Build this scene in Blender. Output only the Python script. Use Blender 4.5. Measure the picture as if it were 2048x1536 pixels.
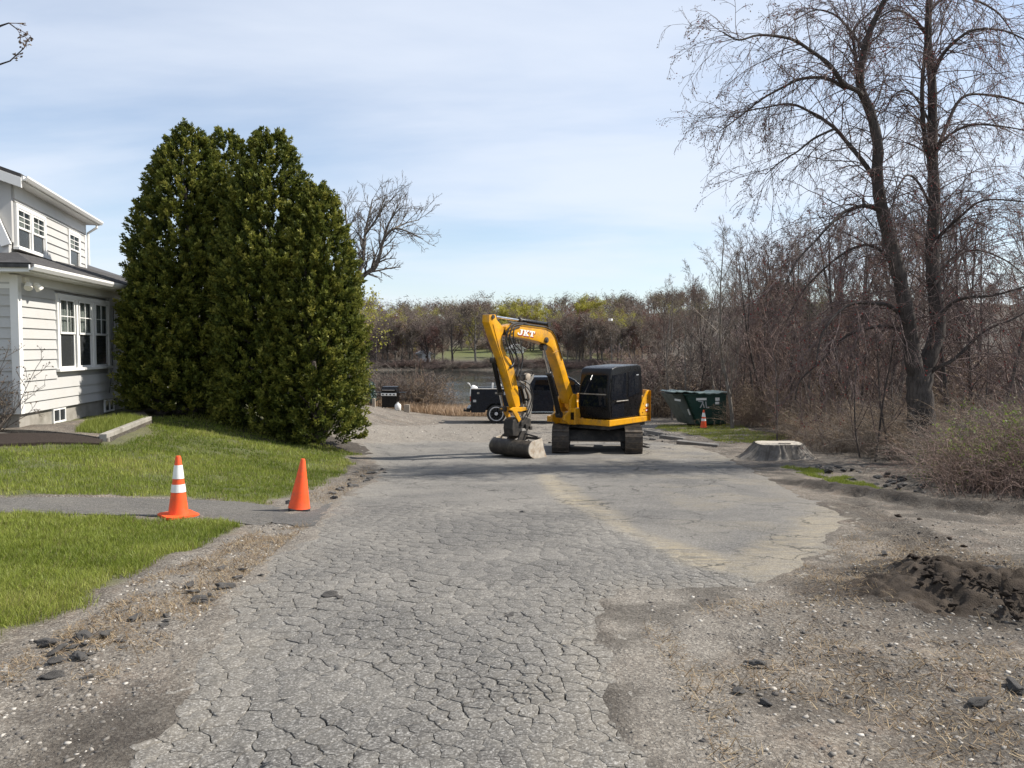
import bpy, bmesh, math, random
import numpy as np
from mathutils import Vector, Matrix, noise as mnoise

for o in list(bpy.data.objects):
    bpy.data.objects.remove(o)
SC = bpy.context.scene
COL = SC.collection
R = math.radians

# ------------------------------------------------------------------ camera
CAM_H = 1.6
PITCH = R(2.73)
FPX = 1530.0
cd = bpy.data.cameras.new('camera')
cam = bpy.data.objects.new('camera', cd)
COL.objects.link(cam)
cam.location = (0, 0, CAM_H)
cam.rotation_euler = (R(90) - PITCH, 0, 0)
cd.sensor_width = 36
cd.lens = FPX / 2048 * 36
cd.clip_start = 0.05
cd.clip_end = 6000
SC.camera = cam

# ------------------------------------------------------------------ sky and sun
SUN_AZ = math.atan2(0.17, 0.985)          # direction to the sun, measured in the XY plane from +X
SUN_EL = R(46)
sun_dir = Vector((math.cos(SUN_EL) * math.cos(SUN_AZ), math.cos(SUN_EL) * math.sin(SUN_AZ), math.sin(SUN_EL)))
W = bpy.data.worlds.new('World')
SC.world = W
W.use_nodes = True
nt = W.node_tree
nt.nodes.clear()
wn = nt.nodes.new
out = wn('ShaderNodeOutputWorld')
bg = wn('ShaderNodeBackground')
bg.inputs['Strength'].default_value = 0.108
sky = wn('ShaderNodeTexSky')
sky.sky_type = 'NISHITA'
sky.sun_disc = False
sky.sun_elevation = SUN_EL
sky.sun_rotation = R(90) - SUN_AZ
sky.altitude = 50
sky.air_density = 1.0
sky.dust_density = 0.6
sky.ozone_density = 1.6
tc = wn('ShaderNodeTexCoord')
sep = wn('ShaderNodeSeparateXYZ')
nt.links.new(tc.outputs['Generated'], sep.inputs[0])
zadd = wn('ShaderNodeMath'); zadd.operation = 'ADD'; zadd.inputs[1].default_value = 0.16
nt.links.new(sep.outputs['Z'], zadd.inputs[0])
zmax = wn('ShaderNodeMath'); zmax.operation = 'MAXIMUM'; zmax.inputs[1].default_value = 0.05
nt.links.new(zadd.outputs[0], zmax.inputs[0])
dx = wn('ShaderNodeMath'); dx.operation = 'DIVIDE'
dy = wn('ShaderNodeMath'); dy.operation = 'DIVIDE'
nt.links.new(sep.outputs['X'], dx.inputs[0]); nt.links.new(zmax.outputs[0], dx.inputs[1])
nt.links.new(sep.outputs['Y'], dy.inputs[0]); nt.links.new(zmax.outputs[0], dy.inputs[1])
comb = wn('ShaderNodeCombineXYZ')
nt.links.new(dx.outputs[0], comb.inputs[0]); nt.links.new(dy.outputs[0], comb.inputs[1])
mp = wn('ShaderNodeMapping')
mp.inputs['Rotation'].default_value = (0, 0, R(14))
mp.inputs['Location'].default_value = (1.7, 0.6, 0)
mp.inputs['Scale'].default_value = (0.42, 0.95, 1)
nt.links.new(comb.outputs[0], mp.inputs[0])
n1 = wn('ShaderNodeTexNoise')
n1.inputs['Scale'].default_value = 1.05
n1.inputs['Detail'].default_value = 9
n1.inputs['Roughness'].default_value = 0.52
n1.inputs['Distortion'].default_value = 0.35
nt.links.new(mp.outputs[0], n1.inputs['Vector'])
ramp = wn('ShaderNodeValToRGB')
ramp.color_ramp.interpolation = 'EASE'
ramp.color_ramp.elements[0].position = 0.30
ramp.color_ramp.elements[0].color = (0.18, 0.18, 0.18, 1)
ramp.color_ramp.elements[1].position = 0.68
ramp.color_ramp.elements[1].color = (0.82, 0.82, 0.82, 1)
nt.links.new(n1.outputs['Fac'], ramp.inputs[0])
mixc = wn('ShaderNodeMix'); mixc.data_type = 'RGBA'
nt.links.new(ramp.outputs[0], mixc.inputs['Factor'])
nt.links.new(sky.outputs[0], mixc.inputs['A'])
mixc.inputs['B'].default_value = (5.35, 5.75, 6.45, 1)
nt.links.new(mixc.outputs['Result'], bg.inputs['Color'])
nt.links.new(bg.outputs[0], out.inputs['Surface'])

sd = bpy.data.lights.new('sun', 'SUN')
sd.energy = 5.0
sd.angle = R(0.55)
sd.color = (1.0, 0.945, 0.86)
sun = bpy.data.objects.new('sun', sd)
COL.objects.link(sun)
sun.location = (30, 5, 40)
sun.rotation_euler = sun_dir.to_track_quat('Z', 'Y').to_euler()

SC.view_settings.view_transform = 'Standard'
SC.view_settings.look = 'None'
SC.view_settings.exposure = 0.62
SC.view_settings.gamma = 1.0
SC.view_settings.use_curve_mapping = False

# ------------------------------------------------------------------ helpers
rng = np.random.default_rng(11)
random.seed(5)
CP, SP = math.cos(PITCH), math.sin(PITCH)


def ray(px, py):
    """direction of a line of sight with unit depth"""
    u = (px - 1024) / FPX
    v = (768 - py) / FPX
    return np.array([u, CP + v * SP, -SP + v * CP])


def at_depth(px, py, Y):
    d = ray(px, py)
    return np.array([0, 0, CAM_H]) + d * (Y / d[1])


def on_plane(px, py, P, N):
    o = np.array([0, 0, CAM_H]); d = ray(px, py); N = np.array(N, float)
    t = np.dot(np.array(P) - o, N) / np.dot(d, N)
    return o + d * t


def hash2(ix, iy, s=0):
    h = (ix.astype(np.int64) * 374761393 + iy.astype(np.int64) * 668265263 + s * 974634431) & 0x7fffffff
    h = ((h ^ (h >> 13)) * 1274126177) & 0x7fffffff
    h = h ^ (h >> 16)
    return (h & 0xffff) / 65535.0


def vnoise(x, y, s=0):
    x = np.asarray(x, float); y = np.asarray(y, float)
    ix = np.floor(x); iy = np.floor(y)
    fx = x - ix; fy = y - iy
    fx = fx * fx * (3 - 2 * fx); fy = fy * fy * (3 - 2 * fy)
    a = hash2(ix, iy, s); b = hash2(ix + 1, iy, s); c = hash2(ix, iy + 1, s); d = hash2(ix + 1, iy + 1, s)
    return (a * (1 - fx) + b * fx) * (1 - fy) + (c * (1 - fx) + d * fx) * fy


def fbm(x, y, s=0, o=4):
    t = 0; a = 0.5; n = 0
    for i in range(o):
        t = t + a * vnoise(np.asarray(x) * 2 ** i + 17.3 * i, np.asarray(y) * 2 ** i - 9.1 * i, s + i)
        n += a; a *= 0.5
    return t / n


def sstep(a, b, x):
    t = np.clip((np.asarray(x, float) - a) / (b - a), 0, 1)
    return t * t * (3 - 2 * t)


def in_poly(x, y, poly):
    x = np.asarray(x, float); y = np.asarray(y, float)
    c = np.zeros(x.shape, bool)
    n = len(poly)
    for i in range(n):
        x1, y1 = poly[i]; x2, y2 = poly[(i + 1) % n]
        if y1 == y2:
            continue
        k = ((y1 > y) != (y2 > y)) & (x < (x2 - x1) * (y - y1) / (y2 - y1) + x1)
        c ^= k
    return c


def dist_line(x, y, pts, closed=False):
    x = np.asarray(x, float); y = np.asarray(y, float)
    d = np.full(x.shape, 1e9)
    n = len(pts)
    for i in range(n if closed else n - 1):
        ax, ay = pts[i]; bx, by = pts[(i + 1) % n]
        vx, vy = bx - ax, by - ay
        t = np.clip(((x - ax) * vx + (y - ay) * vy) / max(vx * vx + vy * vy, 1e-9), 0, 1)
        d = np.minimum(d, np.hypot(x - ax - t * vx, y - ay - t * vy))
    return d


def tag(o, label=None, cat=None, group=None, kind=None):
    if label: o['label'] = label
    if cat: o['category'] = cat
    if group: o['group'] = group
    if kind: o['kind'] = kind
    return o


def empty(name, loc=(0, 0, 0), rz=0.0, label=None, cat=None, group=None):
    o = bpy.data.objects.new(name, None)
    COL.objects.link(o)
    o.location = loc
    o.rotation_euler = (0, 0, rz)
    o.empty_display_size = 0.2
    return tag(o, label, cat, group)


def link(name, me, parent=None):
    o = bpy.data.objects.new(name, me)
    COL.objects.link(o)
    if parent is not None:
        o.parent = parent
    return o


def np_mesh(name, V, tris=None, quads=None, mat=None, smooth=False, attrs=None):
    me = bpy.data.meshes.new(name)
    V = np.ascontiguousarray(V, np.float32)
    nt_ = 0 if tris is None else len(tris)
    nq = 0 if quads is None else len(quads)
    me.vertices.add(len(V))
    me.vertices.foreach_set('co', V.ravel())
    li = []
    if nt_: li.append(np.asarray(tris, np.int32).ravel())
    if nq: li.append(np.asarray(quads, np.int32).ravel())
    li = np.concatenate(li)
    me.loops.add(len(li))
    me.loops.foreach_set('vertex_index', li)
    me.polygons.add(nt_ + nq)
    st = np.concatenate([np.arange(nt_, dtype=np.int32) * 3, nt_ * 3 + np.arange(nq, dtype=np.int32) * 4])
    me.polygons.foreach_set('loop_start', st.astype(np.int32))
    if smooth:
        me.polygons.foreach_set('use_smooth', np.ones(nt_ + nq, bool))
    for k, a in (attrs or {}).items():
        a = np.asarray(a, np.float32)
        if a.ndim == 1:
            at = me.attributes.new(k, 'FLOAT', 'POINT'); at.data.foreach_set('value', a)
        else:
            at = me.attributes.new(k, 'FLOAT_VECTOR', 'POINT'); at.data.foreach_set('vector', a.ravel())
    me.update(calc_edges=True)
    if mat is not None:
        me.materials.append(mat)
    return me


class MB:
    """collects simple shapes for one mesh"""

    def __init__(s):
        s.bm = bmesh.new()

    def box(s, lo, hi, M=None):
        lo = Vector(lo); hi = Vector(hi)
        vs = [s.bm.verts.new((x, y, z)) for x in (lo.x, hi.x) for y in (lo.y, hi.y) for z in (lo.z, hi.z)]
        for f in ((0, 1, 3, 2), (4, 6, 7, 5), (0, 4, 5, 1), (2, 3, 7, 6), (0, 2, 6, 4), (1, 5, 7, 3)):
            s.bm.faces.new([vs[i] for i in f])
        if M is not None:
            for v in vs: v.co = M @ v.co
        return s

    def prism(s, pts, y0, y1, axis='Y', M=None):
        """outline in the plane across `axis`, extruded along it"""
        def P(a, b, c):
            return {'Y': (a, c, b), 'X': (c, a, b), 'Z': (a, b, c)}[axis]
        A = [s.bm.verts.new(P(a, b, y0)) for a, b in pts]
        B = [s.bm.verts.new(P(a, b, y1)) for a, b in pts]
        n = len(pts)
        s.bm.faces.new(A)
        s.bm.faces.new(B[::-1])
        for i in range(n):
            s.bm.faces.new((A[i], B[i], B[(i + 1) % n], A[(i + 1) % n]))
        if M is not None:
            for v in A + B: v.co = M @ v.co
        return s

    def tube(s, path, rad, n=10, cap=True):
        path = [Vector(p) for p in path]
        if not hasattr(rad, '__len__'): rad = [rad] * len(path)
        rings = []
        up = None
        for i, p in enumerate(path):
            t = (path[min(i + 1, len(path) - 1)] - path[max(i - 1, 0)]).normalized()
            if up is None:
                up = t.orthogonal().normalized()
            else:
                up = (up - t * up.dot(t))
                up = up.normalized() if up.length > 1e-6 else t.orthogonal().normalized()
            b = t.cross(up)
            rings.append([s.bm.verts.new(p + (up * math.cos(2 * math.pi * k / n) + b * math.sin(2 * math.pi * k / n)) * rad[i]) for k in range(n)])
        for a, b in zip(rings, rings[1:]):
            for k in range(n):
                s.bm.faces.new((a[k], a[(k + 1) % n], b[(k + 1) % n], b[k]))
        if cap:
            s.bm.faces.new(rings[0][::-1]); s.bm.faces.new(rings[-1])
        return s

    def lathe(s, prof, n=20, c=(0, 0, 0), axis='Z', cap=True):
        rings = []
        c = Vector(c)
        for r, h in prof:
            ring = []
            for k in range(n):
                a = 2 * math.pi * k / n
                x, y = r * math.cos(a), r * math.sin(a)
                q = {'Z': (x, y, h), 'Y': (x, h, y), 'X': (h, x, y)}[axis]
                ring.append(s.bm.verts.new(c + Vector(q)))
            rings.append(ring)
        for a, b in zip(rings, rings[1:]):
            for k in range(n):
                s.bm.faces.new((a[k], a[(k + 1) % n], b[(k + 1) % n], b[k]))
        if cap:
            s.bm.faces.new(rings[0][::-1]); s.bm.faces.new(rings[-1])
        return s

    def poly(s, pts):
        s.bm.faces.new([s.bm.verts.new(p) for p in pts])
        return s

    def build(s, name, mat, parent=None, bevel=0, smooth=False, seg=2, recalc=True):
        bm = s.bm
        if recalc:
            bmesh.ops.recalc_face_normals(bm, faces=bm.faces[:])
        if bevel:
            ed = [e for e in bm.edges if len(e.link_faces) == 2 and e.calc_face_angle(0) > 0.45]
            bmesh.ops.bevel(bm, geom=ed, offset=bevel, segments=seg, profile=0.6, affect='EDGES', clamp_overlap=True)
        me = bpy.data.meshes.new(name)
        bm.to_mesh(me); bm.free()
        if smooth:
            me.polygons.foreach_set('use_smooth', np.ones(len(me.polygons), bool))
            try:
                me.set_sharp_from_angle(angle=R(38))
            except Exception:
                pass
        if mat is not None:
            me.materials.append(mat)
        return link(name, me, parent)


def seg_mesh(P0, P1, R0, R1, n=3):
    """tapered n-sided sticks, all at once"""
    P0 = np.asarray(P0, float); P1 = np.asarray(P1, float)
    R0 = np.asarray(R0, float); R1 = np.asarray(R1, float)
    T = P1 - P0
    L = np.linalg.norm(T, axis=1, keepdims=True); L[L == 0] = 1e-6
    T = T / L
    ref = np.where(np.abs(T[:, 2:3]) > 0.9, np.array([[1.0, 0, 0]]), np.array([[0, 0, 1.0]]))
    U = np.cross(ref, T); U /= np.linalg.norm(U, axis=1, keepdims=True)
    B = np.cross(T, U)
    ang = np.arange(n) * 2 * math.pi / n
    ca = np.cos(ang)[None, :, None]; sa = np.sin(ang)[None, :, None]
    ring = U[:, None, :] * ca + B[:, None, :] * sa
    A = P0[:, None, :] + ring * R0[:, None, None]
    C = P1[:, None, :] + ring * R1[:, None, None]
    V = np.concatenate([A, C], axis=1).reshape(-1, 3)
    m = len(P0)
    base = (np.arange(m) * 2 * n)[:, None]
    k = np.arange(n)[None, :]
    Q = np.stack([base + k, base + (k + 1) % n, base + n + (k + 1) % n, base + n + k], axis=2).reshape(-1, 4)
    return V, Q


def quad_cards(P, A, B):
    """flat leaf-sized quads: centre P, half axes A and B; pointed rhombus"""
    V = np.stack([P - A, P + B * 1.0, P + A, P - B * 1.0], axis=1).reshape(-1, 3)
    Q = np.arange(len(V)).reshape(-1, 4)
    return V, Q


# ------------------------------------------------------------------ materials
MATS = {}


class NT:
    def __init__(s, name):
        m = bpy.data.materials.new(name)
        m.use_nodes = True
        s.m = m; s.t = m.node_tree
        s.t.nodes.clear()
        s.out = s.n('ShaderNodeOutputMaterial')
        s.b = s.n('ShaderNodeBsdfPrincipled')
        s.l(s.b.outputs[0], s.out.inputs['Surface'])
        MATS[name] = m

    def n(s, t, **k):
        x = s.t.nodes.new(t)
        for a, v in k.items(): setattr(x, a, v)
        return x

    def l(s, a, b):
        s.t.links.new(a, b)

    def set(s, node, **k):
        for a, v in k.items(): node.inputs[a.replace('_', ' ')].default_value = v
        return node

    def coord(s, kind='Object'):
        if kind == 'World':
            return s.n('ShaderNodeNewGeometry').outputs['Position']
        return s.n('ShaderNodeTexCoord').outputs[kind]

    def noise(s, vec, scale, detail=4, rough=0.55, dist=0.0):
        x = s.n('ShaderNodeTexNoise')
        s.set(x, Scale=scale, Detail=detail, Roughness=rough, Distortion=dist)
        s.l(vec, x.inputs['Vector'])
        return x.outputs['Fac']

    def vor(s, vec, scale, feature='F1', out_='Distance'):
        x = s.n('ShaderNodeTexVoronoi', feature=feature)
        x.inputs['Scale'].default_value = scale
        s.l(vec, x.inputs['Vector'])
        return x.outputs[out_]

    def ramp(s, fac, stops, interp='LINEAR'):
        x = s.n('ShaderNodeValToRGB')
        cr = x.color_ramp
        cr.interpolation = interp
        while len(cr.elements) < len(stops): cr.elements.new(0.5)
        for e, (p, c) in zip(cr.elements, stops):
            e.position = p
            e.color = (*c, 1) if hasattr(c, '__len__') else (c, c, c, 1)
        s.l(fac, x.inputs[0])
        return x.outputs[0]

    def mix(s, fac, a, b, blend='MIX'):
        x = s.n('ShaderNodeMix', data_type='RGBA', blend_type=blend)
        for v, i in ((fac, 'Factor'), (a, 'A'), (b, 'B')):
            i = x.inputs[i] if i != 'Factor' else x.inputs[0]
            if hasattr(v, 'is_linked') or isinstance(v, bpy.types.NodeSocket): s.l(v, i)
            elif hasattr(v, '__len__'): i.default_value = (*v, 1)
            else: i.default_value = v
        return x.outputs['Result']

    def math(s, op, a, b=None, clamp=False):
        x = s.n('ShaderNodeMath', operation=op, use_clamp=clamp)
        for v, i in ((a, 0), (b, 1)):
            if v is None: continue
            if isinstance(v, bpy.types.NodeSocket): s.l(v, x.inputs[i])
            else: x.inputs[i].default_value = v
        return x.outputs[0]

    def attr(s, name, o='Fac'):
        x = s.n('ShaderNodeAttribute', attribute_name=name)
        return x.outputs[o]

    def bump(s, h, strength=0.3, dist=0.02, chain=None):
        x = s.n('ShaderNodeBump')
        x.inputs['Strength'].default_value = strength
        x.inputs['Distance'].default_value = dist
        s.l(h, x.inputs['Height'])
        if chain is not None: s.l(chain, x.inputs['Normal'])
        return x.outputs[0]

    def fin(s, color=None, rough=None, normal=None, metal=0, spec=0.5):
        for v, i in ((color, 'Base Color'), (rough, 'Roughness'), (normal, 'Normal')):
            if v is None: continue
            i = s.b.inputs[i]
            if isinstance(v, bpy.types.NodeSocket): s.l(v, i)
            elif hasattr(v, '__len__'): i.default_value = (*v, 1)
            else: i.default_value = v
        s.b.inputs['Metallic'].default_value = metal
        s.b.inputs['Specular IOR Level'].default_value = spec
        return s.m


def M_plain(name, col, rough=0.55, metal=0.0, var=0.12, scale=6.0, bump=0.0, spec=0.5, dirt=None, dirt_amt=0.5, dscale=2.5, space='Object'):
    t = NT(name)
    v = t.coord(space)
    n = t.noise(v, scale, 5, 0.6)
    c = t.ramp(n, [(0.25, tuple(x * (1 - var) for x in col)), (0.75, tuple(min(1, x * (1 + var)) for x in col))])
    if dirt is not None:
        d = t.ramp(t.noise(v, dscale, 7, 0.68), [(0.46, 0.0), (0.72, dirt_amt)])
        c = t.mix(d, c, dirt)
    r = t.ramp(t.noise(v, scale * 2.3, 3), [(0.3, max(0.02, rough - 0.08)), (0.7, min(1, rough + 0.08))])
    nn = t.bump(t.noise(v, scale * 8, 4), bump, 0.01) if bump else None
    return t.fin(c, r, nn, metal, spec)


def M_twig(name, c1, c2, tr=0.0, rnd=True):
    """bark / twig with variation between copies and along the branch"""
    t = NT(name)
    v = t.coord('Object')
    n = t.noise(v, 1.3, 4)
    mp_ = t.n('ShaderNodeMapping'); mp_.inputs['Scale'].default_value = (1, 1, .22)
    t.l(v, mp_.inputs[0])
    n2 = t.noise(mp_.outputs[0], 22, 5, 0.7, .6)
    c = t.mix(t.ramp(n, [(0.35, 0.0), (0.65, 1.0)]), c1, c2)
    c = t.mix(t.ramp(n2, [(0.36, 0.7), (0.58, 0.0)]), c, tuple(x * 0.38 for x in c1))
    if rnd:
        oi = t.n('ShaderNodeObjectInfo')
        h = t.n('ShaderNodeHueSaturation')
        t.l(t.math('ADD', t.math('MULTIPLY', oi.outputs['Random'], 0.7), 0.65), h.inputs['Value'])
        t.l(c, h.inputs['Color']); c = h.outputs[0]
    return t.fin(c, 0.85, t.bump(n2, 0.9, 0.02), 0, 0.2)


def M_leaf(name, stops, tr=0.3, rough=0.55, spec=0.35):
    """leaf-sized faces: colour from the point attribute v, some light through"""
    t = NT(name)
    a = t.attr('v')
    c = t.ramp(a, stops)
    t.fin(c, rough, None, 0, spec)
    tb = t.n('ShaderNodeBsdfTranslucent')
    t.l(c, tb.inputs['Color'])
    mx = t.n('ShaderNodeMixShader')
    mx.inputs[0].default_value = tr
    t.l(t.b.outputs[0], mx.inputs[1]); t.l(tb.outputs[0], mx.inputs[2])
    t.l(mx.outputs[0], t.out.inputs['Surface'])
    return t.m

# ------------------------------------------------------------------ the lie of the land
ZW = -2.4     # lake level
_py = np.array([-60, -20, 0, 3, 5, 8.7, 13, 17, 20.5, 25, 30, 36, 40, 43, 60, 110, 136, 145, 160, 190, 250, 350, 450, 700, 3000.0])
_pz = np.array([1.2, 0.5, 0, -.02, -.10, -.38, -.72, -1.0, -1.22, -1.42, -1.52, -1.72, -1.85, -1.9, -1.7, -1.6, -1.55, -1.1, -.3, .9, 6, 15, 19, 21, 24.0])


def road_z(y):
    t = 0
    for k in (-1.6, -.8, 0, .8, 1.6):
        t = t + np.interp(np.asarray(y, float) + k, _py, _pz)
    return t / 5


def lake_in(x, y):
    """metres inside the lake outline (negative on land)"""
    x = np.asarray(x, float); y = np.asarray(y, float)
    w = (fbm(x * .09, y * .09, 3) - .5) * 5
    a = y - 42.0 - w * .6
    b = 136 + w * 1.4 + .02 * x - y
    c = (0.135 * y + 1.5 + w) - x
    d = x + 75
    return np.minimum(np.minimum(a, b), np.minimum(c, d))


HP = [(-8.2, 24), (-3.5, 24)]


def terr(x, y):
    x = np.asarray(x, float); y = np.asarray(y, float)
    z = road_z(y)
    w = sstep(-2.4, -9.2, x) * 0.0 + sstep(2.4, 9.2, -x)
    zh = np.interp(y, [-60, -5, 3, 26, 32, 40, 44, 200], [0.8, .1, 0, 0, -.4, -1.4, -1.9, -1.9])
    k = sstep(60, 40, y)
    z = np.where(y < 60, z * (1 - w * k) + zh * w * k, z)
    # the bank on the right falls a little towards the thicket
    z = z - 0.35 * sstep(9, 16, x) * sstep(60, 30, y) * sstep(4, 10, y)
    z = z + (fbm(x * .33, y * .33, 7, 3) - .5) * .08 * sstep(2, 6, np.abs(x) + 0 * y)
    L = lake_in(x, y)
    z = np.where(L > 0, np.maximum(ZW - 1.6, ZW - .02 - L * .25), np.minimum(z, ZW + .03 - L * .32))
    # far hills
    f = sstep(150, 400, y)
    z = z + f * ((fbm(x * .006 + 3, y * .006, 21, 3) - .5) * 16 + 5 * sstep(-60, 120, x))
    return z


def T(x, y):
    return float(terr(np.array([x]), np.array([y]))[0])


def gpx(px, py):
    """where a line of sight meets the ground"""
    d = ray(px, py)
    lo, hi = 1.5, 400.0
    for _ in range(4):
        t = np.linspace(lo, hi, 900) if _ else np.geomspace(lo, hi, 900)
        below = CAM_H + d[2] * t < terr(d[0] * t, d[1] * t)
        i = int(np.argmax(below)) if below.any() else 899
        lo, hi = t[max(i - 1, 0)], t[i]
    return (float(d[0] * hi), float(d[1] * hi))


def GP(*pts):
    return [gpx(a, b) for a, b in pts]


# outlines on the ground (metres)
ROAD = GP((200, 1536), (290, 1420), (375, 1290), (440, 1205), (545, 1112), (632, 1050), (672, 1003), (735, 962), (762, 938), (735, 905), (722, 884))
ROAD += GP((850, 881), (960, 884), (1060, 888), (1180, 884), (1300, 882), (1370, 888), (1440, 905), (1510, 938), (1600, 985), (1700, 1030), (1706, 1052), (1690, 1078),
           (1630, 1130), (1555, 1166), (1420, 1182), (1250, 1182), (1238, 1230), (1244, 1300), (1272, 1400), (1318, 1536))
ROAD = [(-1.75, 1.6)] + ROAD + [(0.72, 1.6)]


def ragged(poly, step=.26, amp=.16):
    q = []
    for (ax, ay), (bx, by) in zip(poly, poly[1:] + poly[:1]):
        n = max(1, int(math.hypot(bx - ax, by - ay) / step))
        for k in range(n):
            x, y = ax + (bx - ax) * k / n, ay + (by - ay) * k / n
            q.append((x + float(fbm(x * 3.1, y * 3.1, 201, 3) - .5) * amp * 2, y + float(fbm(x * 3.1, y * 3.1, 211, 3) - .5) * amp * 2))
    return q


ROAD = ragged(ROAD)
LAWN_A = GP((0, 1318), (30, 1306), (52, 1263), (113, 1247), (160, 1230), (236, 1192), (266, 1156), (335, 1134), (364, 1111), (435, 1094), (455, 1075), (508, 1053), (470, 1046), (400, 1036), (200, 1030), (0, 1026))
LAWN_A = LAWN_A + [(LAWN_A[-1][0] - 5.5, LAWN_A[-1][1] + .1), (-14, 1.5), (-5.2, 1.5)]
LAWN_B = GP((0, 997), (227, 996), (385, 1000), (476, 1004), (535, 1011), (582, 995), (625, 985), (680, 958), (722, 930), (705, 914))
LAWN_B = LAWN_B + [(-3.4, 18.5), (-5.2, 19.5), (-8.3, 20.5), (-8.6, 17.0)] + GP((303, 858), (222, 886), (0, 893)) + [(-13.5, 13.2), (LAWN_B[0][0] - 6, LAWN_B[0][1])]
PATH = GP((0, 1026), (200, 1030), (400, 1036), (470, 1046), (520, 1052), (545, 1044)) + GP((545, 1012), (476, 1004), (385, 1000), (227, 996), (0, 997))
PATH = [(PATH[0][0] - 5, PATH[0][1])] + PATH + [(PATH[-1][0] - 5, PATH[-1][1])]
PATCH = GP((532, 1040), (548, 1047), (575, 1049), (600, 1055), (628, 1052), (640, 1040), (652, 1030), (656, 1018), (668, 1006), (650, 1010), (636, 1017), (605, 1013), (580, 1011), (556, 1014), (535, 1011))
OVERLAY = GP((1100, 945), (1130, 985), (1260, 1062), (1400, 1118), (1540, 1162), (1700, 1076), (1712, 1035), (1600, 980), (1480, 930), (1300, 920))
GRASS_R1 = GP((1560, 936), (1610, 950), (1690, 975), (1800, 1000), (1780, 985), (1720, 962), (1640, 940), (1590, 932))
GRASS_R2 = GP((1310, 858), (1400, 872), (1450, 888), (1560, 884), (1590, 872), (1500, 862), (1480, 848), (1320, 850))
SAND = GP((1090, 950), (1130, 985), (1260, 1060), (1350, 1095), (1430, 1128), (1540, 1160))
SAND2 = GP((1525, 1150), (1560, 1100), (1620, 1062), (1680, 1020))

# mounds of churned soil on the right
MOUND = gpx(1905, 1195)
RUT = GP((1560, 962), (1700, 985), (1850, 1012), (2048, 1034))
RIDGE = GP((1830, 1150), (1900, 1185), (2000, 1215), (2120, 1225))
TREADS = [GP((1690, 1010), (1900, 1120), (2120, 1150)), GP((1860, 1110), (1990, 1200), (2150, 1240))]


def relief(x, y):
    """small shapes of the loose ground beside the road"""
    x = np.asarray(x, float); y = np.asarray(y, float)
    inr = in_poly(x, y, ROAD)
    de = dist_line(x, y, ROAD, True)
    off = np.where(inr, 0, sstep(0, .5, de))
    z = (fbm(x * 1.7, y * 1.7, 31, 4) - .5) * .09 * off + (fbm(x * 6, y * 6, 41, 3) - .5) * .05 * off
    d = np.hypot((x - MOUND[0]) * .8, (y - MOUND[1]) * 1.3)
    rough = fbm(x * 4, y * 4, 51, 4)
    z = z + .11 * sstep(.95, .1, d + (rough - .5) * .6) * (0.45 + rough)
    d = dist_line(x, y, RIDGE)
    z = z + .09 * sstep(.55, .02, d + (rough - .5) * .5)
    d = dist_line(x, y, RUT)
    z = z + .13 * sstep(.30, .06, d + (rough - .5) * .4) * off
    for tr in TREADS:
        d = dist_line(x, y, tr)
        vx = tr[-1][0] - tr[0][0]; vy = tr[-1][1] - tr[0][1]
        L = math.hypot(vx, vy)
        s = (x * vx + y * vy) / L
        z = z + (.030 * np.sign(np.sin(s * 2 * math.pi / .16)) - .03) * sstep(.34, .25, d) * off
    # trench for the road slab
    z = np.where(inr, .012 - .062 * sstep(0, .34, de + (rough - .5) * .35) + (rough - .5) * .02, z)
    inp = in_poly(x, y, PATH)
    z = np.where(inp, -.03, z)
    return z


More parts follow.
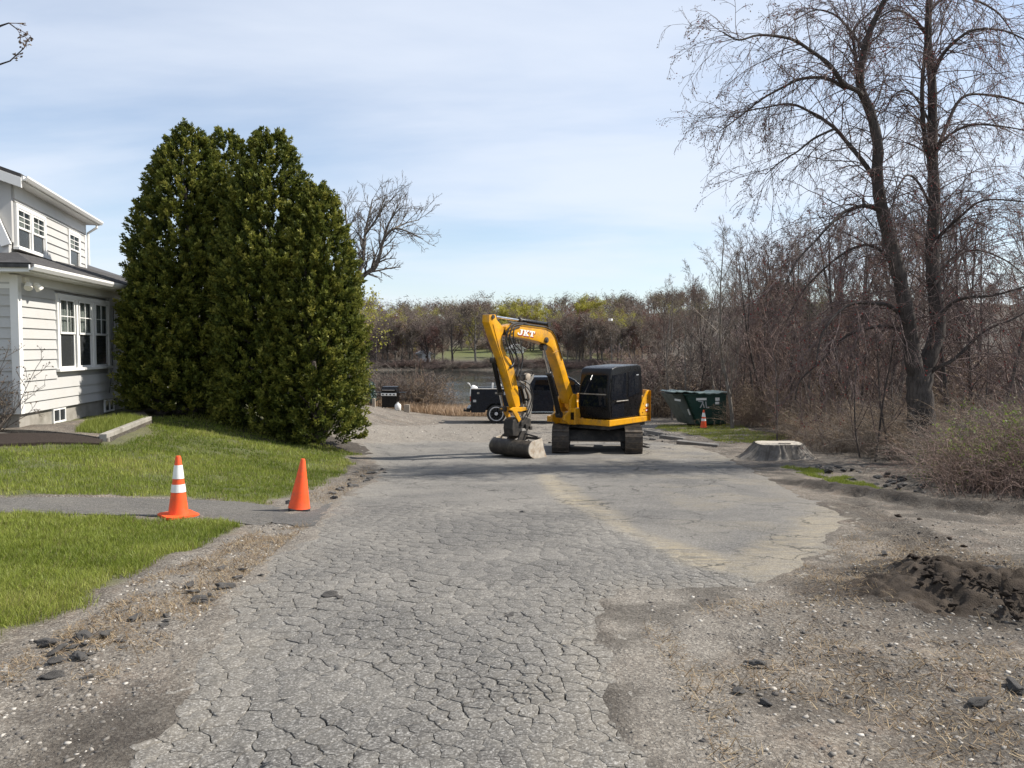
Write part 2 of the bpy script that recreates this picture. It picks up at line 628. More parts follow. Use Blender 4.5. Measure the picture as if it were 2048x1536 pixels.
# ------------------------------------------------------------------ ground materials
def ground_material():
    t = NT('loose_ground')
    p = t.coord('World')
    k = t.n('ShaderNodeAttribute', attribute_name='mask')
    sp = t.n('ShaderNodeSeparateXYZ')
    t.l(k.outputs['Vector'], sp.inputs[0])
    gravel, green, soil = sp.outputs[0], sp.outputs[1], sp.outputs[2]
    n1 = t.noise(p, 1.1, 6, 0.6)
    n2 = t.noise(p, 9, 6, 0.7)
    n3 = t.noise(p, 60, 4, 0.7)
    base = t.mix(t.ramp(n1, [(0.40, 0.0), (0.58, 1.0)]), (0.062, 0.051, 0.041), (0.235, 0.196, 0.152))
    base = t.mix(t.ramp(t.noise(p, 2.3, 7, 0.72), [(0.50, 0.0), (0.64, 0.7)]), base, (0.205, 0.128, 0.080))
    base = t.mix(t.ramp(n2, [(0.38, 0.85), (0.60, 0.0)]), base, (0.060, 0.049, 0.040))
    base = t.mix(t.ramp(n3, [(0.5, 0.0), (0.75, 0.55)]), base, (0.36, 0.31, 0.25))
    vc = t.vor(p, 38, out_='Color')
    vs = t.n('ShaderNodeSeparateColor'); t.l(vc, vs.inputs[0])
    vd = t.vor(p, 38)
    peb = t.math('MULTIPLY', t.ramp(vd, [(0.28, 1.0), (0.42, 0.0)]), t.ramp(vs.outputs[0], [(0.45, 0.0), (0.55, 1.0)]))
    pc = t.ramp(vs.outputs[1], [(0.0, (0.12, 0.11, 0.10)), (0.5, (0.27, 0.24, 0.20)), (1.0, (0.46, 0.42, 0.36))])
    gr = t.mix(t.ramp(n2, [(0.3, 0.0), (0.7, 1.0)]), (0.165, 0.148, 0.126), (0.300, 0.272, 0.232))
    c = t.mix(gravel, base, gr)
    c = t.mix(t.math('MULTIPLY', peb, t.math('ADD', t.math('MULTIPLY', gravel, 0.45), 0.5)), c, pc)
    vc2 = t.vor(p, 95, out_='Color')
    vs2 = t.n('ShaderNodeSeparateColor'); t.l(vc2, vs2.inputs[0])
    grit = t.ramp(vs2.outputs[0], [(0.0, (0.035, 0.030, 0.026)), (0.4, (0.11, 0.095, 0.08)), (0.75, (0.21, 0.19, 0.16)), (1.0, (0.42, 0.39, 0.34))])
    c = t.mix(0.42, c, grit)
    gcol = t.mix(t.ramp(n2, [(0.35, 0.0), (0.7, 1.0)]), (0.060, 0.085, 0.018), (0.120, 0.120, 0.040))
    gm = t.math('MULTIPLY', green, t.ramp(n2, [(0.30, 0.4), (0.55, 1.0)]))
    c = t.mix(gm, c, gcol)
    c = t.mix(t.math('MULTIPLY', soil, t.ramp(n2, [(0.25, 1.0), (0.75, 0.75)])), c, (0.024, 0.019, 0.015))
    b = t.bump(n3, 0.7, 0.02, t.bump(n2, 0.6, 0.06))
    b = t.bump(t.math('MULTIPLY', peb, 1.0), 0.5, 0.02, b)
    b = t.bump(vs2.outputs[1], 0.35, 0.008, b)
    return t.fin(c, 0.93, b, 0, 0.25)


def build_ground():
    def axis(parts):
        a = []
        for lo, hi, st in parts:
            a.append(np.arange(lo, hi, st))
        return np.concatenate(a)
    gx = np.concatenate([-np.geomspace(3200, 64, 22), axis([(-60, -26, 2.0), (-26, -9, .45), (-9, -5, .16), (-5, 6.5, .075), (6.5, 10, .16), (10, 26, .45), (26, 61, 2.0)]), np.geomspace(64, 3200, 22)])
    gy = np.concatenate([[-300, -120, -60, -30, -15, -8, -4, -1, .5, 1.3], axis([(1.8, 7.5, .075), (7.5, 13, .11), (13, 24, .17), (24, 46, .4), (46, 150, 2.5)]), np.geomspace(152, 3300, 40)])
    X, Y = np.meshgrid(gx, gy)
    x = X.ravel(); y = Y.ravel()
    z = terr(x, y)
    near = (y > -2) & (y < 30) & (np.abs(x) < 14)
    z[near] += relief(x[near], y[near])
    nx, ny = len(gx), len(gy)
    i = np.arange(ny - 1)[:, None] * nx + np.arange(nx - 1)[None, :]
    Q = np.stack([i, i + 1, i + 1 + nx, i + nx], axis=2).reshape(-1, 4)
    # what the ground is made of
    nz = fbm(x * .5, y * .5, 61, 4)
    nf = fbm(x * 2.3, y * 2.3, 63, 4)
    lot = in_poly(x, y, GP((700, 884), (1060, 890), (1330, 880), (1370, 872), (1330, 856), (1300, 846), (1240, 836), (1130, 838), (900, 846), (735, 850), (690, 860)))
    gravel = np.where(lot, .75, 0) + .25 * sstep(.45, .6, nf)
    near_l = (x < -0.2) & (y < 12)
    gravel += np.where(near_l, .45 * nz + .25, 0)
    strip = dist_line(x, y, GP((1280, 1190), (1300, 1300), (1330, 1400), (1380, 1536)))
    gravel += .75 * sstep(.55, .1, strip + (nf - .5) * .5)
    tri = in_poly(x, y, GP((1250, 1182), (1560, 1170), (1620, 1260), (1400, 1310), (1260, 1280)))
    gravel += np.where(tri, .6 * nf + .2, 0)
    gravel = np.clip(gravel, 0, 1)
    green = np.where(in_poly(x, y, GRASS_R2) | in_poly(x, y, GRASS_R1), 1.3 * sstep(.38, .58, nf), 0.0)
    for lp in (LAWN_A, LAWN_B):
        ins = in_poly(x, y, lp); dl = dist_line(x, y, lp, True)
        green = np.maximum(green, np.where(ins, sstep(.02, .22, dl - (nf - .35) * .3), 0))
        gravel = np.where(ins, gravel * .2, gravel)
    farl = np.clip(sstep(144, 156, y) * sstep(215, 190, y), 0, 1)
    green = np.maximum(green, farl * sstep(30, 20, x) * sstep(-25, -12, x) * 1.0)
    green = np.maximum(green, .35 * sstep(.5, .62, nz) * sstep(30, 60, y) * sstep(140, 120, y))
    green = np.maximum(green, np.where((x < -6) & (y < 30) & (y > 12), .7, 0))
    soil = .8 * sstep(1.35, .5, np.hypot(x - MOUND[0], y - MOUND[1]) + (nf - .5) * .9)
    for tr in TREADS: soil = np.maximum(soil, .55 * sstep(.42, .2, dist_line(x, y, tr) + (nf - .5) * .4))
    soil = np.maximum(soil, .9 * sstep(.45, .1, dist_line(x, y, RUT) + (nf - .5) * .5))
    soil = np.maximum(soil, .9 * sstep(.7, .2, dist_line(x, y, RIDGE) + (nf - .5) * .6))
    dk = gpx(330, 1480)
    soil = np.maximum(soil, .75 * sstep(.9, .1, np.hypot((x - dk[0]) * .9, (y - dk[1]) * 1.3) + (nf - .5) * 1.0))
    soil = np.maximum(soil, .75 * ((x > np.maximum(9, .135 * y + 1)) & (y > 8) & (y < 140)) * (0.5 + nf))
    soil = np.maximum(soil, .55 * sstep(.52, .64, nf) * (y < 30) * (x > 0))
    soil = np.maximum(soil, .75 * sstep(130, 137, y) * (1 - np.clip(green, 0, 1)))
    soil = np.maximum(soil, .8 * (dist_line(x, y, [(-7.5, 18.7), (-5.0, 19.3)]) < 1.6))
    me = np_mesh('ground', np.stack([x, y, z], 1), quads=Q, mat=ground_material(), smooth=True,
                 attrs={'mask': np.stack([gravel, green, np.clip(soil, 0, 1)], 1)})
    return tag(link('ground', me), kind='structure')


ground = build_ground()


def zg(x, y):
    """ground height with its small shapes"""
    x = np.atleast_1d(np.asarray(x, float)); y = np.atleast_1d(np.asarray(y, float))
    return terr(x, y) + np.where((y > -2) & (y < 30) & (np.abs(x) < 14), relief(x, y), 0)


# ------------------------------------------------------------------ lake
def build_lake():
    t = NT('lake_water')
    p = t.coord('World')
    mp_ = t.n('ShaderNodeMapping'); mp_.inputs['Scale'].default_value = (0.35, 1.0, 1)
    t.l(p, mp_.inputs[0])
    n = t.noise(mp_.outputs[0], 3.2, 4, 0.6)
    breeze = t.ramp(t.noise(mp_.outputs[0], 0.045, 3, 0.5, 0.6), [(0.44, 0.10), (0.56, 1.0)])
    bp = t.n('ShaderNodeBump')
    bp.inputs['Distance'].default_value = 0.05
    t.l(t.math('MULTIPLY', breeze, 0.7), bp.inputs['Strength'])
    t.l(n, bp.inputs['Height'])
    m = t.fin((0.030, 0.034, 0.030), 0.06, bp.outputs[0], 0, 0.5)
    t.b.inputs['IOR'].default_value = 1.33
    o = MB().poly([(-78, 40, ZW), (30, 40, ZW), (30, 142, ZW), (-78, 142, ZW)]).build('lake_water', m)
    return tag(o, kind='structure')


build_lake()


# ------------------------------------------------------------------ cracked asphalt
def asphalt_material(name='old_asphalt', dark=.87, cracks=False):
    t = NT(name)
    p = t.coord('World')
    pv = t.attr('pv'); sand = t.attr('sand'); fr = t.attr('fresh')
    n1 = t.noise(p, 0.7, 6, 0.62)
    n2 = t.noise(p, 5.0, 6, 0.65)
    n3 = t.noise(p, 110, 3, 0.75)
    c = t.mix(t.ramp(n1, [(0.36, 0.0), (0.62, 1.0)]), tuple(x * dark for x in (0.088, 0.082, 0.075)), tuple(x * dark for x in (0.220, 0.202, 0.174)))
    c = t.mix(t.math('MULTIPLY', t.attr('edge'), t.ramp(t.noise(p, 2.6, 6, 0.7), [(0.3, 0.2), (0.6, 0.85)])), c, (0.245, 0.215, 0.170))
    h = t.n('ShaderNodeHueSaturation')
    t.l(c, h.inputs['Color']); t.l(t.math('ADD', t.math('MULTIPLY', pv, 0.22), 0.89), h.inputs['Value'])
    c = h.outputs[0]
    c = t.mix(t.ramp(n2, [(0.52, 0.0), (0.75, 0.45)]), c, (0.245, 0.225, 0.190))
    c = t.mix(t.ramp(n2, [(0.24, 0.5), (0.42, 0.0)]), c, (0.060, 0.058, 0.056))
    vc = t.vor(p, 120, out_='Color')
    vs = t.n('ShaderNodeSeparateColor'); t.l(vc, vs.inputs[0])
    st = t.ramp(vs.outputs[0], [(0.0, (0.045, 0.045, 0.045)), (0.35, (0.10, 0.096, 0.088)), (0.72, (0.195, 0.185, 0.168)), (0.93, (0.33, 0.32, 0.30)), (1.0, (0.50, 0.48, 0.45))])
    c = t.mix(0.48, c, st)
    c = t.mix(t.ramp(n3, [(0.30, 0.55), (0.5, 0.0)]), c, (0.045, 0.043, 0.040))
    sm = t.math('MULTIPLY', sand, t.ramp(t.noise(p, 3.3, 6, 0.7), [(0.3, 0.25), (0.6, 1.0)]))
    mpx = t.n('ShaderNodeMapping'); mpx.inputs['Rotation'].default_value = (0, 0, .5); mpx.inputs['Scale'].default_value = (1, 5, 1)
    t.l(p, mpx.inputs[0])
    sm = t.math('MULTIPLY', sm, t.ramp(t.noise(mpx.outputs[0], 3.2, 5, 0.7), [(0.36, 0.12), (0.62, 0.72)]))
    c = t.mix(sm, c, (0.37, 0.305, 0.190))
    c = t.mix(t.math('MULTIPLY', fr, 0.75), c, (0.050, 0.049, 0.050))
    hv = t.n('ShaderNodeTexNoise'); t.set(hv, Scale=6.0, Detail=4.0, Roughness=0.6)
    t.l(p, hv.inputs['Vector'])
    hm = t.n('ShaderNodeVectorMath', operation='MULTIPLY_ADD')
    t.l(hv.outputs['Color'], hm.inputs[0]); hm.inputs[1].default_value = (.16, .16, 0); t.l(p, hm.inputs[2])
    hk = t.ramp(t.vor(hm.outputs[0], 6.5, 'DISTANCE_TO_EDGE'), [(0.0, 0.9), (0.016, 0.6), (0.035, 0.0)])
    hk = t.math('MULTIPLY', hk, t.ramp(t.noise(p, 1.3, 3), [(0.45, 0.0), (0.58, 0.75)]))
    if not cracks: c = t.mix(hk, c, (0.035, 0.032, 0.029))
    if cracks:
        wv = t.n('ShaderNodeTexNoise'); t.set(wv, Scale=2.2, Detail=5.0, Roughness=0.65)
        t.l(p, wv.inputs['Vector'])
        vm = t.n('ShaderNodeVectorMath', operation='MULTIPLY_ADD')
        t.l(wv.outputs['Color'], vm.inputs[0]); vm.inputs[1].default_value = (.7, .7, 0); t.l(p, vm.inputs[2])
        ck = t.ramp(t.vor(vm.outputs[0], 1.25, 'DISTANCE_TO_EDGE'), [(0.0, 1.0), (0.011, 0.9), (0.020, 0.0)])
        ck = t.math('MULTIPLY', ck, t.ramp(t.noise(p, .9, 3), [(0.42, 0.0), (0.55, 0.8)]))
        c = t.mix(ck, c, (0.030, 0.028, 0.025))
    b = t.bump(vs.outputs[1], 0.35, 0.006, t.bump(n3, 0.55, 0.008, t.bump(n2, 0.3, 0.03)))
    return t.fin(c, 0.90, b, 0, 0.3)


ASPH = asphalt_material()


def road_attr(x, y):
    nf = fbm(x * 1.2, y * 1.2, 71, 4)
    s = sstep(.30, .03, dist_line(x, y, SAND) + (nf - .5) * .35) * .9
    s = np.maximum(s, sstep(.40, .05, dist_line(x, y, SAND2) + (nf - .5) * .5) * .8)
    s = np.maximum(s, .34 * sstep(.45, .6, nf) * sstep(1.2, 2.6, x) * sstep(6.5, 9, y))
    c = gpx(1050, 1030)
    f = sstep(1.0, .2, np.hypot((x - c[0]) * .75, (y - c[1]) * 1.2) + (nf - .5)) * .45
    f = np.maximum(f, .20 * in_poly(x, y, OVERLAY))
    de = dist_line(x, y, ROAD, True)
    e = sstep(.55, .02, de + (nf - .5) * .7)
    return s, f, e


def clip_half(poly, mx, my, nx, ny):
    out_ = []
    n = len(poly)
    for i in range(n):
        ax, ay = poly[i]; bx, by = poly[(i + 1) % n]
        da = (ax - mx) * nx + (ay - my) * ny
        db = (bx - mx) * nx + (by - my) * ny
        if da <= 0: out_.append((ax, ay))
        if da * db < 0:
            t = da / (da - db)
            out_.append((ax + (bx - ax) * t, ay + (by - ay) * t))
    return out_


def smooth_part(x, y, grow=0.0):
    x = np.asarray(x, float); y = np.asarray(y, float)
    k = in_poly(x, y, OVERLAY) | (y > 10.2 - grow + (fbm(x * 1.1, y * 0 + 3, 17, 3) - .5) * 1.6)
    if grow: k |= dist_line(x, y, OVERLAY, True) < grow
    return k


def road_sheet(road):
    st = .075
    gx = np.arange(-4.2, 8.5, st); gy = np.arange(5.2, 27, st)
    X, Y = np.meshgrid(gx, gy)
    cx, cy = X[:-1, :-1] + st / 2, Y[:-1, :-1] + st / 2
    keep = smooth_part(cx, cy, .22) & (in_poly(cx, cy, ROAD) | (dist_line(cx, cy, ROAD, True) < .05))
    nx = len(gx)
    i = np.arange(len(gy) - 1)[:, None] * nx + np.arange(nx - 1)[None, :]
    Q = np.stack([i, i + 1, i + 1 + nx, i + nx], 2)[keep]
    used, inv = np.unique(Q.ravel(), return_inverse=True)
    x = X.ravel()[used]; y = Y.ravel()[used]
    s_, f_, e_ = road_attr(x, y)
    z = terr(x, y) - .0006 + (fbm(x * 3, y * 3, 141, 3) - .5) * .010
    me = np_mesh('asphalt_overlay', np.stack([x, y, z], 1), quads=inv.reshape(-1, 4), mat=asphalt_material('smooth_asphalt', .92, True), smooth=True,
                 attrs={'pv': np.full(len(x), .5), 'sand': s_, 'fresh': f_, 'edge': e_})
    link('asphalt_overlay', me, road)


def build_road():
    rg = np.random.default_rng(3)
    road = empty('road', (0, 0, 0))
    tag(road, kind='structure')
    RX = np.array([p[0] for p in ROAD]); RY = np.array([p[1] for p in ROAD])

    def rad(x, y):
        r = .052 + .058 * vnoise(x * .9, y * .9, 5)
        r = r + .035 * sstep(4.5, 9, y) + .26 * sstep(9, 14, y)
        cx = gpx(980, 1090)
        r = r + .09 * sstep(1.5, .5, np.hypot((x - cx[0]) * 1.6, (y - cx[1]) * .6))
        r = r + .16 * in_poly(x, y, OVERLAY)
        de = dist_line(x, y, ROAD, True)
        r = np.where(de < .45, np.minimum(r, .075 + .18 * de + .10 * sstep(10, 14, y)), r)
        return r
    # dart throwing on a hash grid
    cell = .10
    grid = {}
    pts = []
    cand = 150000
    cx_ = rg.uniform(RX.min() - .3, RX.max() + .3, cand); cy_ = 1.4 + (RY.max() + .3 - 1.4) * rg.random(cand) ** 1.7
    ok = in_poly(cx_, cy_, ROAD) | (dist_line(cx_, cy_, ROAD, True) < .25)
    cx_, cy_ = cx_[ok], cy_[ok]
    rr = rad(cx_, cy_)
    for x, y, r in zip(cx_, cy_, rr):
        gx_, gy_ = int(x / .4), int(y / .4)
        good = True
        for a in range(gx_ - 2, gx_ + 3):
            for b in range(gy_ - 2, gy_ + 3):
                for q in grid.get((a, b), ()):
                    # cells run a little wider than deep, in rows across the wheel tracks
                    if (x - q[0]) ** 2 * 1.1 + (y - q[1]) ** 2 * .9 < (.5 * (r + q[2])) ** 2 * 1.25:
                        good = False; break
                if not good: break
            if not good: break
        if good:
            grid.setdefault((gx_, gy_), []).append((x, y, r))
            pts.append((x, y, r))
    P = np.array(pts)
    polys = []
    # smooth field that makes the cracks wander
    def wander(x, y):
        return ((fbm(x * 13, y * 13, 81, 2) - .5) * .048 + (vnoise(x * 52, y * 52, 83) - .5) * .024, (fbm(x * 13, y * 13, 91, 2) - .5) * .048 + (vnoise(x * 52, y * 52, 93) - .5) * .024)
    ring_x = []; ring_y = []; ring_id = []
    cells = []
    for i, (x, y, r) in enumerate(pts):
        d2 = (P[:, 0] - x) ** 2 + (P[:, 1] - y) ** 2
        R_ = r * 3.4
        nb = np.where((d2 < R_ * R_ * 1.6) & (d2 > 0))[0]
        nb = nb[np.argsort(d2[nb])][:22]
        poly = [(x - R_, y - R_), (x + R_, y - R_), (x + R_, y + R_), (x - R_, y + R_)]
        for j in nb:
            qx, qy, _ = pts[j]
            # anisotropic bisector
            dx_, dy_ = (qx - x) * 1.1, (qy - y) * .9
            poly = clip_half(poly, .5 * (x + qx), .5 * (y + qy), dx_, dy_)
            if len(poly) < 3: break
        if len(poly) < 3: continue
        cells.append((x, y, r, poly))
    # keep cells whose seed is on the road, trim by the outline
    out_cells = []
    for x, y, r, poly in cells:
        inside = bool(in_poly(np.array([x]), np.array([y]), ROAD)[0])
        if not inside or smooth_part(np.array([x]), np.array([y]))[0]: continue
        step = .020 if y < 5.5 else (.05 if y < 11 else .2)
        q = []
        for a, b in zip(poly, poly[1:] + poly[:1]):
            L = math.hypot(b[0] - a[0], b[1] - a[1])
            if L < .004: continue
            m = max(1, min(9, int(L / step)))
            for k in range(m):
                q.append((a[0] + (b[0] - a[0]) * k / m, a[1] + (b[1] - a[1]) * k / m))
        if len(q) < 3: continue
        out_cells.append((x, y, r, np.array(q)))
    allq = np.concatenate([c[3] for c in out_cells])
    wx, wy = wander(allq[:, 0], allq[:, 1])
    Wd = np.stack([allq[:, 0] + wx, allq[:, 1] + wy], 1)
    Tz = terr(Wd[:, 0], Wd[:, 1])
    crack = fbm(allq[:, 0] * 1.1, allq[:, 1] * 1.1, 101, 3)
    fine = vnoise(allq[:, 0] * 11, allq[:, 1] * 11, 111)
    cw = np.clip((crack - .36) * .024, .0010, .0046) * (0.25 + 1.3 * fine)
    cw = cw * (1.05 - .6 * sstep(5, 12, allq[:, 1])) * np.where(in_poly(allq[:, 0], allq[:, 1], OVERLAY), np.where(crack > .56, .5, .04), 1)
    sa, fa, ea = road_attr(Wd[:, 0], Wd[:, 1])
    pos = 0
    built = []
    for x, y, r, q in out_cells:
        n = len(q)
        w = Wd[pos:pos + n]; z = Tz[pos:pos + n]; c = cw[pos:pos + n]; s_ = sa[pos:pos + n]; f_ = fa[pos:pos + n]; e_ = ea[pos:pos + n]
        pos += n
        cen = w.mean(0)
        d = w - cen
        L = np.linalg.norm(d, axis=1, keepdims=True) + 1e-6
        outr = cen + d * np.clip(1 - c[:, None] / L, .5, 1)
        inr = cen + d * np.clip(1 - (c[:, None] * 1.2 + .0012) / L, .4, 1)
        fl_ = 1.0 if y < 6 else max(0.0, 1 - (y - 6) / 3)
        tilt = rg.normal(0, .003, 2) * fl_
        lift = rg.uniform(-.001, .001) * fl_
        zt = z + lift + d @ tilt
        zc = float(terr(cen[0:1], cen[1:2])[0]) + lift + (.0006 if y < 6 else 0)
        V = np.concatenate([np.c_[outr, zt - .0006], np.c_[inr, zt], [[cen[0], cen[1], zc]], np.c_[outr, z - .05]])
        k = np.arange(n); k1 = (k + 1) % n
        tr = np.stack([n + k, n + k1, np.full(n, 2 * n)], 1)
        q1 = np.stack([k, k1, n + k1, n + k], 1)
        q2 = np.stack([2 * n + 1 + k, 2 * n + 1 + k1, k1, k], 1)
        pv = np.full(len(V), .5 + (rg.random() - .5) * (1 if y < 7 else .25))
        sv = np.concatenate([s_, s_, [s_.mean()], s_ * .3]); fv = np.concatenate([f_, f_, [f_.mean()], f_]); ev = np.concatenate([e_, e_, [e_.mean()], e_])
        built.append((cen, V, tr, np.concatenate([q1, q2]), pv, sv, fv, ev))
    # those that show largest in view: nearest ones
    def show(b):
        cx, cy = b[0]
        vis = abs(cx) / max(cy, .1) < .67 and cy > 2.75
        return (0 if vis else 100) + cy
    order = sorted(range(len(built)), key=lambda i: show(built[i]))
    big = set(order[:300])
    Vs, Ts, Qs, A, B, C, E_ = [], [], [], [], [], [], []
    off = 0
    for i, (cen, V, tr, Q, pv, sv, fv, ev) in enumerate(built):
        if i in big:
            me = np_mesh('asphalt_piece', V, tr, Q, ASPH, attrs={'pv': pv, 'sand': sv, 'fresh': fv, 'edge': ev})
            link('asphalt_piece', me, road)
        else:
            Vs.append(V); Ts.append(tr + off); Qs.append(Q + off); A.append(pv); B.append(sv); C.append(fv); E_.append(ev)
            off += len(V)
    me = np_mesh('asphalt_pieces', np.concatenate(Vs), np.concatenate(Ts), np.concatenate(Qs), ASPH,
                 attrs={'pv': np.concatenate(A), 'sand': np.concatenate(B), 'fresh': np.concatenate(C), 'edge': np.concatenate(E_)})
    tag(link('asphalt_pieces', me, road), kind='stuff')
    road_sheet(road)
    print('road cells', len(built))


build_road()


def sheet(name, poly, mat, dz, step, parent=None, attrs=None, edge=.05):
    """a thin paved or planted sheet following the ground, cut to an outline"""
    xs = [p[0] for p in poly]; ys = [p[1] for p in poly]
    bm = bmesh.new()
    f = bm.faces.new([bm.verts.new((a, b, 0)) for a, b in poly])
    for ax, lo, hi in ((0, min(xs), max(xs)), (1, min(ys), max(ys))):
        v = lo + step
        while v < hi:
            co = (v, 0, 0) if ax == 0 else (0, v, 0)
            no = (1, 0, 0) if ax == 0 else (0, 1, 0)
            bmesh.ops.bisect_plane(bm, geom=bm.verts[:] + bm.edges[:] + bm.faces[:], plane_co=co, plane_no=no, dist=1e-5)
            v += step
    X = np.array([v.co.x for v in bm.verts]); Y = np.array([v.co.y for v in bm.verts])
    Z = terr(X, Y) + dz
    for v, z in zip(bm.verts, Z): v.co.z = z
    bd = [e for e in bm.edges if len(e.link_faces) == 1]
    r = bmesh.ops.extrude_edge_only(bm, edges=bd)
    for g in r['geom']:
        if isinstance(g, bmesh.types.BMVert): g.co.z -= edge + dz
    bmesh.ops.recalc_face_normals(bm, faces=bm.faces[:])
    me = bpy.data.meshes.new(name)
    bm.to_mesh(me); bm.free()
    me.materials.append(mat)
    for k, val in (attrs or {}).items():
        at = me.attributes.new(k, 'FLOAT', 'POINT'); at.data.foreach_set('value', np.full(len(me.vertices), val, np.float32))
    return link(name, me, parent)


walk = tag(sheet('path', PATH, asphalt_material('path_asphalt', .50), .008, .35, attrs={'pv': .3, 'sand': .12, 'fresh': .30, 'edge': .05}), kind='structure')
patch = tag(sheet('pavement_patch', PATCH, asphalt_material('fresh_asphalt', .6), .006, .3, attrs={'pv': .2, 'sand': 0.05, 'fresh': .55, 'edge': 0}), kind='structure')

# ------------------------------------------------------------------ materials for things
YEL = M_plain('yellow_paint', (0.68, 0.32, 0.008), 0.34, 0, .10, 3.0, 0.02, .5, dirt=(0.17, 0.115, 0.06), dirt_amt=.72, dscale=3.2)
BLK = M_plain('black_paint', (0.005, 0.005, 0.006), 0.3, 0, .2, 5, 0.0, .3, dirt=(0.014, 0.013, 0.012), dirt_amt=.35)
IRON = M_plain('dusty_black_steel', (0.030, 0.028, 0.026), 0.6, 0.3, .3, 8, .15, .5, dirt=(0.12, 0.10, 0.08), dirt_amt=.7, dscale=5)
STEEL = M_plain('worn_bare_steel', (0.33, 0.31, 0.28), 0.5, .55, .25, 9, .1, .5, dirt=(0.18, 0.14, 0.10), dirt_amt=.7, dscale=6)
PALE_STEEL = M_plain('dusty_pale_steel', (0.45, 0.40, 0.33), .7, .1, .25, 9, .1, .4, dirt=(0.25, 0.16, 0.09), dirt_amt=.8, dscale=7)
CHROME = M_plain('chrome_rod', (0.62, 0.62, 0.62), 0.16, 1.0, .05, 4)
RUB = M_plain('black_rubber', (0.018, 0.018, 0.018), 0.6, 0, .2, 12, .05)
TRACKM = M_plain('muddy_track_steel', (0.060, 0.050, 0.042), 0.8, .1, .3, 10, .3, .4, dirt=(0.17, 0.13, 0.09), dirt_amt=.8, dscale=6)
NAVY = M_plain('dark_navy_paint', (0.004, 0.007, 0.015), 0.28, 0, .1, 2, 0, .3, dirt=(0.012, 0.012, 0.013), dirt_amt=.4)
ALLOY = M_plain('silver_alloy', (0.55, 0.55, 0.56), 0.4, .15, .05, 4)
WHITEP = M_plain('white_plastic', (0.72, 0.71, 0.68), 0.5, 0, .05, 4)
DECALW = M_plain('white_decal', (0.80, 0.79, 0.75), .5, 0, .04, 8)
DECALG = M_plain('grey_decal', (0.42, 0.43, 0.44), .6, 0, .15, 14)
DECALR = M_plain('red_decal', (0.33, 0.045, 0.02), .5, 0, .1, 8)
ORANGE = M_plain('orange_pvc', (0.86, 0.095, 0.018), 0.5, 0, .07, 7, 0.02, .4, dirt=(0.34, 0.10, 0.05), dirt_amt=.6, dscale=9)
REFL = M_plain('white_reflective_band', (0.78, 0.77, 0.74), 0.4, 0, .05, 9, 0, .5, dirt=(0.45, 0.40, 0.36), dirt_amt=.5)
GREENP = M_plain('dark_green_steel', (0.006, 0.036, 0.026), 0.42, 0, .2, 3, .05, .5, dirt=(0.03, 0.06, 0.045), dirt_amt=.6)
LIDM = M_plain('weathered_lid_plastic', (0.13, 0.17, 0.155), 0.45, 0, .2, 3, .03)
SIDING = M_plain('white_painted_board', (0.47, 0.465, 0.45), 0.6, 0, .04, 2.2, .03, .35, dirt=(0.46, 0.43, 0.37), dirt_amt=.35, dscale=1.2)
TRIM = M_plain('white_trim_paint', (0.74, 0.73, 0.70), 0.5, 0, .03, 3, .02, .4)
SHINGLE = M_plain('grey_shingle', (0.072, 0.069, 0.068), 0.9, 0, .4, 9, .5, .3)
CONC = M_plain('old_concrete', (0.30, 0.28, 0.245), .9, 0, .2, 3, .3, .3, dirt=(0.13, 0.115, 0.09), dirt_amt=.8, dscale=1.8)
MULCH = M_plain('dark_mulch', (0.035, 0.026, 0.021), .95, 0, .5, 22, .9, .2)
CURT = M_plain('cream_curtain', (0.80, 0.77, 0.68), .8, 0, .08, 5)
INTER = M_plain('dim_room', (0.05, 0.045, 0.04), .9)
WOODTOP = None


def glass_mat(name, tint, rough=0.03, trans=0.0):
    t = NT(name)
    t.fin(tint, rough, None, 0, .5)
    if trans:
        tr = t.n('ShaderNodeBsdfTransparent')
        tr.inputs[0].default_value = (.75, .78, .78, 1)
        mx = t.n('ShaderNodeMixShader'); mx.inputs[0].default_value = trans
        t.l(t.b.outputs[0], mx.inputs[1]); t.l(tr.outputs[0], mx.inputs[2]); t.l(mx.outputs[0], t.out.inputs['Surface'])
    return t.m


GLASS_D = glass_mat('dark_tinted_glass', (0.006, 0.008, 0.012))
GLASS_W = glass_mat('window_glass', (0.02, 0.024, 0.028), .02, .86)
GLASS_S = glass_mat('screened_window_glass', (0.045, 0.048, 0.050), .12, .22)

# ------------------------------------------------------------------ the house
HA = math.atan2(.989, -.145)
HC = at_depth(42, 865, 14.5)
HZ = float(HC[2])
hx = np.array([math.cos(HA), math.sin(HA), 0]); hy = np.array([-math.sin(HA), math.cos(HA), 0])


def hw(px, py, off=0.0):
    """a pixel on the long wall (or a plane `off` metres inside it) -> metres along, height"""
    P = HC + hy * off
    p = on_plane(px, py, P, hy)
    return float(np.dot(p - HC, hx)), float(p[2] - HZ)


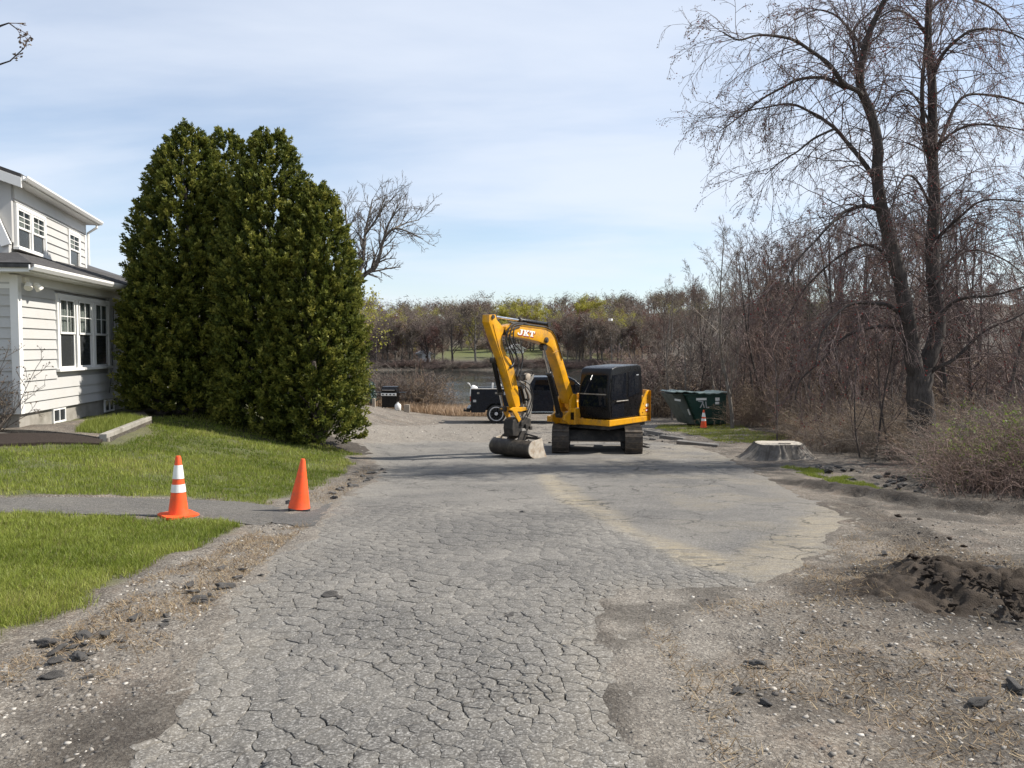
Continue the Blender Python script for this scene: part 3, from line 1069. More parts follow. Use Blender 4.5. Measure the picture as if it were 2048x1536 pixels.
def build_house(hw=hw):
    house = empty('house', HC, HA, 'white clapboard house with grey shingle roofs on the left lawn', 'house')
    rg = random.Random(4)
    LEN = 13.0; Z0 = .37; ZS = 2.99
    wall = MB().box((0.02, 0.03, -.5), (LEN, 6.5, .36)).build('foundation', CONC, house, .01)
    core = MB().box((0.04, .06, .36), (LEN, 6.4, ZS + .05)).build('wall', SIDING, house)

    def boards(parent, s0, s1, z0, z1, off, holes, exp=.205, face='long'):
        z = z0
        while z < z1 - .02:
            zt = min(z + exp, z1)
            spans = [(s0, s1)]
            for a, b, c, d in holes:
                if zt > c + .01 and z < d - .01:
                    ns = []
                    for u, v in spans:
                        if b <= u or a >= v: ns.append((u, v)); continue
                        if a > u: ns.append((u, a))
                        if b < v: ns.append((b, v))
                    spans = ns
            for u, v in spans:
                if v - u < .03: continue
                # butt joints
                cuts = [u]
                while v - cuts[-1] > 4.2:
                    cuts.append(cuts[-1] + rg.uniform(2.4, 3.8))
                cuts.append(v)
                for a, b in zip(cuts, cuts[1:]):
                    w = rg.uniform(-.002, .002)
                    if face == 'long':
                        pts = [(off + .03, z - .012), (off - .030 + w, z - .016), (off - .004, zt), (off + .03, zt)]
                        MB().prism(pts, a + .001, b - .001, 'X').build('siding_board', SIDING, parent)
                    else:
                        pts = [(off + .03, z - .012), (off - .030 + w, z - .016), (off - .004, zt), (off + .03, zt)]
                        MB().prism(pts, a + .001, b - .001, 'Y').build('siding_board', SIDING, parent)
            z = zt
        return

    def window(s0, s1, z0, z1, off, sashes, name='window', cols=2, rows=2, curtain_or_reflection=True):
        """a casing with double-hung sashes set into the long wall"""
        w = MB()
        c = .09
        w.box((s0, off - .06, z1 - c), (s1, off + .03, z1))
        w.box((s0, off - .06, z0), (s0 + c, off + .03, z1 - c))
        w.box((s1 - c, off - .06, z0), (s1, off + .03, z1 - c))
        n = len(sashes)
        for i in range(n - 1):
            m = .5 * (sashes[i][1] + sashes[i + 1][0])
            w.box((m - .05, off - .055, z0), (m + .05, off + .03, z1 - c))
        win = w.build(name, TRIM, house, .006)
        MB().box((s0 - .04, off - .10, z0 - .06), (s1 + .04, off + .02, z0)).build('sill', TRIM, win, .006)
        zm = .5 * (z0 + z1 - c)
        for a, b in sashes:
            for up in (0, 1):
                lo, hi = (zm - .01, z1 - c) if up else (z0, zm + .03)
                y = off - (.030 if up else .012)
                f = MB()
                t = .045
                f.box((a, y - .02, lo), (b, y + .015, lo + t)).box((a, y - .02, hi - t), (b, y + .015, hi))
                f.box((a, y - .0195, lo + t), (a + t, y + .0145, hi - t)).box((b - t, y - .0195, lo + t), (b, y + .0145, hi - t))
                if up:
                    for k in range(1, cols):
                        x = a + t + (b - a - 2 * t) * k / cols
                        f.box((x - .010, y - .012, lo + t), (x + .010, y + .010, hi - t))
                    for k in range(1, rows):
                        zz = lo + t + (hi - lo - 2 * t) * k / rows
                        f.box((a + t, y - .0115, zz - .010), (b - t, y + .0095, zz + .010))
                f.build('sash', TRIM, win, .003)
                MB().box((a + t * .8, y - .004, lo + t * .8), (b - t * .8, y + .002, hi - t * .8)).build('pane', GLASS_W if up else GLASS_S, win)
        # room behind the glass
        MB().box((s0 + c, off + .45, z0), (s1 - c, off + .47, z1 - c)).build('room_back', INTER, win)
        if curtain_or_reflection:
            m = MB()
            for a, b in sashes:
                for (u, v) in ((a + .02, a + (b - a) * .47), (b - (b - a) * .47, b - .02)):
                    k = 12
                    P = []
                    for i in range(k + 1):
                        x = u + (v - u) * i / k
                        P.append((x, off + .06 + .018 * math.sin(i * 1.9)))
                    for (p, q) in zip(P, P[1:]):
                        m.poly([(p[0], p[1], z0 + .05), (q[0], q[1], z0 + .05), (q[0], q[1], z1 - c), (p[0], p[1], z1 - c)])
            m.build('curtain_or_reflection', CURT, win, recalc=False)  # cloth downstairs; upstairs an added stand-in for reflected sky
        return (s0, s1, z0 - .06, z1)

    CB = (hw(224, 600)[0], hw(221, 700)[0], hw(215, 760)[0])
    hw0 = hw
    a, zt = hw(108, 586); b, _ = hw(214, 600); _, zb = hw(110, 738)
    d = (b - a)
    holes = [window(a, b, zb, zt, 0, [(a + .09 + d * .02, a + d * .31), (a + d * .385, a + d * .625), (a + d * .70, b - .09 - d * .01)], cols=2, rows=2)]
    # opening behind the window
    boards(core, .11, LEN, Z0, ZS, 0, holes)
    boards(core, .02, 6.3, Z0, ZS, 0, [], face='front') if False else None
    # front wall, facing the drive
    z = Z0
    while z < ZS - .02:
        zt2 = min(z + .205, ZS)
        MB().prism([(.03, z - .012), (-.030 + rg.uniform(-.002, .002), z - .016), (-.004, zt2), (.03, zt2)], .11, 6.3, 'Y').build('siding_board', SIDING, core)
        z = zt2
    MB().box((-.035, -.035, Z0 - .02), (.11, .11, ZS)).build('corner_board', TRIM, house, .006)
    MB().box((.11, -.024, ZS - .16), (LEN, .03, ZS + .02)).build('frieze_board', TRIM, house, .004)
    MB().box((-.024, .11, ZS - .26), (.03, 6.4, ZS + .02)).build('frieze_board', TRIM, house, .004)
    # basement windows
    for px in (119, 219):
        s, _ = hw(px, 828 if px < 200 else 800)
        o = MB().box((s - .30, -.012, .03), (s + .30, .05, .07)).box((s - .30, -.012, .30), (s + .30, .05, .345)).box((s - .30, -.011, .07), (s - .26, .05, .30)).box((s + .26, -.011, .07), (s + .30, .05, .30)).box((s - .015, -.011, .07), (s + .015, .05, .30)).build('basement_window', TRIM, house, .003)
        MB().box((s - .26, .006, .07), (s + .26, .02, .30)).build('pane', GLASS_S, o)

    # eaves of the lower storey: soffit, fascia, gutter
    OV = .42
    ZE = 3.11
    s_end = LEN + .3
    MB().box((-OV, -OV, ZS + .02), (s_end, .03, ZS + .05)).build('soffit', TRIM, house, .004)
    MB().box((-OV, .03, ZS + .02), (.03, 6.5, ZS + .05)).build('soffit', TRIM, house, .004)
    MB().box((-OV + .02, -OV - .022, ZS + .015), (s_end, -OV - .001, ZE + .035)).build('fascia', TRIM, house, .004)
    MB().box((-OV - .022, -OV, ZS + .015), (-OV - .001, 6.5, ZE + .035)).build('fascia', TRIM, house, .004)
    g = MB()
    gp = [(-OV - .024, ZE + .02), (-OV - .024, ZE - .08), (-OV - .09, ZE - .08), (-OV - .13, ZE - .02), (-OV - .13, ZE + .03), (-OV - .115, ZE + .03), (-OV - .115, ZE - .01), (-OV - .04, ZE - .06), (-OV - .04, ZE + .02)]
    g.prism(gp, -OV - .10, s_end, 'X')
    g.build('gutter', TRIM, house, 0)
    # lower roof: right slope, front slope meeting on a hip
    YD = 1.9          # set-back of the upper wall
    SD = hw(27, 497, YD)[0]          # where the gambrel end starts
    ZR = 3.93
    rt = MB()
    th = .07
    A0 = (-OV - .06, -OV - .06, ZE + .04); A1 = (s_end, -OV - .06, ZE + .04)
    B0 = (SD - .02, YD + .02, ZR); B1 = (s_end, YD + .02, ZR)
    C0 = (-OV - .06, 7.5, ZE + .04); D0 = (SD - .02, 7.5, ZR)
    E1 = (s_end, YD + 4.5, ZR + .9)
    def slab(m, pts):
        v0 = [m.bm.verts.new(p) for p in pts]; v1 = [m.bm.verts.new((p[0], p[1], p[2] - th)) for p in pts]
        m.bm.faces.new(v0); m.bm.faces.new(v1[::-1])
        for i in range(len(pts)):
            j = (i + 1) % len(pts)
            m.bm.faces.new((v0[i], v1[i], v1[j], v0[j]))
    lower = empty('lower_roof', (0, 0, 0)); lower.parent = house
    m = MB(); slab(m, [A0, A1, B1, B0]); m.build('roof_deck', SHINGLE, lower)
    m = MB(); slab(m, [(A0[0], A0[1] + .001, A0[2] - .001), (B0[0], B0[1] + .001, B0[2] - .001), D0, C0]); m.build('roof_deck', SHINGLE, lower)
    m = MB(); slab(m, [(7.95, YD + .02, ZR), (s_end, YD + .02, ZR), (s_end, YD + 3.2, ZR + 1.05), (7.95, YD + 3.2, ZR + 1.05)]); m.build('roof_deck', SHINGLE, lower)
    # shingle courses, each a thin strip lapping the one below
    nc = 13
    for k in range(nc):
        f0, f1 = k / nc, (k + 1.25) / nc
        f1 = min(f1, 1)
        def at(f, s_):   # along right slope
            return (s_, A0[1] + (B0[1] - A0[1]) * f, A0[2] + (B0[2] - A0[2]) * f + .012 + (.010 if f == f0 else 0))
        l0 = A0[0] + (B0[0] - A0[0]) * f0; l1 = A0[0] + (B0[0] - A0[0]) * f1
        m = MB(); p = [at(f0, l0), at(f0, s_end), at(f1, s_end), at(f1, l1)]
        m.poly(p); q = [(a_, b_, c_ - .012) for a_, b_, c_ in p]
        m.poly([p[0], q[0], q[1], p[1]])
        m.build('shingle_course', SHINGLE, lower, recalc=False)
        def af(f, y_):
            return (A0[0] + (B0[0] - A0[0]) * f, y_, A0[2] + (B0[2] - A0[2]) * f + .012 + (.010 if f == f0 else 0))
        y0 = A0[1] + (B0[1] - A0[1]) * f0; y1 = A0[1] + (B0[1] - A0[1]) * f1
        m = MB(); p = [af(f0, 7.5), af(f0, y0), af(f1, y1), af(f1, 7.5)]
        m.poly(p); q = [(a_, b_, c_ - .012) for a_, b_, c_ in p]
        m.poly([p[0], q[0], q[1], p[1]])
        m.build('shingle_course', SHINGLE, lower, recalc=False)

    # upper storey with its long dormer; it stands a few degrees askew to the wing below
    SE = hw(170, 500, YD)[0]
    ZT = hw(172, 446, YD)[1] + .02
    UA = R(6.5)
    Pv = HC + hx * SE + hy * YD
    ux = np.array([math.cos(HA + UA), math.sin(HA + UA), 0]); uy = np.array([-math.sin(HA + UA), math.cos(HA + UA), 0])

    def hw(px, py, off=0.0):
        p = on_plane(px, py, Pv, uy)
        return SE + float(np.dot(p - Pv, ux)), float(p[2] - HZ)
    before = set(bpy.data.objects)
    SD = hw(27, 497)[0]
    up = MB().box((SD + .05, YD + .06, ZR - .3), (SE, YD + 6.8, ZT)).build('upper_wall', SIDING, house)
    a, z1 = hw(27, 405, YD); b, _ = hw(87, 430, YD); _, z0 = hw(38, 496, YD)
    d = b - a
    h2 = [window(a, b, z0, z1, YD, [(a + .10, a + d * .46), (a + d * .54, b - .10)], cols=2, rows=3, curtain_or_reflection=True)]  # pale folds added upstairs to imitate sky reflected in the panes
    a, z1 = hw(133, 449, YD); b, _ = hw(156, 460, YD)
    h2.append(window(a, b, z0, h2[0][3], YD, [(a + .08, b - .08)], cols=2, rows=3, curtain_or_reflection=True))  # same added folds for the sky's reflection in this glass
    boards(up, SD + .08, SE - .1, ZR - .30, ZT - .36, YD, h2)
    MB().box((SE - .1, YD - .035, ZR - .1), (SE + .035, YD + .12, ZT)).build('corner_board', TRIM, house, .005)
    MB().box((SD + .08, YD - .03, ZT - .36), (SE - .1, YD + .03, ZT)).build('frieze_board', TRIM, house, .004)
    # gambrel end, clad in finer boards, with its rake boards
    ridge_y, ridge_z = YD + 3.9, ZT + 1.35
    knee_y, knee_z = YD + .55, ZT - .05
    prof = [(YD + .06, ZR - .3), (YD + .06, ZR + .05), (knee_y, knee_z), (ridge_y, ridge_z), (2 * ridge_y - knee_y, knee_z), (2 * ridge_y - YD, ZR - .3)]
    ge = MB().prism(prof, SD - .10, SD + .05, 'X').build('gable_wall', SIDING, house)
    z = ZR
    while z < knee_z:
        f = (z - ZR) / (knee_z - ZR)
        y0 = YD + .06 + (knee_y - YD) * f + .16
        MB().prism([(SD - .095, z), (SD - .128, z), (SD - .104, z + .13), (SD - .095, z + .13)], y0, ridge_y + 2, 'Y').build('siding_board', SIDING, ge)
        z += .13
    def rake(p, q, w, nm):
        dy_, dz_ = q[0] - p[0], q[1] - p[1]
        L = math.hypot(dy_, dz_); ny_, nz_ = dz_ / L * w, -dy_ / L * w
        MB().prism([(p[0], p[1]), (q[0], q[1]), (q[0] + ny_, q[1] + nz_), (p[0] + ny_, p[1] + nz_)], SD - .17, SD - .09, 'X').build(nm, TRIM, house, .005)
    rake((YD + .0, ZR - .05), (knee_y - .04, knee_z), .20, 'rake_board')
    MB().prism([(YD, ZR), (YD, ZT), (knee_y, ZT), (knee_y, knee_z)], SD - .06, SD + .06, 'X').build('dormer_cheek', SIDING, house)
    # dormer roof with deep white eave
    OE = .30
    ro = MB()
    th = .08
    e = (YD - OE, ZT + .10); r_ = (ridge_y, ridge_z + .22)
    slab(ro, [(SD - .35, e[0], e[1]), (SE + .35, e[0], e[1]), (SE + .35, r_[0], r_[1]), (SD - .35, r_[0], r_[1])])
    slab(ro, [(SD - .35, 2 * ridge_y - e[0], e[1]), (SD - .35, r_[0] + .001, r_[1]), (SE + .35, r_[0] + .001, r_[1]), (SE + .35, 2 * ridge_y - e[0], e[1])])
    ro.build('upper_roof', SHINGLE, house)
    MB().box((SD - .34, YD - OE - .02, ZT - .06), (SE + .34, YD - OE + .012, ZT + .045)).build('fascia', TRIM, house, .004)
    MB().box((SD - .34, YD - OE + .012, ZT - .05), (SE + .34, YD + .06, ZT - .01)).build('soffit', TRIM, house, .003)
    MB().prism([(YD - OE - .022, ZT + .055), (YD - OE - .022, ZT - .04), (YD - OE - .08, ZT - .04), (YD - OE - .12, ZT + .02), (YD - OE - .12, ZT + .06), (YD - OE - .10, ZT + .06), (YD - OE - .10, ZT + .03), (YD - OE - .04, ZT - .015), (YD - OE - .04, ZT + .055)], SD - .34, SE + .36, 'X').build('gutter', TRIM, house)
    rk = MB()
    dz_ = (r_[1] - e[1]) / (r_[0] - e[0])
    rk.prism([(e[0], e[1] - .085), (r_[0], r_[1] - .085), (r_[0], r_[1] - .33), (e[0], e[1] - .30)], SD - .36, SD - .30, 'X')
    rk.build('rake_board', TRIM, house, .004)
    MB().tube([(SE + .10, YD - .30, ZT - .05), (SE + .10, YD - .30, ZT - .15), (SE + .08, YD - .07, ZT - .32), (SE + .08, YD - .07, ZR + .1)], .038, 8).build('downspout', TRIM, house)
    MU = Matrix.Translation((SE, YD, 0)) @ Matrix.Rotation(UA, 4, 'Z') @ Matrix.Translation((-SE, -YD, 0))
    for o in set(bpy.data.objects) - before:
        if o.type == 'MESH': o.data.transform(MU)
    # twin flood lamp under the soffit
    fl = MB().box((.16, -.10, ZS - .13), (.30, -.02, ZS - .03)).build('flood_lamp', CURT, house, .01)
    for k in (0, 1):
        MB().lathe([(.02, 0), (.055, .05), (.075, .16), (.07, .165)], 14, (0, 0, 0), 'X').build('lamp_head', CURT, fl)
        o = fl.children[-1]
        o.location = (.10 + .22 * k, -.17, ZS - .13); o.rotation_euler = (0, R(50), R(200 if k == 0 else -40))
    # service cable run down the wall
    MB().tube([(CB[0], -.035, 2.6), (CB[1], -.04, 1.2), (CB[2], -.04, .5)], .008, 6).build('cable', RUB, house)
    return house


house = build_house()

# ------------------------------------------------------------------ garden bed beside the house
def garden():
    p1 = gpx(4, 868); p2 = gpx(214, 884); p3 = gpx(304, 846)
    def kerb(nm, a, b, h0, w, lab):
        v = Vector((b[0] - a[0], b[1] - a[1], 0)); L = v.length
        za, zb = T(*a), T(*b)
        rz = math.atan2(v.y, v.x)
        m = MB()
        N = 8
        for i in range(N):
            pass
        pts = [(0, -.25), (L, zb - za - .25), (L, zb - za + h0), (0, h0)]
        m.prism(pts, 0, w, 'Y')
        o = m.build(nm, CONC, None, .012)
        o.location = (a[0], a[1], za); o.rotation_euler = (0, 0, rz)
        tag(o, lab, 'kerb')
        return o
    kerb('garden_kerb', p2, p3, .15, .13, 'low pale concrete garden kerb running from the mulch towards the evergreens')
    kerb('garden_kerb', (p1[0] - 2.5, p1[1] + .1), (p2[0] - .02, p2[1] + .04), .09, .10, 'low dark concrete garden kerb along the front of the planting bed')
    bed = [p2, p3, (p3[0] - .9, p3[1] + 1.5), (HC[0] + .2, HC[1] + .6), (p1[0] - 2, p1[1] + .3)]
    o = sheet('planting_bed', bed, MATS['loose_ground'], .07, .5)
    tag(o, kind='structure')
    q = GP((0, 872), (130, 872), (205, 884), (200, 892), (100, 890), (0, 894))
    q = [(q[0][0] - 2.5, q[0][1])] + q + [(q[-1][0] - 2.5, q[-1][1])]
    tag(sheet('mulch_strip', q, MULCH, .05, .4), 'dark mulch strip in front of the garden kerb', 'mulch', kind='stuff')


garden()

# ------------------------------------------------------------------ the excavator
EX = np.array([2.35, 21.3])
EXZ = T(EX[0], EX[1])
EXA = math.atan2(-.766, -.643)
ef = np.array([math.cos(EXA), math.sin(EXA), 0]); el = np.array([-math.sin(EXA), math.cos(EXA), 0])
EXO = np.array([EX[0], EX[1], EXZ])


def ex(px, py, yl):
    """a pixel on the upright plane `yl` metres left of the machine's middle -> forward, up"""
    p = on_plane(px, py, EXO + el * yl, el)
    return float(np.dot(p - EXO, ef)), float(p[2] - EXZ)


def c1(cx, cy):
    return 900 + cx / 4.517, 600 + cy / 4.517


def exs(pts, yl):
    return [ex(*c1(a, b), yl) for a, b in pts]


def build_excavator():
    e = empty('excavator', EXO, EXA, 'yellow and black tracked excavator with its bucket resting on the cracked drive', 'excavator')
    YB = -.22        # middle plane of the boom
    TB = .15         # half width of the boom
    # ---- undercarriage, turned against the house of the machine
    rel = math.atan2(-.996, -.09) - EXA
    Mu = Matrix.Rotation(rel, 4, 'Z')
    GA = 1.0 - .04; TL = 1.42; TH = .37; TWD = .45
    for sgn in (-1, 1):
        yc = sgn * GA
        tr = MB()
        NS = 44
        per = 2 * (2 * (TL - TH)) + 2 * math.pi * TH
        for k in range(NS):
            s = k / NS * per
            st = 2 * (TL - TH)
            if s < st: p = (-(TL - TH) + s, 2 * TH, 0)
            elif s < st + math.pi * TH:
                a = (s - st) / TH; p = ((TL - TH) + TH * math.sin(a), TH + TH * math.cos(a), a)
            elif s < 2 * st + math.pi * TH: p = ((TL - TH) - (s - st - math.pi * TH), 0, math.pi)
            else:
                a = (s - 2 * st - math.pi * TH) / TH; p = (-(TL - TH) - TH * math.sin(a), TH - TH * math.cos(a), math.pi + a)
            Mx = Mu @ Matrix.Translation((p[0], yc, p[1])) @ Matrix.Rotation(p[2], 4, 'Y')
            w = per / NS
            tr.box((-w * .47, -TWD / 2, -.045), (w * .47, TWD / 2, -.012), Mx)
            tr.box((-.012, -TWD / 2, -.012), (.014, TWD / 2, .018), Mx)
        t = tr.build('track', TRACKM, e)
        fr = MB().prism([(-TL + .28, .22), (TL - .28, .22), (TL - .24, .42), (TL - .5, .56), (-TL + .5, .56), (-TL + .24, .42)], yc - .13, yc + .13, 'Y', Mu)
        fr.build('track_frame', IRON, t, .01)
        for x in (-TL + TH, TL - TH):
            m = MB().lathe([(.08, -.14), (.29, -.14), (.30, -.05), (.30, .05), (.29, .14), (.08, .14)], 20, (x, yc, TH), 'Y')
            for v in m.bm.verts: v.co = Mu @ v.co
            m.build('idler_wheel', IRON, t)
        for i in range(5):
            m = MB().lathe([(.09, -.13), (.10, -.10), (.10, .10), (.09, .13)], 12, (-.75 + i * .375, yc, .15), 'Y')
            for v in m.bm.verts: v.co = Mu @ v.co
            m.build('roller', IRON, t)
    cf = MB().prism([(-.75, .33), (.75, .33), (.62, .62), (-.62, .62)], -GA + .1, GA - .1, 'Y', Mu)
    cf.build('carbody', IRON, e, .02)
    MB().lathe([(.50, .60), (.50, .80)], 28).build('slew_ring', IRON, e)
    # dozer blade on the far end
    bl = MB()
    prof = [(-1.72, .03), (-1.78, .14), (-1.80, .28), (-1.76, .44), (-1.73, .44), (-1.76, .28), (-1.74, .14), (-1.69, .03)]
    bl.prism(prof, -1.15, 1.15, 'Y', Mu)
    bo = bl.build('dozer_blade', STEEL, e)
    for s in (-1, 1):
        MB().prism([(-1.74, .16), (-1.74, .34), (-.55, .46), (-.55, .34)], s * .42 - .06, s * .42 + .06, 'Y', Mu).build('blade_arm', IRON, bo, .01)
    MB().prism([(-1.70, .015), (-1.66, .015), (-1.685, .07), (-1.725, .07)], -1.15, 1.15, 'Y', Mu).build('cutting_edge', PALE_STEEL, bo)
    # ---- platform and body
    pl = [(1.06, -.42), (1.06, 1.12), (-.95, 1.12), (-1.22, .72), (-1.34, .25), (-1.34, -.25), (-1.22, -.72), (-.95, -1.10), (.62, -1.10), (.75, -.42)]
    MB().prism(pl, .80, .96, 'Z').build('platform', YEL, e, .02)
    MB().prism([(a * .93, b * .93) for a, b in pl], .70, .80, 'Z').build('platform_underside', IRON, e)
    # engine hood and counterweight
    hood = [(-.52, -1.06), (-.52, 1.06), (-.90, 1.07), (-1.17, .70), (-1.29, .25), (-1.29, -.25), (-1.17, -.70), (-.92, -1.06)]
    MB().prism(hood, .965, 1.52, 'Z').build('engine_hood', YEL, e, .05, seg=3)
    cw = [(-.86, -1.06), (-.80, 1.06), (-.93, 1.08), (-1.20, .72), (-1.33, .26), (-1.33, -.26), (-1.20, -.72), (-.94, -1.08)]
    # rear left corner panel: upright post with a sloping, drilled side panel
    sp = MB().prism([(-.50, .975), (-1.00, .975), (-1.00, 1.66), (-.86, 1.66), (-.62, 1.42), (-.46, 1.10)], 1.075, 1.115, 'Y').build('side_panel', YEL, e, .008)
    for (x, z) in ((-.66, 1.30), (-.78, 1.22), (-.70, 1.14), (-.86, 1.44), (-.62, 1.06)):
        MB().lathe([(.016, 0), (.016, .004)], 10, (x, 1.1165, z), 'Y').build('vent_hole', BLK, sp)
    MB().prism([(-.78, 1.06), (-.93, 1.06), (-.93, 1.16), (-.84, 1.20), (-.78, 1.16)], 1.117, 1.120, 'Y').build('decal', DECALR, sp)
    MB().prism([(-.78, 1.215), (-.93, 1.215), (-.93, 1.29), (-.80, 1.29)], 1.117, 1.120, 'Y').build('decal', DECALW, sp)
    MB().prism([(-.79, 1.10), (-.90, 1.10), (-.90, 1.13), (-.79, 1.13)], 1.1205, 1.122, 'Y').build('decal', DECALW, sp)
    MB().prism([(-1.005, 1.12), (-.93, 1.20), (-1.16, .80), (-1.24, .76)], .80, 1.67, 'Z').build('corner_post', YEL, e, .015)
    # right-hand box and fuel tank beside the boom
    MB().box((-.5, -1.06, .965), (.58, -.52, 1.34)).build('tank_cover', YEL, e, .04, seg=3)
    MB().box((.60, -.98, .80), (.98, -.50, .955)).build('step_plate', YEL, e, .012)
    st = MB().box((.98, -.02, .80), (1.24, .16, 1.24)).build('step_box', YEL, e, .02)
    MB().box((1.242, .015, .93), (1.248, .125, 1.13)).build('box_recess', BLK, st)
    # ---- cab
    y0, y1 = .15, 1.09
    cabp = [(-.58, .97), (.98, .97), (1.06, 1.25), (1.07, 1.62), (.99, 2.16), (.90, 2.30), (.72, 2.35), (-.40, 2.39), (-.56, 2.35), (-.60, 2.22), (-.66, 1.62)]
    cab = MB().prism(cabp, y0, y1, 'Y').build('cab', BLK, e, .035, smooth=True, seg=3)
    for (a, b) in ((1.30, 1.60), (1.66, 2.13)):
        def fx(z): return np.interp(z, [.97, 1.25, 1.62, 2.16], [.98, 1.06, 1.07, .99])
        m = MB()
        m.prism([(fx(a) + .001, a), (fx(a) + .010, a), (fx(b) + .010, b), (fx(b) + .001, b)], y0 + .07, y1 - .08, 'Y')
        m.build('windscreen', GLASS_D, cab)
    MB().prism([(1.045, 1.615), (1.085, 1.615), (1.085, 1.645), (1.045, 1.645)], y0 + .06, y1 - .07, 'Y').build('screen_rail', STEEL, cab)
    for pts in (([(.20, 1.48), (.95, 1.48), (.97, 1.62), (.90, 2.13), (.22, 2.18)]), ([(-.50, 1.62), (.10, 1.52), (.10, 2.19), (-.44, 2.21)]), ([(.30, 1.03), (.90, 1.03), (.95, 1.40), (.30, 1.40)])):
        MB().prism(pts, y1 + .001, y1 + .009, 'Y').build('side_window', GLASS_D, cab)
    MB().prism([(-.42, 2.10), (-.30, 2.10), (-.30, 2.12), (-.42, 2.12)], y1 + .010, y1 + .014, 'Y').build('window_sticker', DECALG, cab)
    MB().tube([(.98, y1 + .05, 1.05), (1.02, y1 + .06, 1.35), (.96, y1 + .055, 1.9), (.93, y1 + .03, 2.05)], .014, 8).build('grab_rail', BLK, cab)
    MB().tube([(.15, y1 + .03, 1.44), (.75, y1 + .045, 1.44)], .014, 8).build('door_handle', STEEL, cab)
    MB().box((.70, y1 - .20, 2.13), (.78, y1 - .10, 2.19)).build('work_lamp', WHITEP, cab, .01)
    cab.children[-1].location = (.28, 0, 0)
    MB().prism([(-.50, .96), (.92, .96), (.72, .99), (-.40, .99)], y0 + .05, y1 - .06, 'Y').build('roof_hatch', BLK, cab)
    cab.children[-1].location = (0.02, 0, 1.417)
    MB().tube([(.45, y0 - .02, 2.34), (.45, y0 - .16, 2.31), (.46, y0 - .22, 2.22)], .012, 8).build('mirror_arm', BLK, cab)
    # rail beside the boom
    MB().tube([(.92, .10, .98), (.92, .06, 1.40), (.80, .02, 1.72), (.55, .02, 1.80), (.35, .05, 1.75), (.3, .05, 1.34)], .018, 8).build('hand_rail', BLK, e)
    # ---- swing post
    fz = ex(*c1(1085, 985), YB)
    foot = ex(*c1(1075, 920), YB)
    MB().prism([(.70, .84), (1.30, .80), (1.52, .93), (1.50, 1.05), (1.26, 1.16), (1.22, 1.46), (1.10, 1.62), (.98, 1.60), (.94, 1.25), (.74, 1.10)], YB - .24, YB - .17, 'Y').build('swing_bracket', YEL, e, .015)
    MB().prism([(.70, .84), (1.30, .80), (1.52, .93), (1.50, 1.05), (1.26, 1.16), (1.22, 1.46), (1.10, 1.62), (.98, 1.60), (.94, 1.25), (.74, 1.10)], YB + .17, YB + .24, 'Y').build('swing_bracket', YEL, e, .015)
    MB().box((.66, YB - .18, .80), (1.20, YB + .18, 1.12)).build('swing_post', YEL, e, .02)
    # ---- boom
    side = exs([(505, 240), (560, 214), (700, 232), (860, 255), (925, 285), (962, 340), (988, 430), (1020, 540), (1062, 680), (1102, 810), (1135, 925),
                (1085, 940), (1045, 800), (1000, 640), (950, 490), (915, 430), (870, 400), (800, 375), (700, 350), (600, 335), (525, 322), (502, 290)], YB + TB)
    bm_ = MB().prism(side, YB - TB, YB + TB, 'Y').build('boom', YEL, e, .018, smooth=True)
    # edge flange along the boom's side plate
    def strip(pl_, w, yl, name, mat, par):
        m = MB()
        for p, q in zip(pl_, pl_[1:]):
            d = Vector((q[0] - p[0], q[1] - p[1])); d.normalize(); n = Vector((-d.y, d.x)) * w
            m.prism([p, q, (q[0] + n.x, q[1] + n.y), (p[0] + n.x, p[1] + n.y)], yl, yl + .012, 'Y')
        return m.build(name, mat, par)
    tp = exs([(540, 222), (700, 240), (860, 262), (918, 290), (952, 345), (978, 435), (1010, 545)], YB + TB)
    strip(tp, -.030, YB + TB + .001, 'boom_flange', YEL, bm_)
    MB().tube([(a, YB + TB + .02, b + .05) for a, b in tp], .014, 6).build('hydraulic_pipe', IRON, bm_)
    MB().tube([(a, YB + TB - .05, b + .07) for a, b in tp], .014, 6).build('hydraulic_pipe', IRON, bm_)
    g = ex(*c1(868, 362), YB + TB)
    MB().lathe([(.075, 0), (.075, .03), (.04, .035), (.04, .05)], 16, (g[0], YB + TB, g[1]), 'Y').build('boom_lamp', IRON, bm_)
    w = exs([(925, 480), (985, 455)], YB + TB)
    MB().tube([(w[0][0], YB + TB + .003, w[0][1]), (w[1][0], YB + TB + .003, w[1][1])], .008, 6).build('weld_seam', YEL, bm_)
    # lettering painted on the boom
    L = {'J': [[(.42, 1), (1.0, 1), (1.0, .84), (.90, .84), (.90, .30), (.80, .08), (.58, 0), (.30, 0), (.08, .10), (.02, .32), (.14, .42), (.30, .36), (.32, .22), (.44, .14), (.56, .20), (.58, .34), (.58, .84), (.42, .84)]],
         'K': [[(0, 1), (.46, 1), (.46, .84), (.38, .84), (.38, .60), (.66, .84), (.58, .84), (.58, 1), (1, 1), (1, .84), (.92, .84), (.62, .56), (.90, .16), (1.02, .16), (1.02, 0), (.56, 0), (.56, .16), (.62, .16), (.45, .42), (.38, .36), (.38, .16), (.46, .16), (.46, 0), (0, 0), (0, .16), (.10, .16), (.10, .84), (0, .84)]],
         'T': [[(0, 1), (1, 1), (1, .60), (.86, .60), (.82, .82), (.66, .82), (.66, .16), (.78, .16), (.78, 0), (.22, 0), (.22, .16), (.34, .16), (.34, .82), (.18, .82), (.14, .60), (0, .60)]]}
    o_ = np.array(ex(*c1(603, 312), YB + TB)); r_ = np.array(ex(*c1(762, 335), YB + TB)); t_ = np.array(ex(*c1(612, 260), YB + TB))
    u = (r_ - o_); v = (t_ - o_)
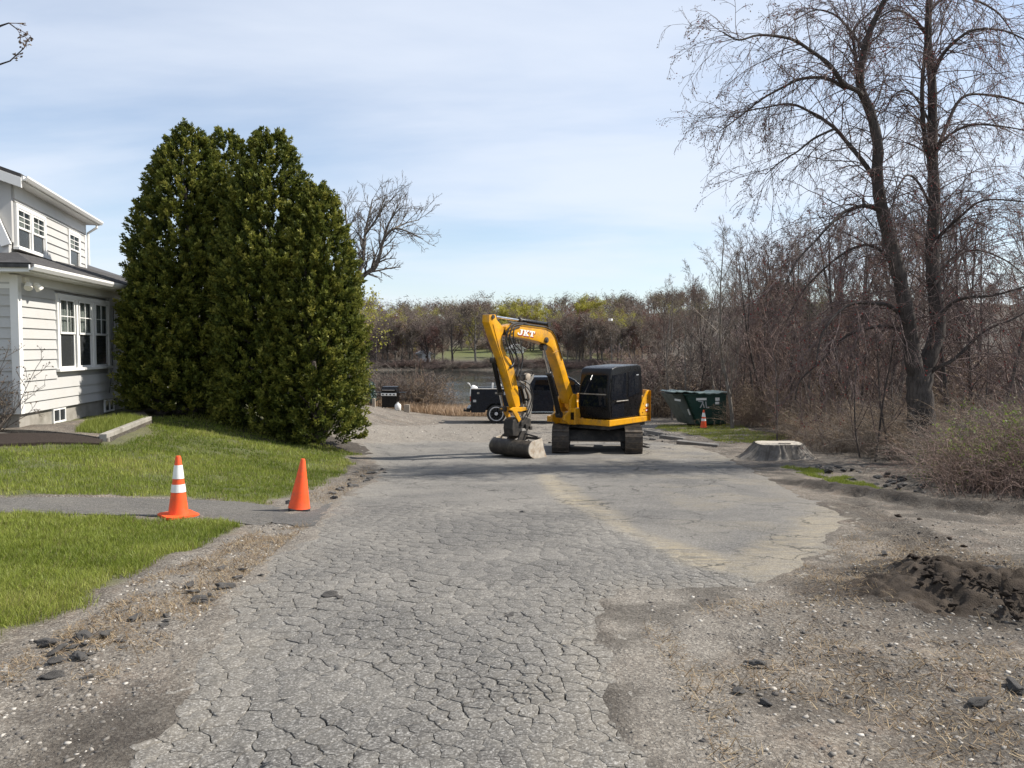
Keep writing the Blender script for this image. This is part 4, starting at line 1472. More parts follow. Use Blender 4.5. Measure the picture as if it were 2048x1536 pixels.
    for i, ch in enumerate('JKT'):
        for pts in L[ch]:
            for col, dx, dz, dy_ in ((DECALR, .028, -.030, .004), (DECALW, 0, 0, .008)):
                pp = [tuple(o_ + u * ((i + .03 + .90 * a) / 3.0) + v * b + np.array((-dx, dz))) for a, b in pts]
                MB().prism(pp, YB + TB + dy_ - .0035, YB + TB + dy_, 'Y').build('letter_' + ch.lower() if col is DECALW else 'letter_shadow', col, bm_)
    # ---- cylinders
    def cyl(p, q, f, rb, rr, yl, name, par, mid=.05):
        a = Vector((p[0], yl, p[1])); b = Vector((q[0], yl, q[1])); c = a.lerp(b, f)
        o = MB().tube([a, c], rb, 14).build(name, BLK, par, .006, smooth=True)
        MB().tube([c - (b - a).normalized() * .02, c + (b - a).normalized() * .05], rb * 1.18, 14).build('gland', IRON, o)
        MB().tube([c, b], rr, 12).build('rod', CHROME, o, smooth=True)
        for t in (a, b):
            MB().lathe([(rb * 1.15, -.07), (rb * 1.15, .07)], 14, t, 'Y').build('pin_eye', IRON, o)
        return o
    cyl(ex(*c1(985, 1035), YB + .06), ex(*c1(842, 425), YB + .06), .60, .075, .036, YB + .06, 'boom_cylinder', e)
    cyl(ex(*c1(880, 222), YB), ex(*c1(385, 148), YB), .52, .060, .032, YB, 'stick_cylinder', e)
    # ---- stick
    TS = .11
    YS = YB + TS
    sp_ = exs([(352, 200), (355, 132), (412, 130), (424, 178), (476, 240), (492, 262), (470, 330), (478, 410), (515, 500), (560, 560), (590, 660), (612, 780), (636, 955),
               (600, 985), (566, 880), (520, 700), (470, 540), (420, 400), (375, 270)], YS)
    stk = MB().prism(sp_, YB - TS, YB + TS, 'Y').build('stick', YEL, e, .014, smooth=True)
    pv = ex(*c1(387, 152), YS)
    MB().lathe([(.05, 0), (.05, .025)], 14, (pv[0], YS, pv[1]), 'Y').build('pivot_pin', IRON, stk)
    pv2 = ex(*c1(505, 290), YS)
    MB().lathe([(.075, -.30), (.075, .03)], 16, (pv2[0], YS, pv2[1]), 'Y').build('pivot_pin', IRON, stk)
    lp = exs([(392, 215), (440, 400), (505, 600), (560, 800)], YS)
    strip(lp, .022, YS + .001, 'stick_rib', YEL, stk)
    cyl(ex(*c1(432, 545), YB - .02), ex(*c1(520, 985), YB - .02), .66, .062, .034, YB - .16, 'bucket_cylinder', e)
    bk = exs([(400, 560), (440, 575), (440, 545), (405, 540)], YB - .16)
    # ---- hoses
    def hose(pts, yl, r=.017, par=e):
        q = exs(pts, YB)
        P = [Vector((a, yl + .05 * math.sin(i * .9), b)) for i, (a, b) in enumerate(q)]
        # smooth the run
        S = []
        for i in range(len(P) - 1):
            p0, p1, p2, p3 = P[max(i - 1, 0)], P[i], P[i + 1], P[min(i + 2, len(P) - 1)]
            for k in range(5):
                t = k / 5
                S.append(.5 * ((2 * p1) + (p2 - p0) * t + (2 * p0 - 5 * p1 + 4 * p2 - p3) * t * t + (3 * p1 - p0 - 3 * p2 + p3) * t ** 3))
        S.append(P[-1])
        MB().tube(S, r, 7).build('hose', RUB, par, smooth=True)
    hose([(640, 212), (520, 215), (470, 260), (458, 340), (478, 420), (520, 480), (540, 560), (505, 600)], YB + .17)
    hose([(600, 220), (510, 235), (478, 290), (470, 360), (500, 430), (560, 510), (575, 600), (550, 690)], YB + .20)
    hose([(560, 245), (505, 260), (490, 330), (510, 400), (570, 450), (605, 510), (590, 600), (565, 700)], YB + .24)
    hose([(505, 290), (500, 360), (530, 430), (560, 500), (590, 580), (560, 690)], YB + .13)
    hose([(470, 280), (452, 350), (470, 430), (500, 520), (530, 600), (500, 610)], YB + .15)
    hose([(560, 690), (600, 640), (650, 635), (678, 660), (660, 700), (610, 720)], YB + .22, .013)
    hose([(575, 740), (640, 800), (670, 880), (640, 1000), (610, 1080)], YB + .20, .015)
    hose([(590, 720), (660, 760), (690, 860), (680, 980), (640, 1090)], YB + .16, .013)
    vb = ex(*c1(590, 700), YB)
    m = MB()
    for k in range(6):
        m.box((vb[0] - .14 + .045 * k, YS + .004, vb[1] - .07 + .02 * (k % 2)), (vb[0] - .11 + .045 * k, YS + .09, vb[1] + .07))
    m.build('valve_block', IRON, stk, .004)
    hd = ex(*c1(640, 690), YB)
    MB().lathe([(.02, -.05), (.09, -.03), (.09, .05), (.03, .06)], 14, (hd[0], YS + .08, hd[1]), 'Y').build('work_lamp', PALE_STEEL, stk)
    # ---- thumb folded up along the stick
    th = exs([(700, 668), (730, 672), (722, 710), (690, 760), (690, 800), (715, 870), (716, 940), (705, 1010), (700, 1060), (672, 1050), (668, 960), (690, 900), (680, 850), (655, 800), (656, 740)], YB)
    for s in (-.09, .09):
        MB().prism(th, YB + s - .022, YB + s + .022, 'Y').build('thumb', STEEL, e, .006)
    tz = ex(*c1(690, 900), YB)
    MB().tube([(tz[0], YB - .1, tz[1]), (tz[0], YB + .1, tz[1])], .03, 10).build('thumb_pin', IRON, e)
    cyl(ex(*c1(640, 790), YB), ex(*c1(688, 1000), YB), .6, .042, .024, YB, 'thumb_cylinder', e)
    # ---- linkage, coupler
    lk = exs([(495, 985), (530, 965), (640, 965), (650, 990), (590, 1005), (560, 1005), (596, 1075), (575, 1100), (520, 1000)], YB)
    for s in (-.15, .15):
        MB().prism(lk, YB + s - .022, YB + s + .022, 'Y').build('bucket_link', YEL, e, .006)
    cp = exs([(530, 1085), (560, 1060), (640, 1050), (690, 1070), (690, 1130), (655, 1190), (640, 1230), (530, 1225), (522, 1160)], YB)
    co = MB().prism(cp, YB - .15, YB + .15, 'Y').build('coupler', IRON, e, .02)
    ck = ex(*c1(615, 1185), YB)
    MB().lathe([(.05, -.19), (.085, -.185), (.085, .185), (.05, .19)], 16, (ck[0], YB, ck[1]), 'Y').build('coupler_pin', STEEL, co)
    for k in range(3):
        q = ex(*c1(600 + 40 * k, 1110 + 20 * k), YB)
        MB().box((q[0] - .04, YB + .15, q[1] - .05), (q[0] + .04, YB + .20, q[1] + .04)).build('coupler_lug', IRON, co, .006)
    # ---- wide bucket, its round back turned to the camera
    bw = .62
    yb = YB + .02
    lo = ex(*c1(850, 1452), yb + bw)      # lip
    hi = ex(*c1(832, 1255), yb + bw)      # upper front corner
    bx_, bz = lo[0] + .06, 0.0
    # lift the outline so that its lowest point touches the ground under it
    gx_ = EXO[0] + ef[0] * (bx_ + .2) + el[0] * yb; gy_ = EXO[1] + ef[1] * (bx_ + .2) + el[1] * yb
    g0 = T(gx_, gy_) - EXZ + .008
    D, H = .58, .50
    arc = []
    for k in range(13):
        a = -math.pi / 2 + math.pi * k / 12 * .80
        arc.append((bx_ + .16 + (D - .16) * math.cos(a) ** .9 if math.cos(a) > 0 else bx_ + .16, g0 + H / 2 + H / 2 * math.sin(a)))
    outer = [(bx_ - .14, g0)] + arc
    plate = outer + [(bx_ + .05, g0 + H * .98), (bx_ - .02, g0 + H * .5)]
    def inset(p, d):
        c = (bx_ + .12, g0 + H / 2)
        v_ = Vector((c[0] - p[0], c[1] - p[1])); v_.normalize()
        return (p[0] + v_.x * d, p[1] + v_.y * d)
    inner = [inset(p, .03) for p in outer]
    sh = MB()
    n = len(outer)
    A = [[sh.bm.verts.new((p[0], y, p[1])) for p in outer] for y in (yb - bw, yb + bw)]
    B = [[sh.bm.verts.new((p[0], y, p[1])) for p in inner] for y in (yb - bw, yb + bw)]
    for i in range(n - 1):
        sh.bm.faces.new((A[0][i], A[0][i + 1], A[1][i + 1], A[1][i]))
        sh.bm.faces.new((B[0][i], B[1][i], B[1][i + 1], B[0][i + 1]))
        for k in (0, 1):
            sh.bm.faces.new((A[k][i], B[k][i], B[k][i + 1], A[k][i + 1]))
    for i in (0, n - 1):
        sh.bm.faces.new((A[0][i], A[1][i], B[1][i], B[0][i]))
    bu = sh.build('bucket', M_plain('worn_bucket_steel', (0.055, 0.046, 0.038), .55, .3, .3, 5, .1, .5, dirt=(0.20, 0.17, 0.13), dirt_amt=.7, dscale=3.5), e, 0, smooth=True)
    for s in (-1, 1):
        MB().prism([(p[0], p[1]) for p in plate], yb + s * bw, yb + s * (bw + .025), 'Y').build('end_plate', PALE_STEEL, bu, .005)
    MB().prism([(bx_ - .13, g0 - .004), (bx_ + .10, g0 - .004), (bx_ + .10, g0 + .022), (bx_ - .10, g0 + .022)], yb - bw - .03, yb + bw + .03, 'Y').build('cutting_edge', STEEL, bu, .004)
    for s in (-.17, .17):
        MB().prism([(bx_ + .02, g0 + H - .06), (bx_ + .50, g0 + H - .16), (ck[0] + .10, ck[1] + .03), (ck[0] - .10, ck[1] + .02)], yb + s - .02, yb + s + .02, 'Y').build('bucket_ear', IRON, bu, .006)
    MB().tube([(bx_ + .08, yb - bw + .02, g0 + H - .02), (bx_ + .08, yb + bw - .02, g0 + H - .02)], .035, 10).build('top_beam', IRON, bu)
    for s in (-1, 1):
        MB().tube([(ck[0] - .02, yb + s * .14, ck[1] - .04), (bx_ + .10, yb + s * (bw - .08), g0 + H + .02)], .022, 8).build('brace', IRON, bu)
    return e


build_excavator()


# ------------------------------------------------------------------ pick-up truck with service body
def build_truck():
    D = 32.0
    X0 = at_depth(942, 853, D)[0]
    zt = T(X0 + 3, D)
    t = empty('pickup_truck', (X0, D, zt), 0, 'dark navy crew cab pickup with a utility box body parked behind the excavator', 'truck')
    Wd = 2.05     # local y from 0 (near side) to Wd
    # utility body
    def arch(cx, r, x0, x1, z0, z1):
        pts = [(x0, z1), (x0, z0)]
        for k in range(13):
            a = math.pi - math.pi * k / 12
            pts.append((cx + r * math.cos(a), max(z0, .40 + r * math.sin(a))))
        pts += [(x1, z0), (x1, z1)]
        return pts
    body = arch(1.06, .47, 0, 2.40, .46, 1.44)
    b = MB().prism(body, 0, .42, 'Y').build('utility_body', NAVY, t, .012)
    MB().prism(arch(1.06, .47, 0, 2.40, .46, 1.44), Wd - .42, Wd, 'Y').build('utility_body', NAVY, t, .012)
    MB().box((0, .42, .70), (2.40, Wd - .42, .82)).build('bed_floor', BLK, t, .005)
    MB().box((-.03, .421, .70), (.03, Wd - .421, 1.22)).build('tailgate', NAVY, t, .01)
    MB().box((-.005, -.012, 1.43), (2.40, .45, 1.462)).build('bed_rail', STEEL, b, .006)
    for (x0, x1, z0, z1) in ((.06, .55, .56, 1.38), (.62, 1.50, .98, 1.38), (1.57, 2.34, .56, 1.38)):
        d = MB().box((x0, -.014, z0), (x1, -.001, z1)).build('compartment_door', NAVY, b, .008)
        MB().box(((x0 + x1) / 2 - .05, -.024, z1 - .14), ((x0 + x1) / 2 + .05, -.0145, z1 - .06)).build('latch', STEEL, d, .004)
    MB().box((1.38, -.020, 1.20), (1.50, -.0155, 1.34)).build('sticker', DECALG, b)
    MB().box((.09, -.020, .90), (.22, -.0155, 1.0)).build('sticker', DECALG, b)
    # cab and bonnet
    cabp = [(2.46, .50), (2.46, 1.40), (2.52, 1.86), (2.66, 1.95), (4.10, 1.95), (4.36, 1.84), (4.86, 1.36), (5.96, 1.28), (6.14, 1.16), (6.18, .55), (5.72, .50)]
    for k in range(9):
        a = 0 + math.pi * k / 8
        cabp.append((5.22 + .47 * math.cos(a), max(.50, .40 + .47 * math.sin(a))))
    cabp.append((4.72, .50))
    c = MB().prism(cabp, .02, Wd - .02, 'Y').build('cab', NAVY, t, .05, smooth=True, seg=3)
    for p in ([(2.62, 1.40), (3.42, 1.40), (3.42, 1.83), (2.72, 1.83)], [(3.52, 1.40), (4.62, 1.40), (4.28, 1.78), (4.06, 1.85), (3.52, 1.84)]):
        MB().prism(p, .012, .018, 'Y').build('side_window', GLASS_D, c)
        MB().prism(p, Wd - .018, Wd - .012, 'Y').build('side_window', GLASS_D, c)
    for x0, x1 in ((2.56, 3.46), (3.50, 4.62)):
        dr = MB().box((x0, .008, .58), (x1, .019, 1.37)).build('door', NAVY, c, .006)
        MB().box((x0 + .08, -.012, 1.22), (x0 + .28, .007, 1.26)).build('handle', BLK, dr, .006)
    MB().prism([(4.42, 1.80), (4.86, 1.385), (4.88, 1.40), (4.43, 1.815)], .18, Wd - .18, 'Y').build('windscreen', GLASS_D, c)
    MB().box((2.46, -.04, .40), (4.66, .06, .47)).build('running_board', BLK, t, .02)
    mi = MB().box((4.34, -.28, 1.36), (4.44, -.06, 1.66)).build('mirror', BLK, c, .03)
    MB().box((4.32, -.06, 1.40), (4.40, .02, 1.44)).build('mirror_arm', BLK, mi)
    MB().box((-.06, .5, .52), (6.0, .62, .68)).build('chassis_rail', BLK, t)
    MB().box((-.06, Wd - .62, .52), (6.0, Wd - .5, .68)).build('chassis_rail', BLK, t)
    bp = MB().box((-.20, .05, .48), (-.04, Wd - .05, .64)).build('bumper', BLK, t, .02)
    MB().box((-.38, Wd / 2 - .05, .42), (-.12, Wd / 2 + .05, .50)).build('hitch', IRON, bp, .01)
    MB().lathe([(.02, 0), (.035, .02), (.03, .06), (.01, .07)], 12, (-.34, Wd / 2, .50)).build('tow_ball', STEEL, bp)
    MB().box((6.16, .1, .50), (6.28, Wd - .1, .72)).build('bumper', STEEL, t, .02)
    MB().box((6.15, .1, .86), (6.20, .5, 1.08)).build('headlight', WHITEP, t, .01)
    MB().box((6.15, Wd - .5, .86), (6.20, Wd - .1, 1.08)).build('headlight', WHITEP, t, .01)
    MB().box((-.045, .06, .92), (-.001, .20, 1.14)).build('tail_light', DECALR, t, .008)
    for x in (1.06, 5.22):
        for y, s in ((.02, 1), (Wd - .30, -1)):
            yo = y if s == 1 else y + .28
            w = MB().lathe([(.28, 0), (.37, .005), (.40, .04), (.405, .14), (.40, .24), (.37, .275), (.28, .28)], 30, (x, y, .405), 'Y').build('wheel', RUB, t, smooth=True)
            yf = y - .004 if s == 1 else y + .284
            ds = -.012 * s
            rm = MB().lathe([(.265, 0), (.30, 0), (.30, .03 * s), (.265, .03 * s)], 28, (x, yf, .405), 'Y', cap=False).build('rim', ALLOY, w, smooth=True)
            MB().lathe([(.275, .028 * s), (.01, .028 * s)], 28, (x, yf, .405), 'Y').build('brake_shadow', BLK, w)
            m = MB()
            for k in range(10):
                a = 2 * math.pi * k / 10
                Mx = Matrix.Translation((x, yf, .405)) @ Matrix.Rotation(a, 4, 'Y')
                m.box((.055, min(.004 * s, .02 * s), -.024), (.272, max(.004 * s, .02 * s), .024), Mx)
            m.build('spokes', ALLOY, w)
            MB().lathe([(.075, .002 * s), (.06, -.012 * s)], 16, (x, yf, .405), 'Y').build('hub_cap', ALLOY, w)
    MB().box((.9, .3, .33), (1.2, Wd - .3, .47)).build('axle', BLK, t)
    # the load in its bed
    def ld(nm, mb, mat, lab, cat, loc, **k):
        o = mb.build(nm, mat, None, **k)
        o.location = (X0 + loc[0], D + loc[1], zt + loc[2])
        tag(o, lab, cat)
        return o
    # lumpy white bag
    m = MB(); bmesh.ops.create_icosphere(m.bm, subdivisions=3, radius=1)
    for v in m.bm.verts:
        q = v.co.copy()
        f = 1 + .25 * mnoise.noise(q * 1.7 + Vector((3, 1, 2)))
        v.co = Vector((q.x * .17 * f, q.y * .2 * f, q.z * .40 * f + .40))
    ld('bag', m, WHITEP, 'lumpy white bag standing at the tail of the truck bed', 'bag', (.10, .60, .82), smooth=True)
    ld('shovel', MB().tube([(.30, .1, 0), (-.06, .05, .70), (-.14, .03, .82), (-.20, .02, .85)], [.015, .015, .028, .015], 8), WHITEP, 'pale curved tool leaning out over the tailgate of the truck', 'tool', (.02, .62, .83), smooth=True)
    ld('broom', MB().tube([(0, 0, 0), (.05, 0, .86)], [.02, .035], 8), WHITEP, 'pale upright broom sticking out of the truck bed', 'broom', (.85, .60, .82))
    ld('work_light', MB().tube([(0, 0, 0), (0, 0, .70)], .014, 8).lathe([(.03, -.03), (.09, 0), (.09, .03), (.03, .05)], 14, (0, 0, .74), 'Y'), WHITEP, 'small round pale work light on a stalk in the truck bed', 'light', (1.20, .60, .82))
    ld('bucket', MB().lathe([(.13, 0), (.16, .62), (.165, .66), (.14, .66)], 18), WHITEP, 'white pail just showing above the rail of the truck bed', 'pail', (1.85, .64, .82), smooth=True)
    ld('pail', MB().lathe([(.12, 0), (.15, .68), (.155, .71), (.13, .71)], 18), M_plain('tan_plastic', (0.42, 0.36, 0.28), .5), 'tan pail beside the white pail in the truck bed', 'pail', (2.22, .64, .82), smooth=True)


build_truck()


# ------------------------------------------------------------------ dumpster, cones, grill, stump and other small things
def build_dumpster():
    D = 30.5
    pb = at_depth(1451, 855, D)
    z = T(pb[0], D)
    rz = R(12)
    e = empty('dumpster', (pb[0], D, z), rz, 'dark green steel dumpster with a sloping left side and grey lid', 'dumpster')
    # local: x to the left is negative; front face at y=0; side elevation is the front outline
    wf = 1.72; H = 1.30; dep = 1.30
    # outline seen from the drive: right edge upright, left edge slanting outwards to the top
    pts = [(0, .06), (0, H), (-wf - .02, H), (-1.16, .06)]
    b = MB().prism(pts, 0, dep, 'Y').build('bin_body', GREENP, e, .012)
    # flared wing on the left: slanted end, light put into its paler grey
    MB().prism([(-wf - .03, H), (-1.17, .06), (-1.45, .06), (-wf - .50, H - .02)], .22, dep + .02, 'Y').build('sloping_end', M_plain('lit_green_grey_steel', (0.10, 0.115, 0.10), .6, 0, .25, 4, .05, .4, dirt=(.05, .06, .05), dirt_amt=.6), e, .012)
    MB().prism([(-wf - .12, .98), (-wf - .38, 1.02), (-wf - .38, 1.10), (-wf - .12, 1.06)], .212, .219, 'Y').build('sticker', DECALW, e)
    MB().prism([(-1.56, .66), (-1.50, .68), (-1.40, .44), (-1.46, .43)], .212, .219, 'Y').build('sticker', DECALW, e)
    MB().box((-wf - .10, -.035, H - .07), (.05, -.001, H + .0)).build('top_rim', GREENP, e, .008)
    MB().box((.001, -.03, H - .08), (.045, dep, H)).build('top_rim', GREENP, e, .008)
    for x in (-.02, -.62, -1.10):
        pass
    MB().box((-.045, -.03, .06), (-.001, -.001, H - .072)).build('corner_rib', GREENP, e, .006)
    MB().box((-1.30, -.022, .10), (-.05, -.001, .17)).build('bottom_rib', GREENP, e, .006)
    lid = MB()
    N = 22
    prof = []
    for i in range(N + 1):
        x = -wf - .52 + (wf + .60) * i / N
        prof.append((x, H + .045 + .045 * math.sin(i / N * math.pi * 2 + .6) + .02 * math.sin(i * 1.7)))
    lid.prism(prof + [(a, b_ - .03) for a, b_ in prof[::-1]], -.08, dep + .02, 'Y')
    lid.build('lid', LIDM, e, .006)
    # stickers and a scrawl
    MB().box((-1.28, -.0075, 1.03), (-.84, -.002, 1.12)).build('sticker', DECALW, e)
    MB().box((-.46, -.0075, 1.00), (-.28, -.002, 1.13)).build('sticker', DECALW, e)
    MB().box((-.46, -.0075, .86), (-.29, -.002, .96)).build('sticker', DECALW, e)
    def stroke(pts):
        m = MB()
        for p, q in zip(pts, pts[1:]):
            d = Vector((q[0] - p[0], q[1] - p[1])); d.normalize(); n = Vector((-d.y, d.x)) * .020
            m.prism([(p[0] - n.x, p[1] - n.y), (q[0] - n.x, q[1] - n.y), (q[0] + n.x, q[1] + n.y), (p[0] + n.x, p[1] + n.y)], -.006, -.002, 'Y')
        m.build('scrawl', DECALG, e)
    stroke([(-1.20, 1.00), (-.98, .97), (-1.10, .73)])
    stroke([(-.98, .90), (-.93, .73)])
    stroke([(-.87, .98), (-.84, .74), (-.72, .73)])
    for x in (-1.05, -.15):
        for y in (.15, dep - .15):
            MB().box((x - .06, y - .05, -.12), (x + .06, y + .05, .06)).build('skid', IRON, e, .01)
    for y in (.0,):
        MB().box((.002, .35, .62), (.06, .95, .80)).build('fork_pocket', GREENP, e, .01)


build_dumpster()


def cone(px, py, hpx, D, label, bands=True, tilt=(0, 0), base=.36, rz=.3, dark_base=False, rk=.155):
    p = at_depth(px, py, D)
    h = hpx * D / FPX
    z = T(p[0], p[1]) + .012
    e = empty('traffic_cone', (p[0], p[1], z), rz, label, 'cone', 'traffic cones')
    e.rotation_euler = (tilt[0], tilt[1], rz)
    if base:
        b = base / 2
        c_ = b * .78
        oct_ = [(b, -c_), (b, c_), (c_, b), (-c_, b), (-b, c_), (-b, -c_), (-c_, -b), (c_, -b)]
        MB().prism(oct_, 0, .032, 'Z').build('base', RUB if dark_base else ORANGE, e, .006)
    r0 = h * rk; r1 = h * .040
    prof = [(r0 * 1.05, .030), (r0, .05)]
    def rr(t): return r0 + (r1 - r0) * t
    prof += [(rr(t), .05 + (h - .05) * t) for t in (.2, .45, .7, .97)] + [(r1 * .85, h), (r1 * .6, h)]
    MB().lathe(prof, 28).build('cone_body', ORANGE, e, smooth=True)
    if bands:
        for t0, t1 in ((.36, .50), (.60, .84)):
            MB().lathe([(rr(t0) + .004, .05 + (h - .05) * t0), (rr((t0 + t1) / 2) + .0045, .05 + (h - .05) * (t0 + t1) / 2), (rr(t1) + .004, .05 + (h - .05) * t1)], 28, cap=False).build('reflective_band', REFL, e, smooth=True)
    return e


cone(357, 1040, 122, 8.72, 'orange cone with two white bands on the grass by the path', True, (0, R(1)), .37, .75)
cone(598, 1020, 104, 9.5, 'plain orange cone leaning at the end of the path', False, (R(2), R(5)), .26, .3, True, .20)
cone(1407, 854, 37, 29.2, 'small orange cone with white bands in front of the green dumpster', True, (0, 0), .36, .4, True, .175)


def build_stump():
    c = gpx(1575, 920)
    cx, cy = c[0], c[1] + .62
    z = T(cx, cy)
    bark = M_plain('grey_stump_bark', (0.165, 0.150, 0.132), .9, 0, .3, 5, .6, .3, dirt=(.06, .05, .042), dirt_amt=.8, dscale=7)
    t = NT('sawn_wood')
    v = t.coord('Object')
    gr = t.n('ShaderNodeTexWave', wave_type='RINGS', rings_direction='Z')
    t.set(gr, Scale=9.0, Distortion=2.2, Detail=3.0)
    t.l(v, gr.inputs['Vector'])
    cc = t.ramp(gr.outputs['Fac'], [(0.2, (0.27, 0.24, 0.195)), (0.8, (0.44, 0.40, 0.335))])
    cc = t.mix(t.ramp(t.noise(v, 3, 6, .7), [(0.5, 0.0), (0.75, .6)]), cc, (0.23, 0.17, 0.11))
    top = t.fin(cc, .85)
    e = empty('tree_stump', (cx, cy, z), 0, 'wide pale sawn tree stump beside the drive', 'stump')
    N = 150
    H = .37
    lv = [(-.15, .95), (-.03, .84), (.04, .74), (.12, .67), (.22, .625), (.30, .585), (H, .565)]
    rg2 = np.random.default_rng(9)
    a = np.arange(N) * 2 * math.pi / N
    # root flares and bark ridges
    fl = np.zeros(N)
    for a0, w, s in ((3.45, .28, .55), (5.4, .35, .42), (4.5, .25, .20), (0.4, .4, .3), (1.7, .4, .35), (2.6, .3, .3), (6.0, .2, .25)):
        dd = np.abs((a - a0 + math.pi) % (2 * math.pi) - math.pi)
        fl += s * np.exp(-(dd / w) ** 2)
    ridge = (np.abs(np.sin(a * 24 + 2.2 * np.sin(a * 5))) ** .7 - .5) * .060 + rg2.normal(0, .012, N)
    V = []
    for zz, r in lv:
        k = max(0, (r - .565) / .6)
        rad = r * .97 + fl * k * 2.0 + ridge * (1 + k)
        ra = a + .05 * np.sin(zz * 9 + a * 7)
        V.append(np.stack([rad * np.cos(ra), rad * np.sin(ra) * .9, np.full(N, zz) + .012 * np.sin(a * 3) * (zz / H) - (.10 * k * (zz < .05))], 1))
    V = np.concatenate(V)
    Q = []
    for L_ in range(len(lv) - 1):
        for k in range(N):
            Q.append((L_ * N + k, L_ * N + (k + 1) % N, (L_ + 1) * N + (k + 1) % N, (L_ + 1) * N + k))
    link('bark', np_mesh('bark', V, quads=np.array(Q), mat=bark), e)
    m = MB()
    tv = V[-N:].copy(); tv[:, :2] *= .985; tv[:, 2] += .004
    cen = m.bm.verts.new((0, 0, H + .004))
    ring = [m.bm.verts.new(p) for p in tv]
    for k in range(N): m.bm.faces.new((cen, ring[k], ring[(k + 1) % N]))
    tp = m.build('cut_top', top, e)
    MB().prism([(-.10, -.30), (.02, -.33), (.20, -.27), (.05, -.24), (-.04, -.16), (-.08, -.22)], H + .006, H + .03, 'Z').build('splinter', bark, tp)


build_stump()


def build_grill():
    D = 36.5
    p = at_depth(784, 846, D)
    z = T(p[0], p[1])
    e = empty('barbecue_grill', (p[0], p[1], z), R(-8), 'black gas barbecue grill at the edge of the lot by the lake', 'grill')
    MB().box((-.42, -.25, .12), (.30, .25, .66)).build('cabinet', BLK, e, .015)
    MB().box((-.40, -.262, .16), (-.07, -.251, .62)).build('cabinet_door', BLK, e, .006)
    MB().box((-.05, -.262, .16), (.28, -.251, .62)).build('cabinet_door', BLK, e, .006)
    MB().box((-.45, -.30, .66), (.33, .28, .82)).build('fire_box', BLK, e, .015)
    pn = MB().box((-.43, -.325, .67), (.31, -.301, .80)).build('control_panel', DECALW, e, .006)
    for k in range(4):
        MB().lathe([(.035, -.03), (.03, 0)], 12, (-.33 + .18 * k, -.328, .735), 'Y').build('knob', BLK, pn)
    MB().prism([(-.28, .82), (-.30, .96), (-.18, 1.10), (.08, 1.12), (.24, .98), (.25, .82)], -.43, .31, 'X').build('lid', BLK, e, .02)
    MB().tube([(-.36, -.36, .94), (.24, -.36, .94)], .016, 8).build('lid_handle', STEEL, e)
    MB().box((-.80, -.24, .80), (-.455, .24, .835)).build('side_shelf', BLK, e, .008)
    MB().box((.335, -.24, .80), (.68, .24, .835)).build('side_shelf', BLK, e, .008)
    for x in (-.40, .26):
        for y in (-.2, .2):
            MB().tube([(x, y, -.03), (x, y, .14)], .022, 8).build('leg', BLK, e)
    q = at_depth(796, 848, 36.2)
    o = MB().lathe([(.12, 0), (.15, .04), (.15, .26), (.10, .33), (.05, .34), (.05, .40), (.03, .40)], 18).build('gas_bottle', WHITEP, None, smooth=True)
    o.location = (q[0], q[1], T(q[0], q[1])); tag(o, 'white gas bottle standing beside the black grill', 'gas bottle')
    pm = M_plain('weathered_post', (0.33, 0.28, 0.22), .9, 0, .2, 6, .3)
    for (px, py, D2, h, lab) in ((748, 849, 35, .38, 'short pale post left of the grill'), (814, 848, 36, .36, 'short pale block right of the grill'), (1472, 855, 30.5, .2, 'pale low block right of the dumpster')):
        q = at_depth(px, py, D2)
        w = .07 if px < 800 else .14
        o = MB().prism([(-w, -.1), (w, -.1), (w * .95, h), (0, h + .02), (-w, h - .01)], -.07, .07, 'Y').build('post', pm, None, .012)
        o.location = (q[0], q[1], T(q[0], q[1])); tag(o, lab, 'post')


build_grill()

# kerb stones along the right edge of the lot
KST = M_plain('grey_kerb_stone', (0.15, 0.142, 0.132), .9, 0, .25, 5, .4, .3)
for i, (px, py, D, L, rz, lab) in enumerate(((1310, 868, 26.6, .9, -.9, 'tilted grey kerb stone nearest the excavator track'), (1345, 878, 24.6, .9, -.75, 'grey kerb stone in the middle of the row by the excavator'),
                                             (1395, 890, 22.5, 1.25, -.52, 'long grey kerb stone nearest the stump'))):
    q = gpx(px, py)
    o = MB().box((-L / 2, -.10, -.12), (L / 2, .10, .12)).build('kerb_stone', KST, None, .02)
    o.location = (q[0], q[1], T(*q) - .03); o.rotation_euler = (.1 * (i - 1), .04, rz)
    tag(o, lab, 'kerb stone')

# ------------------------------------------------------------------ plants
BARK_D = M_twig('dark_bark', (0.075, 0.063, 0.056), (0.130, 0.112, 0.100))
BARK_G = M_twig('grey_bark', (0.155, 0.138, 0.120), (0.235, 0.212, 0.185))
TWIG_D = M_twig('dark_twig', (0.130, 0.095, 0.088), (0.200, 0.150, 0.136))
TWIG_G = M_twig('grey_brown_twig', (0.180, 0.150, 0.124), (0.265, 0.225, 0.190))
TWIG_R = M_twig('reddish_twig', (0.195, 0.130, 0.108), (0.255, 0.190, 0.155))
TWIG_T = M_twig('tan_stem', (0.235, 0.170, 0.115), (0.360, 0.275, 0.195))
BUD_R = M_leaf('red_blossom', [(0, (0.16, 0.025, 0.022)), (1, (0.30, 0.050, 0.045))], .25, .7, .2)
BUD_M = M_leaf('maroon_bud', [(0, (0.120, 0.055, 0.045)), (1, (0.205, 0.105, 0.085))], .2, .7, .2)
BUD_B = M_leaf('dull_bud', [(0, (0.090, 0.060, 0.045)), (1, (0.170, 0.130, 0.085))], .2, .7, .2)
LEAF_Y = M_leaf('young_yellow_leaf', [(0, (0.250, 0.240, 0.030)), (1, (0.420, 0.380, 0.070))], .42)
LEAF_G = M_leaf('fresh_green_leaf', [(0, (0.095, 0.150, 0.020)), (1, (0.230, 0.290, 0.060))], .4)
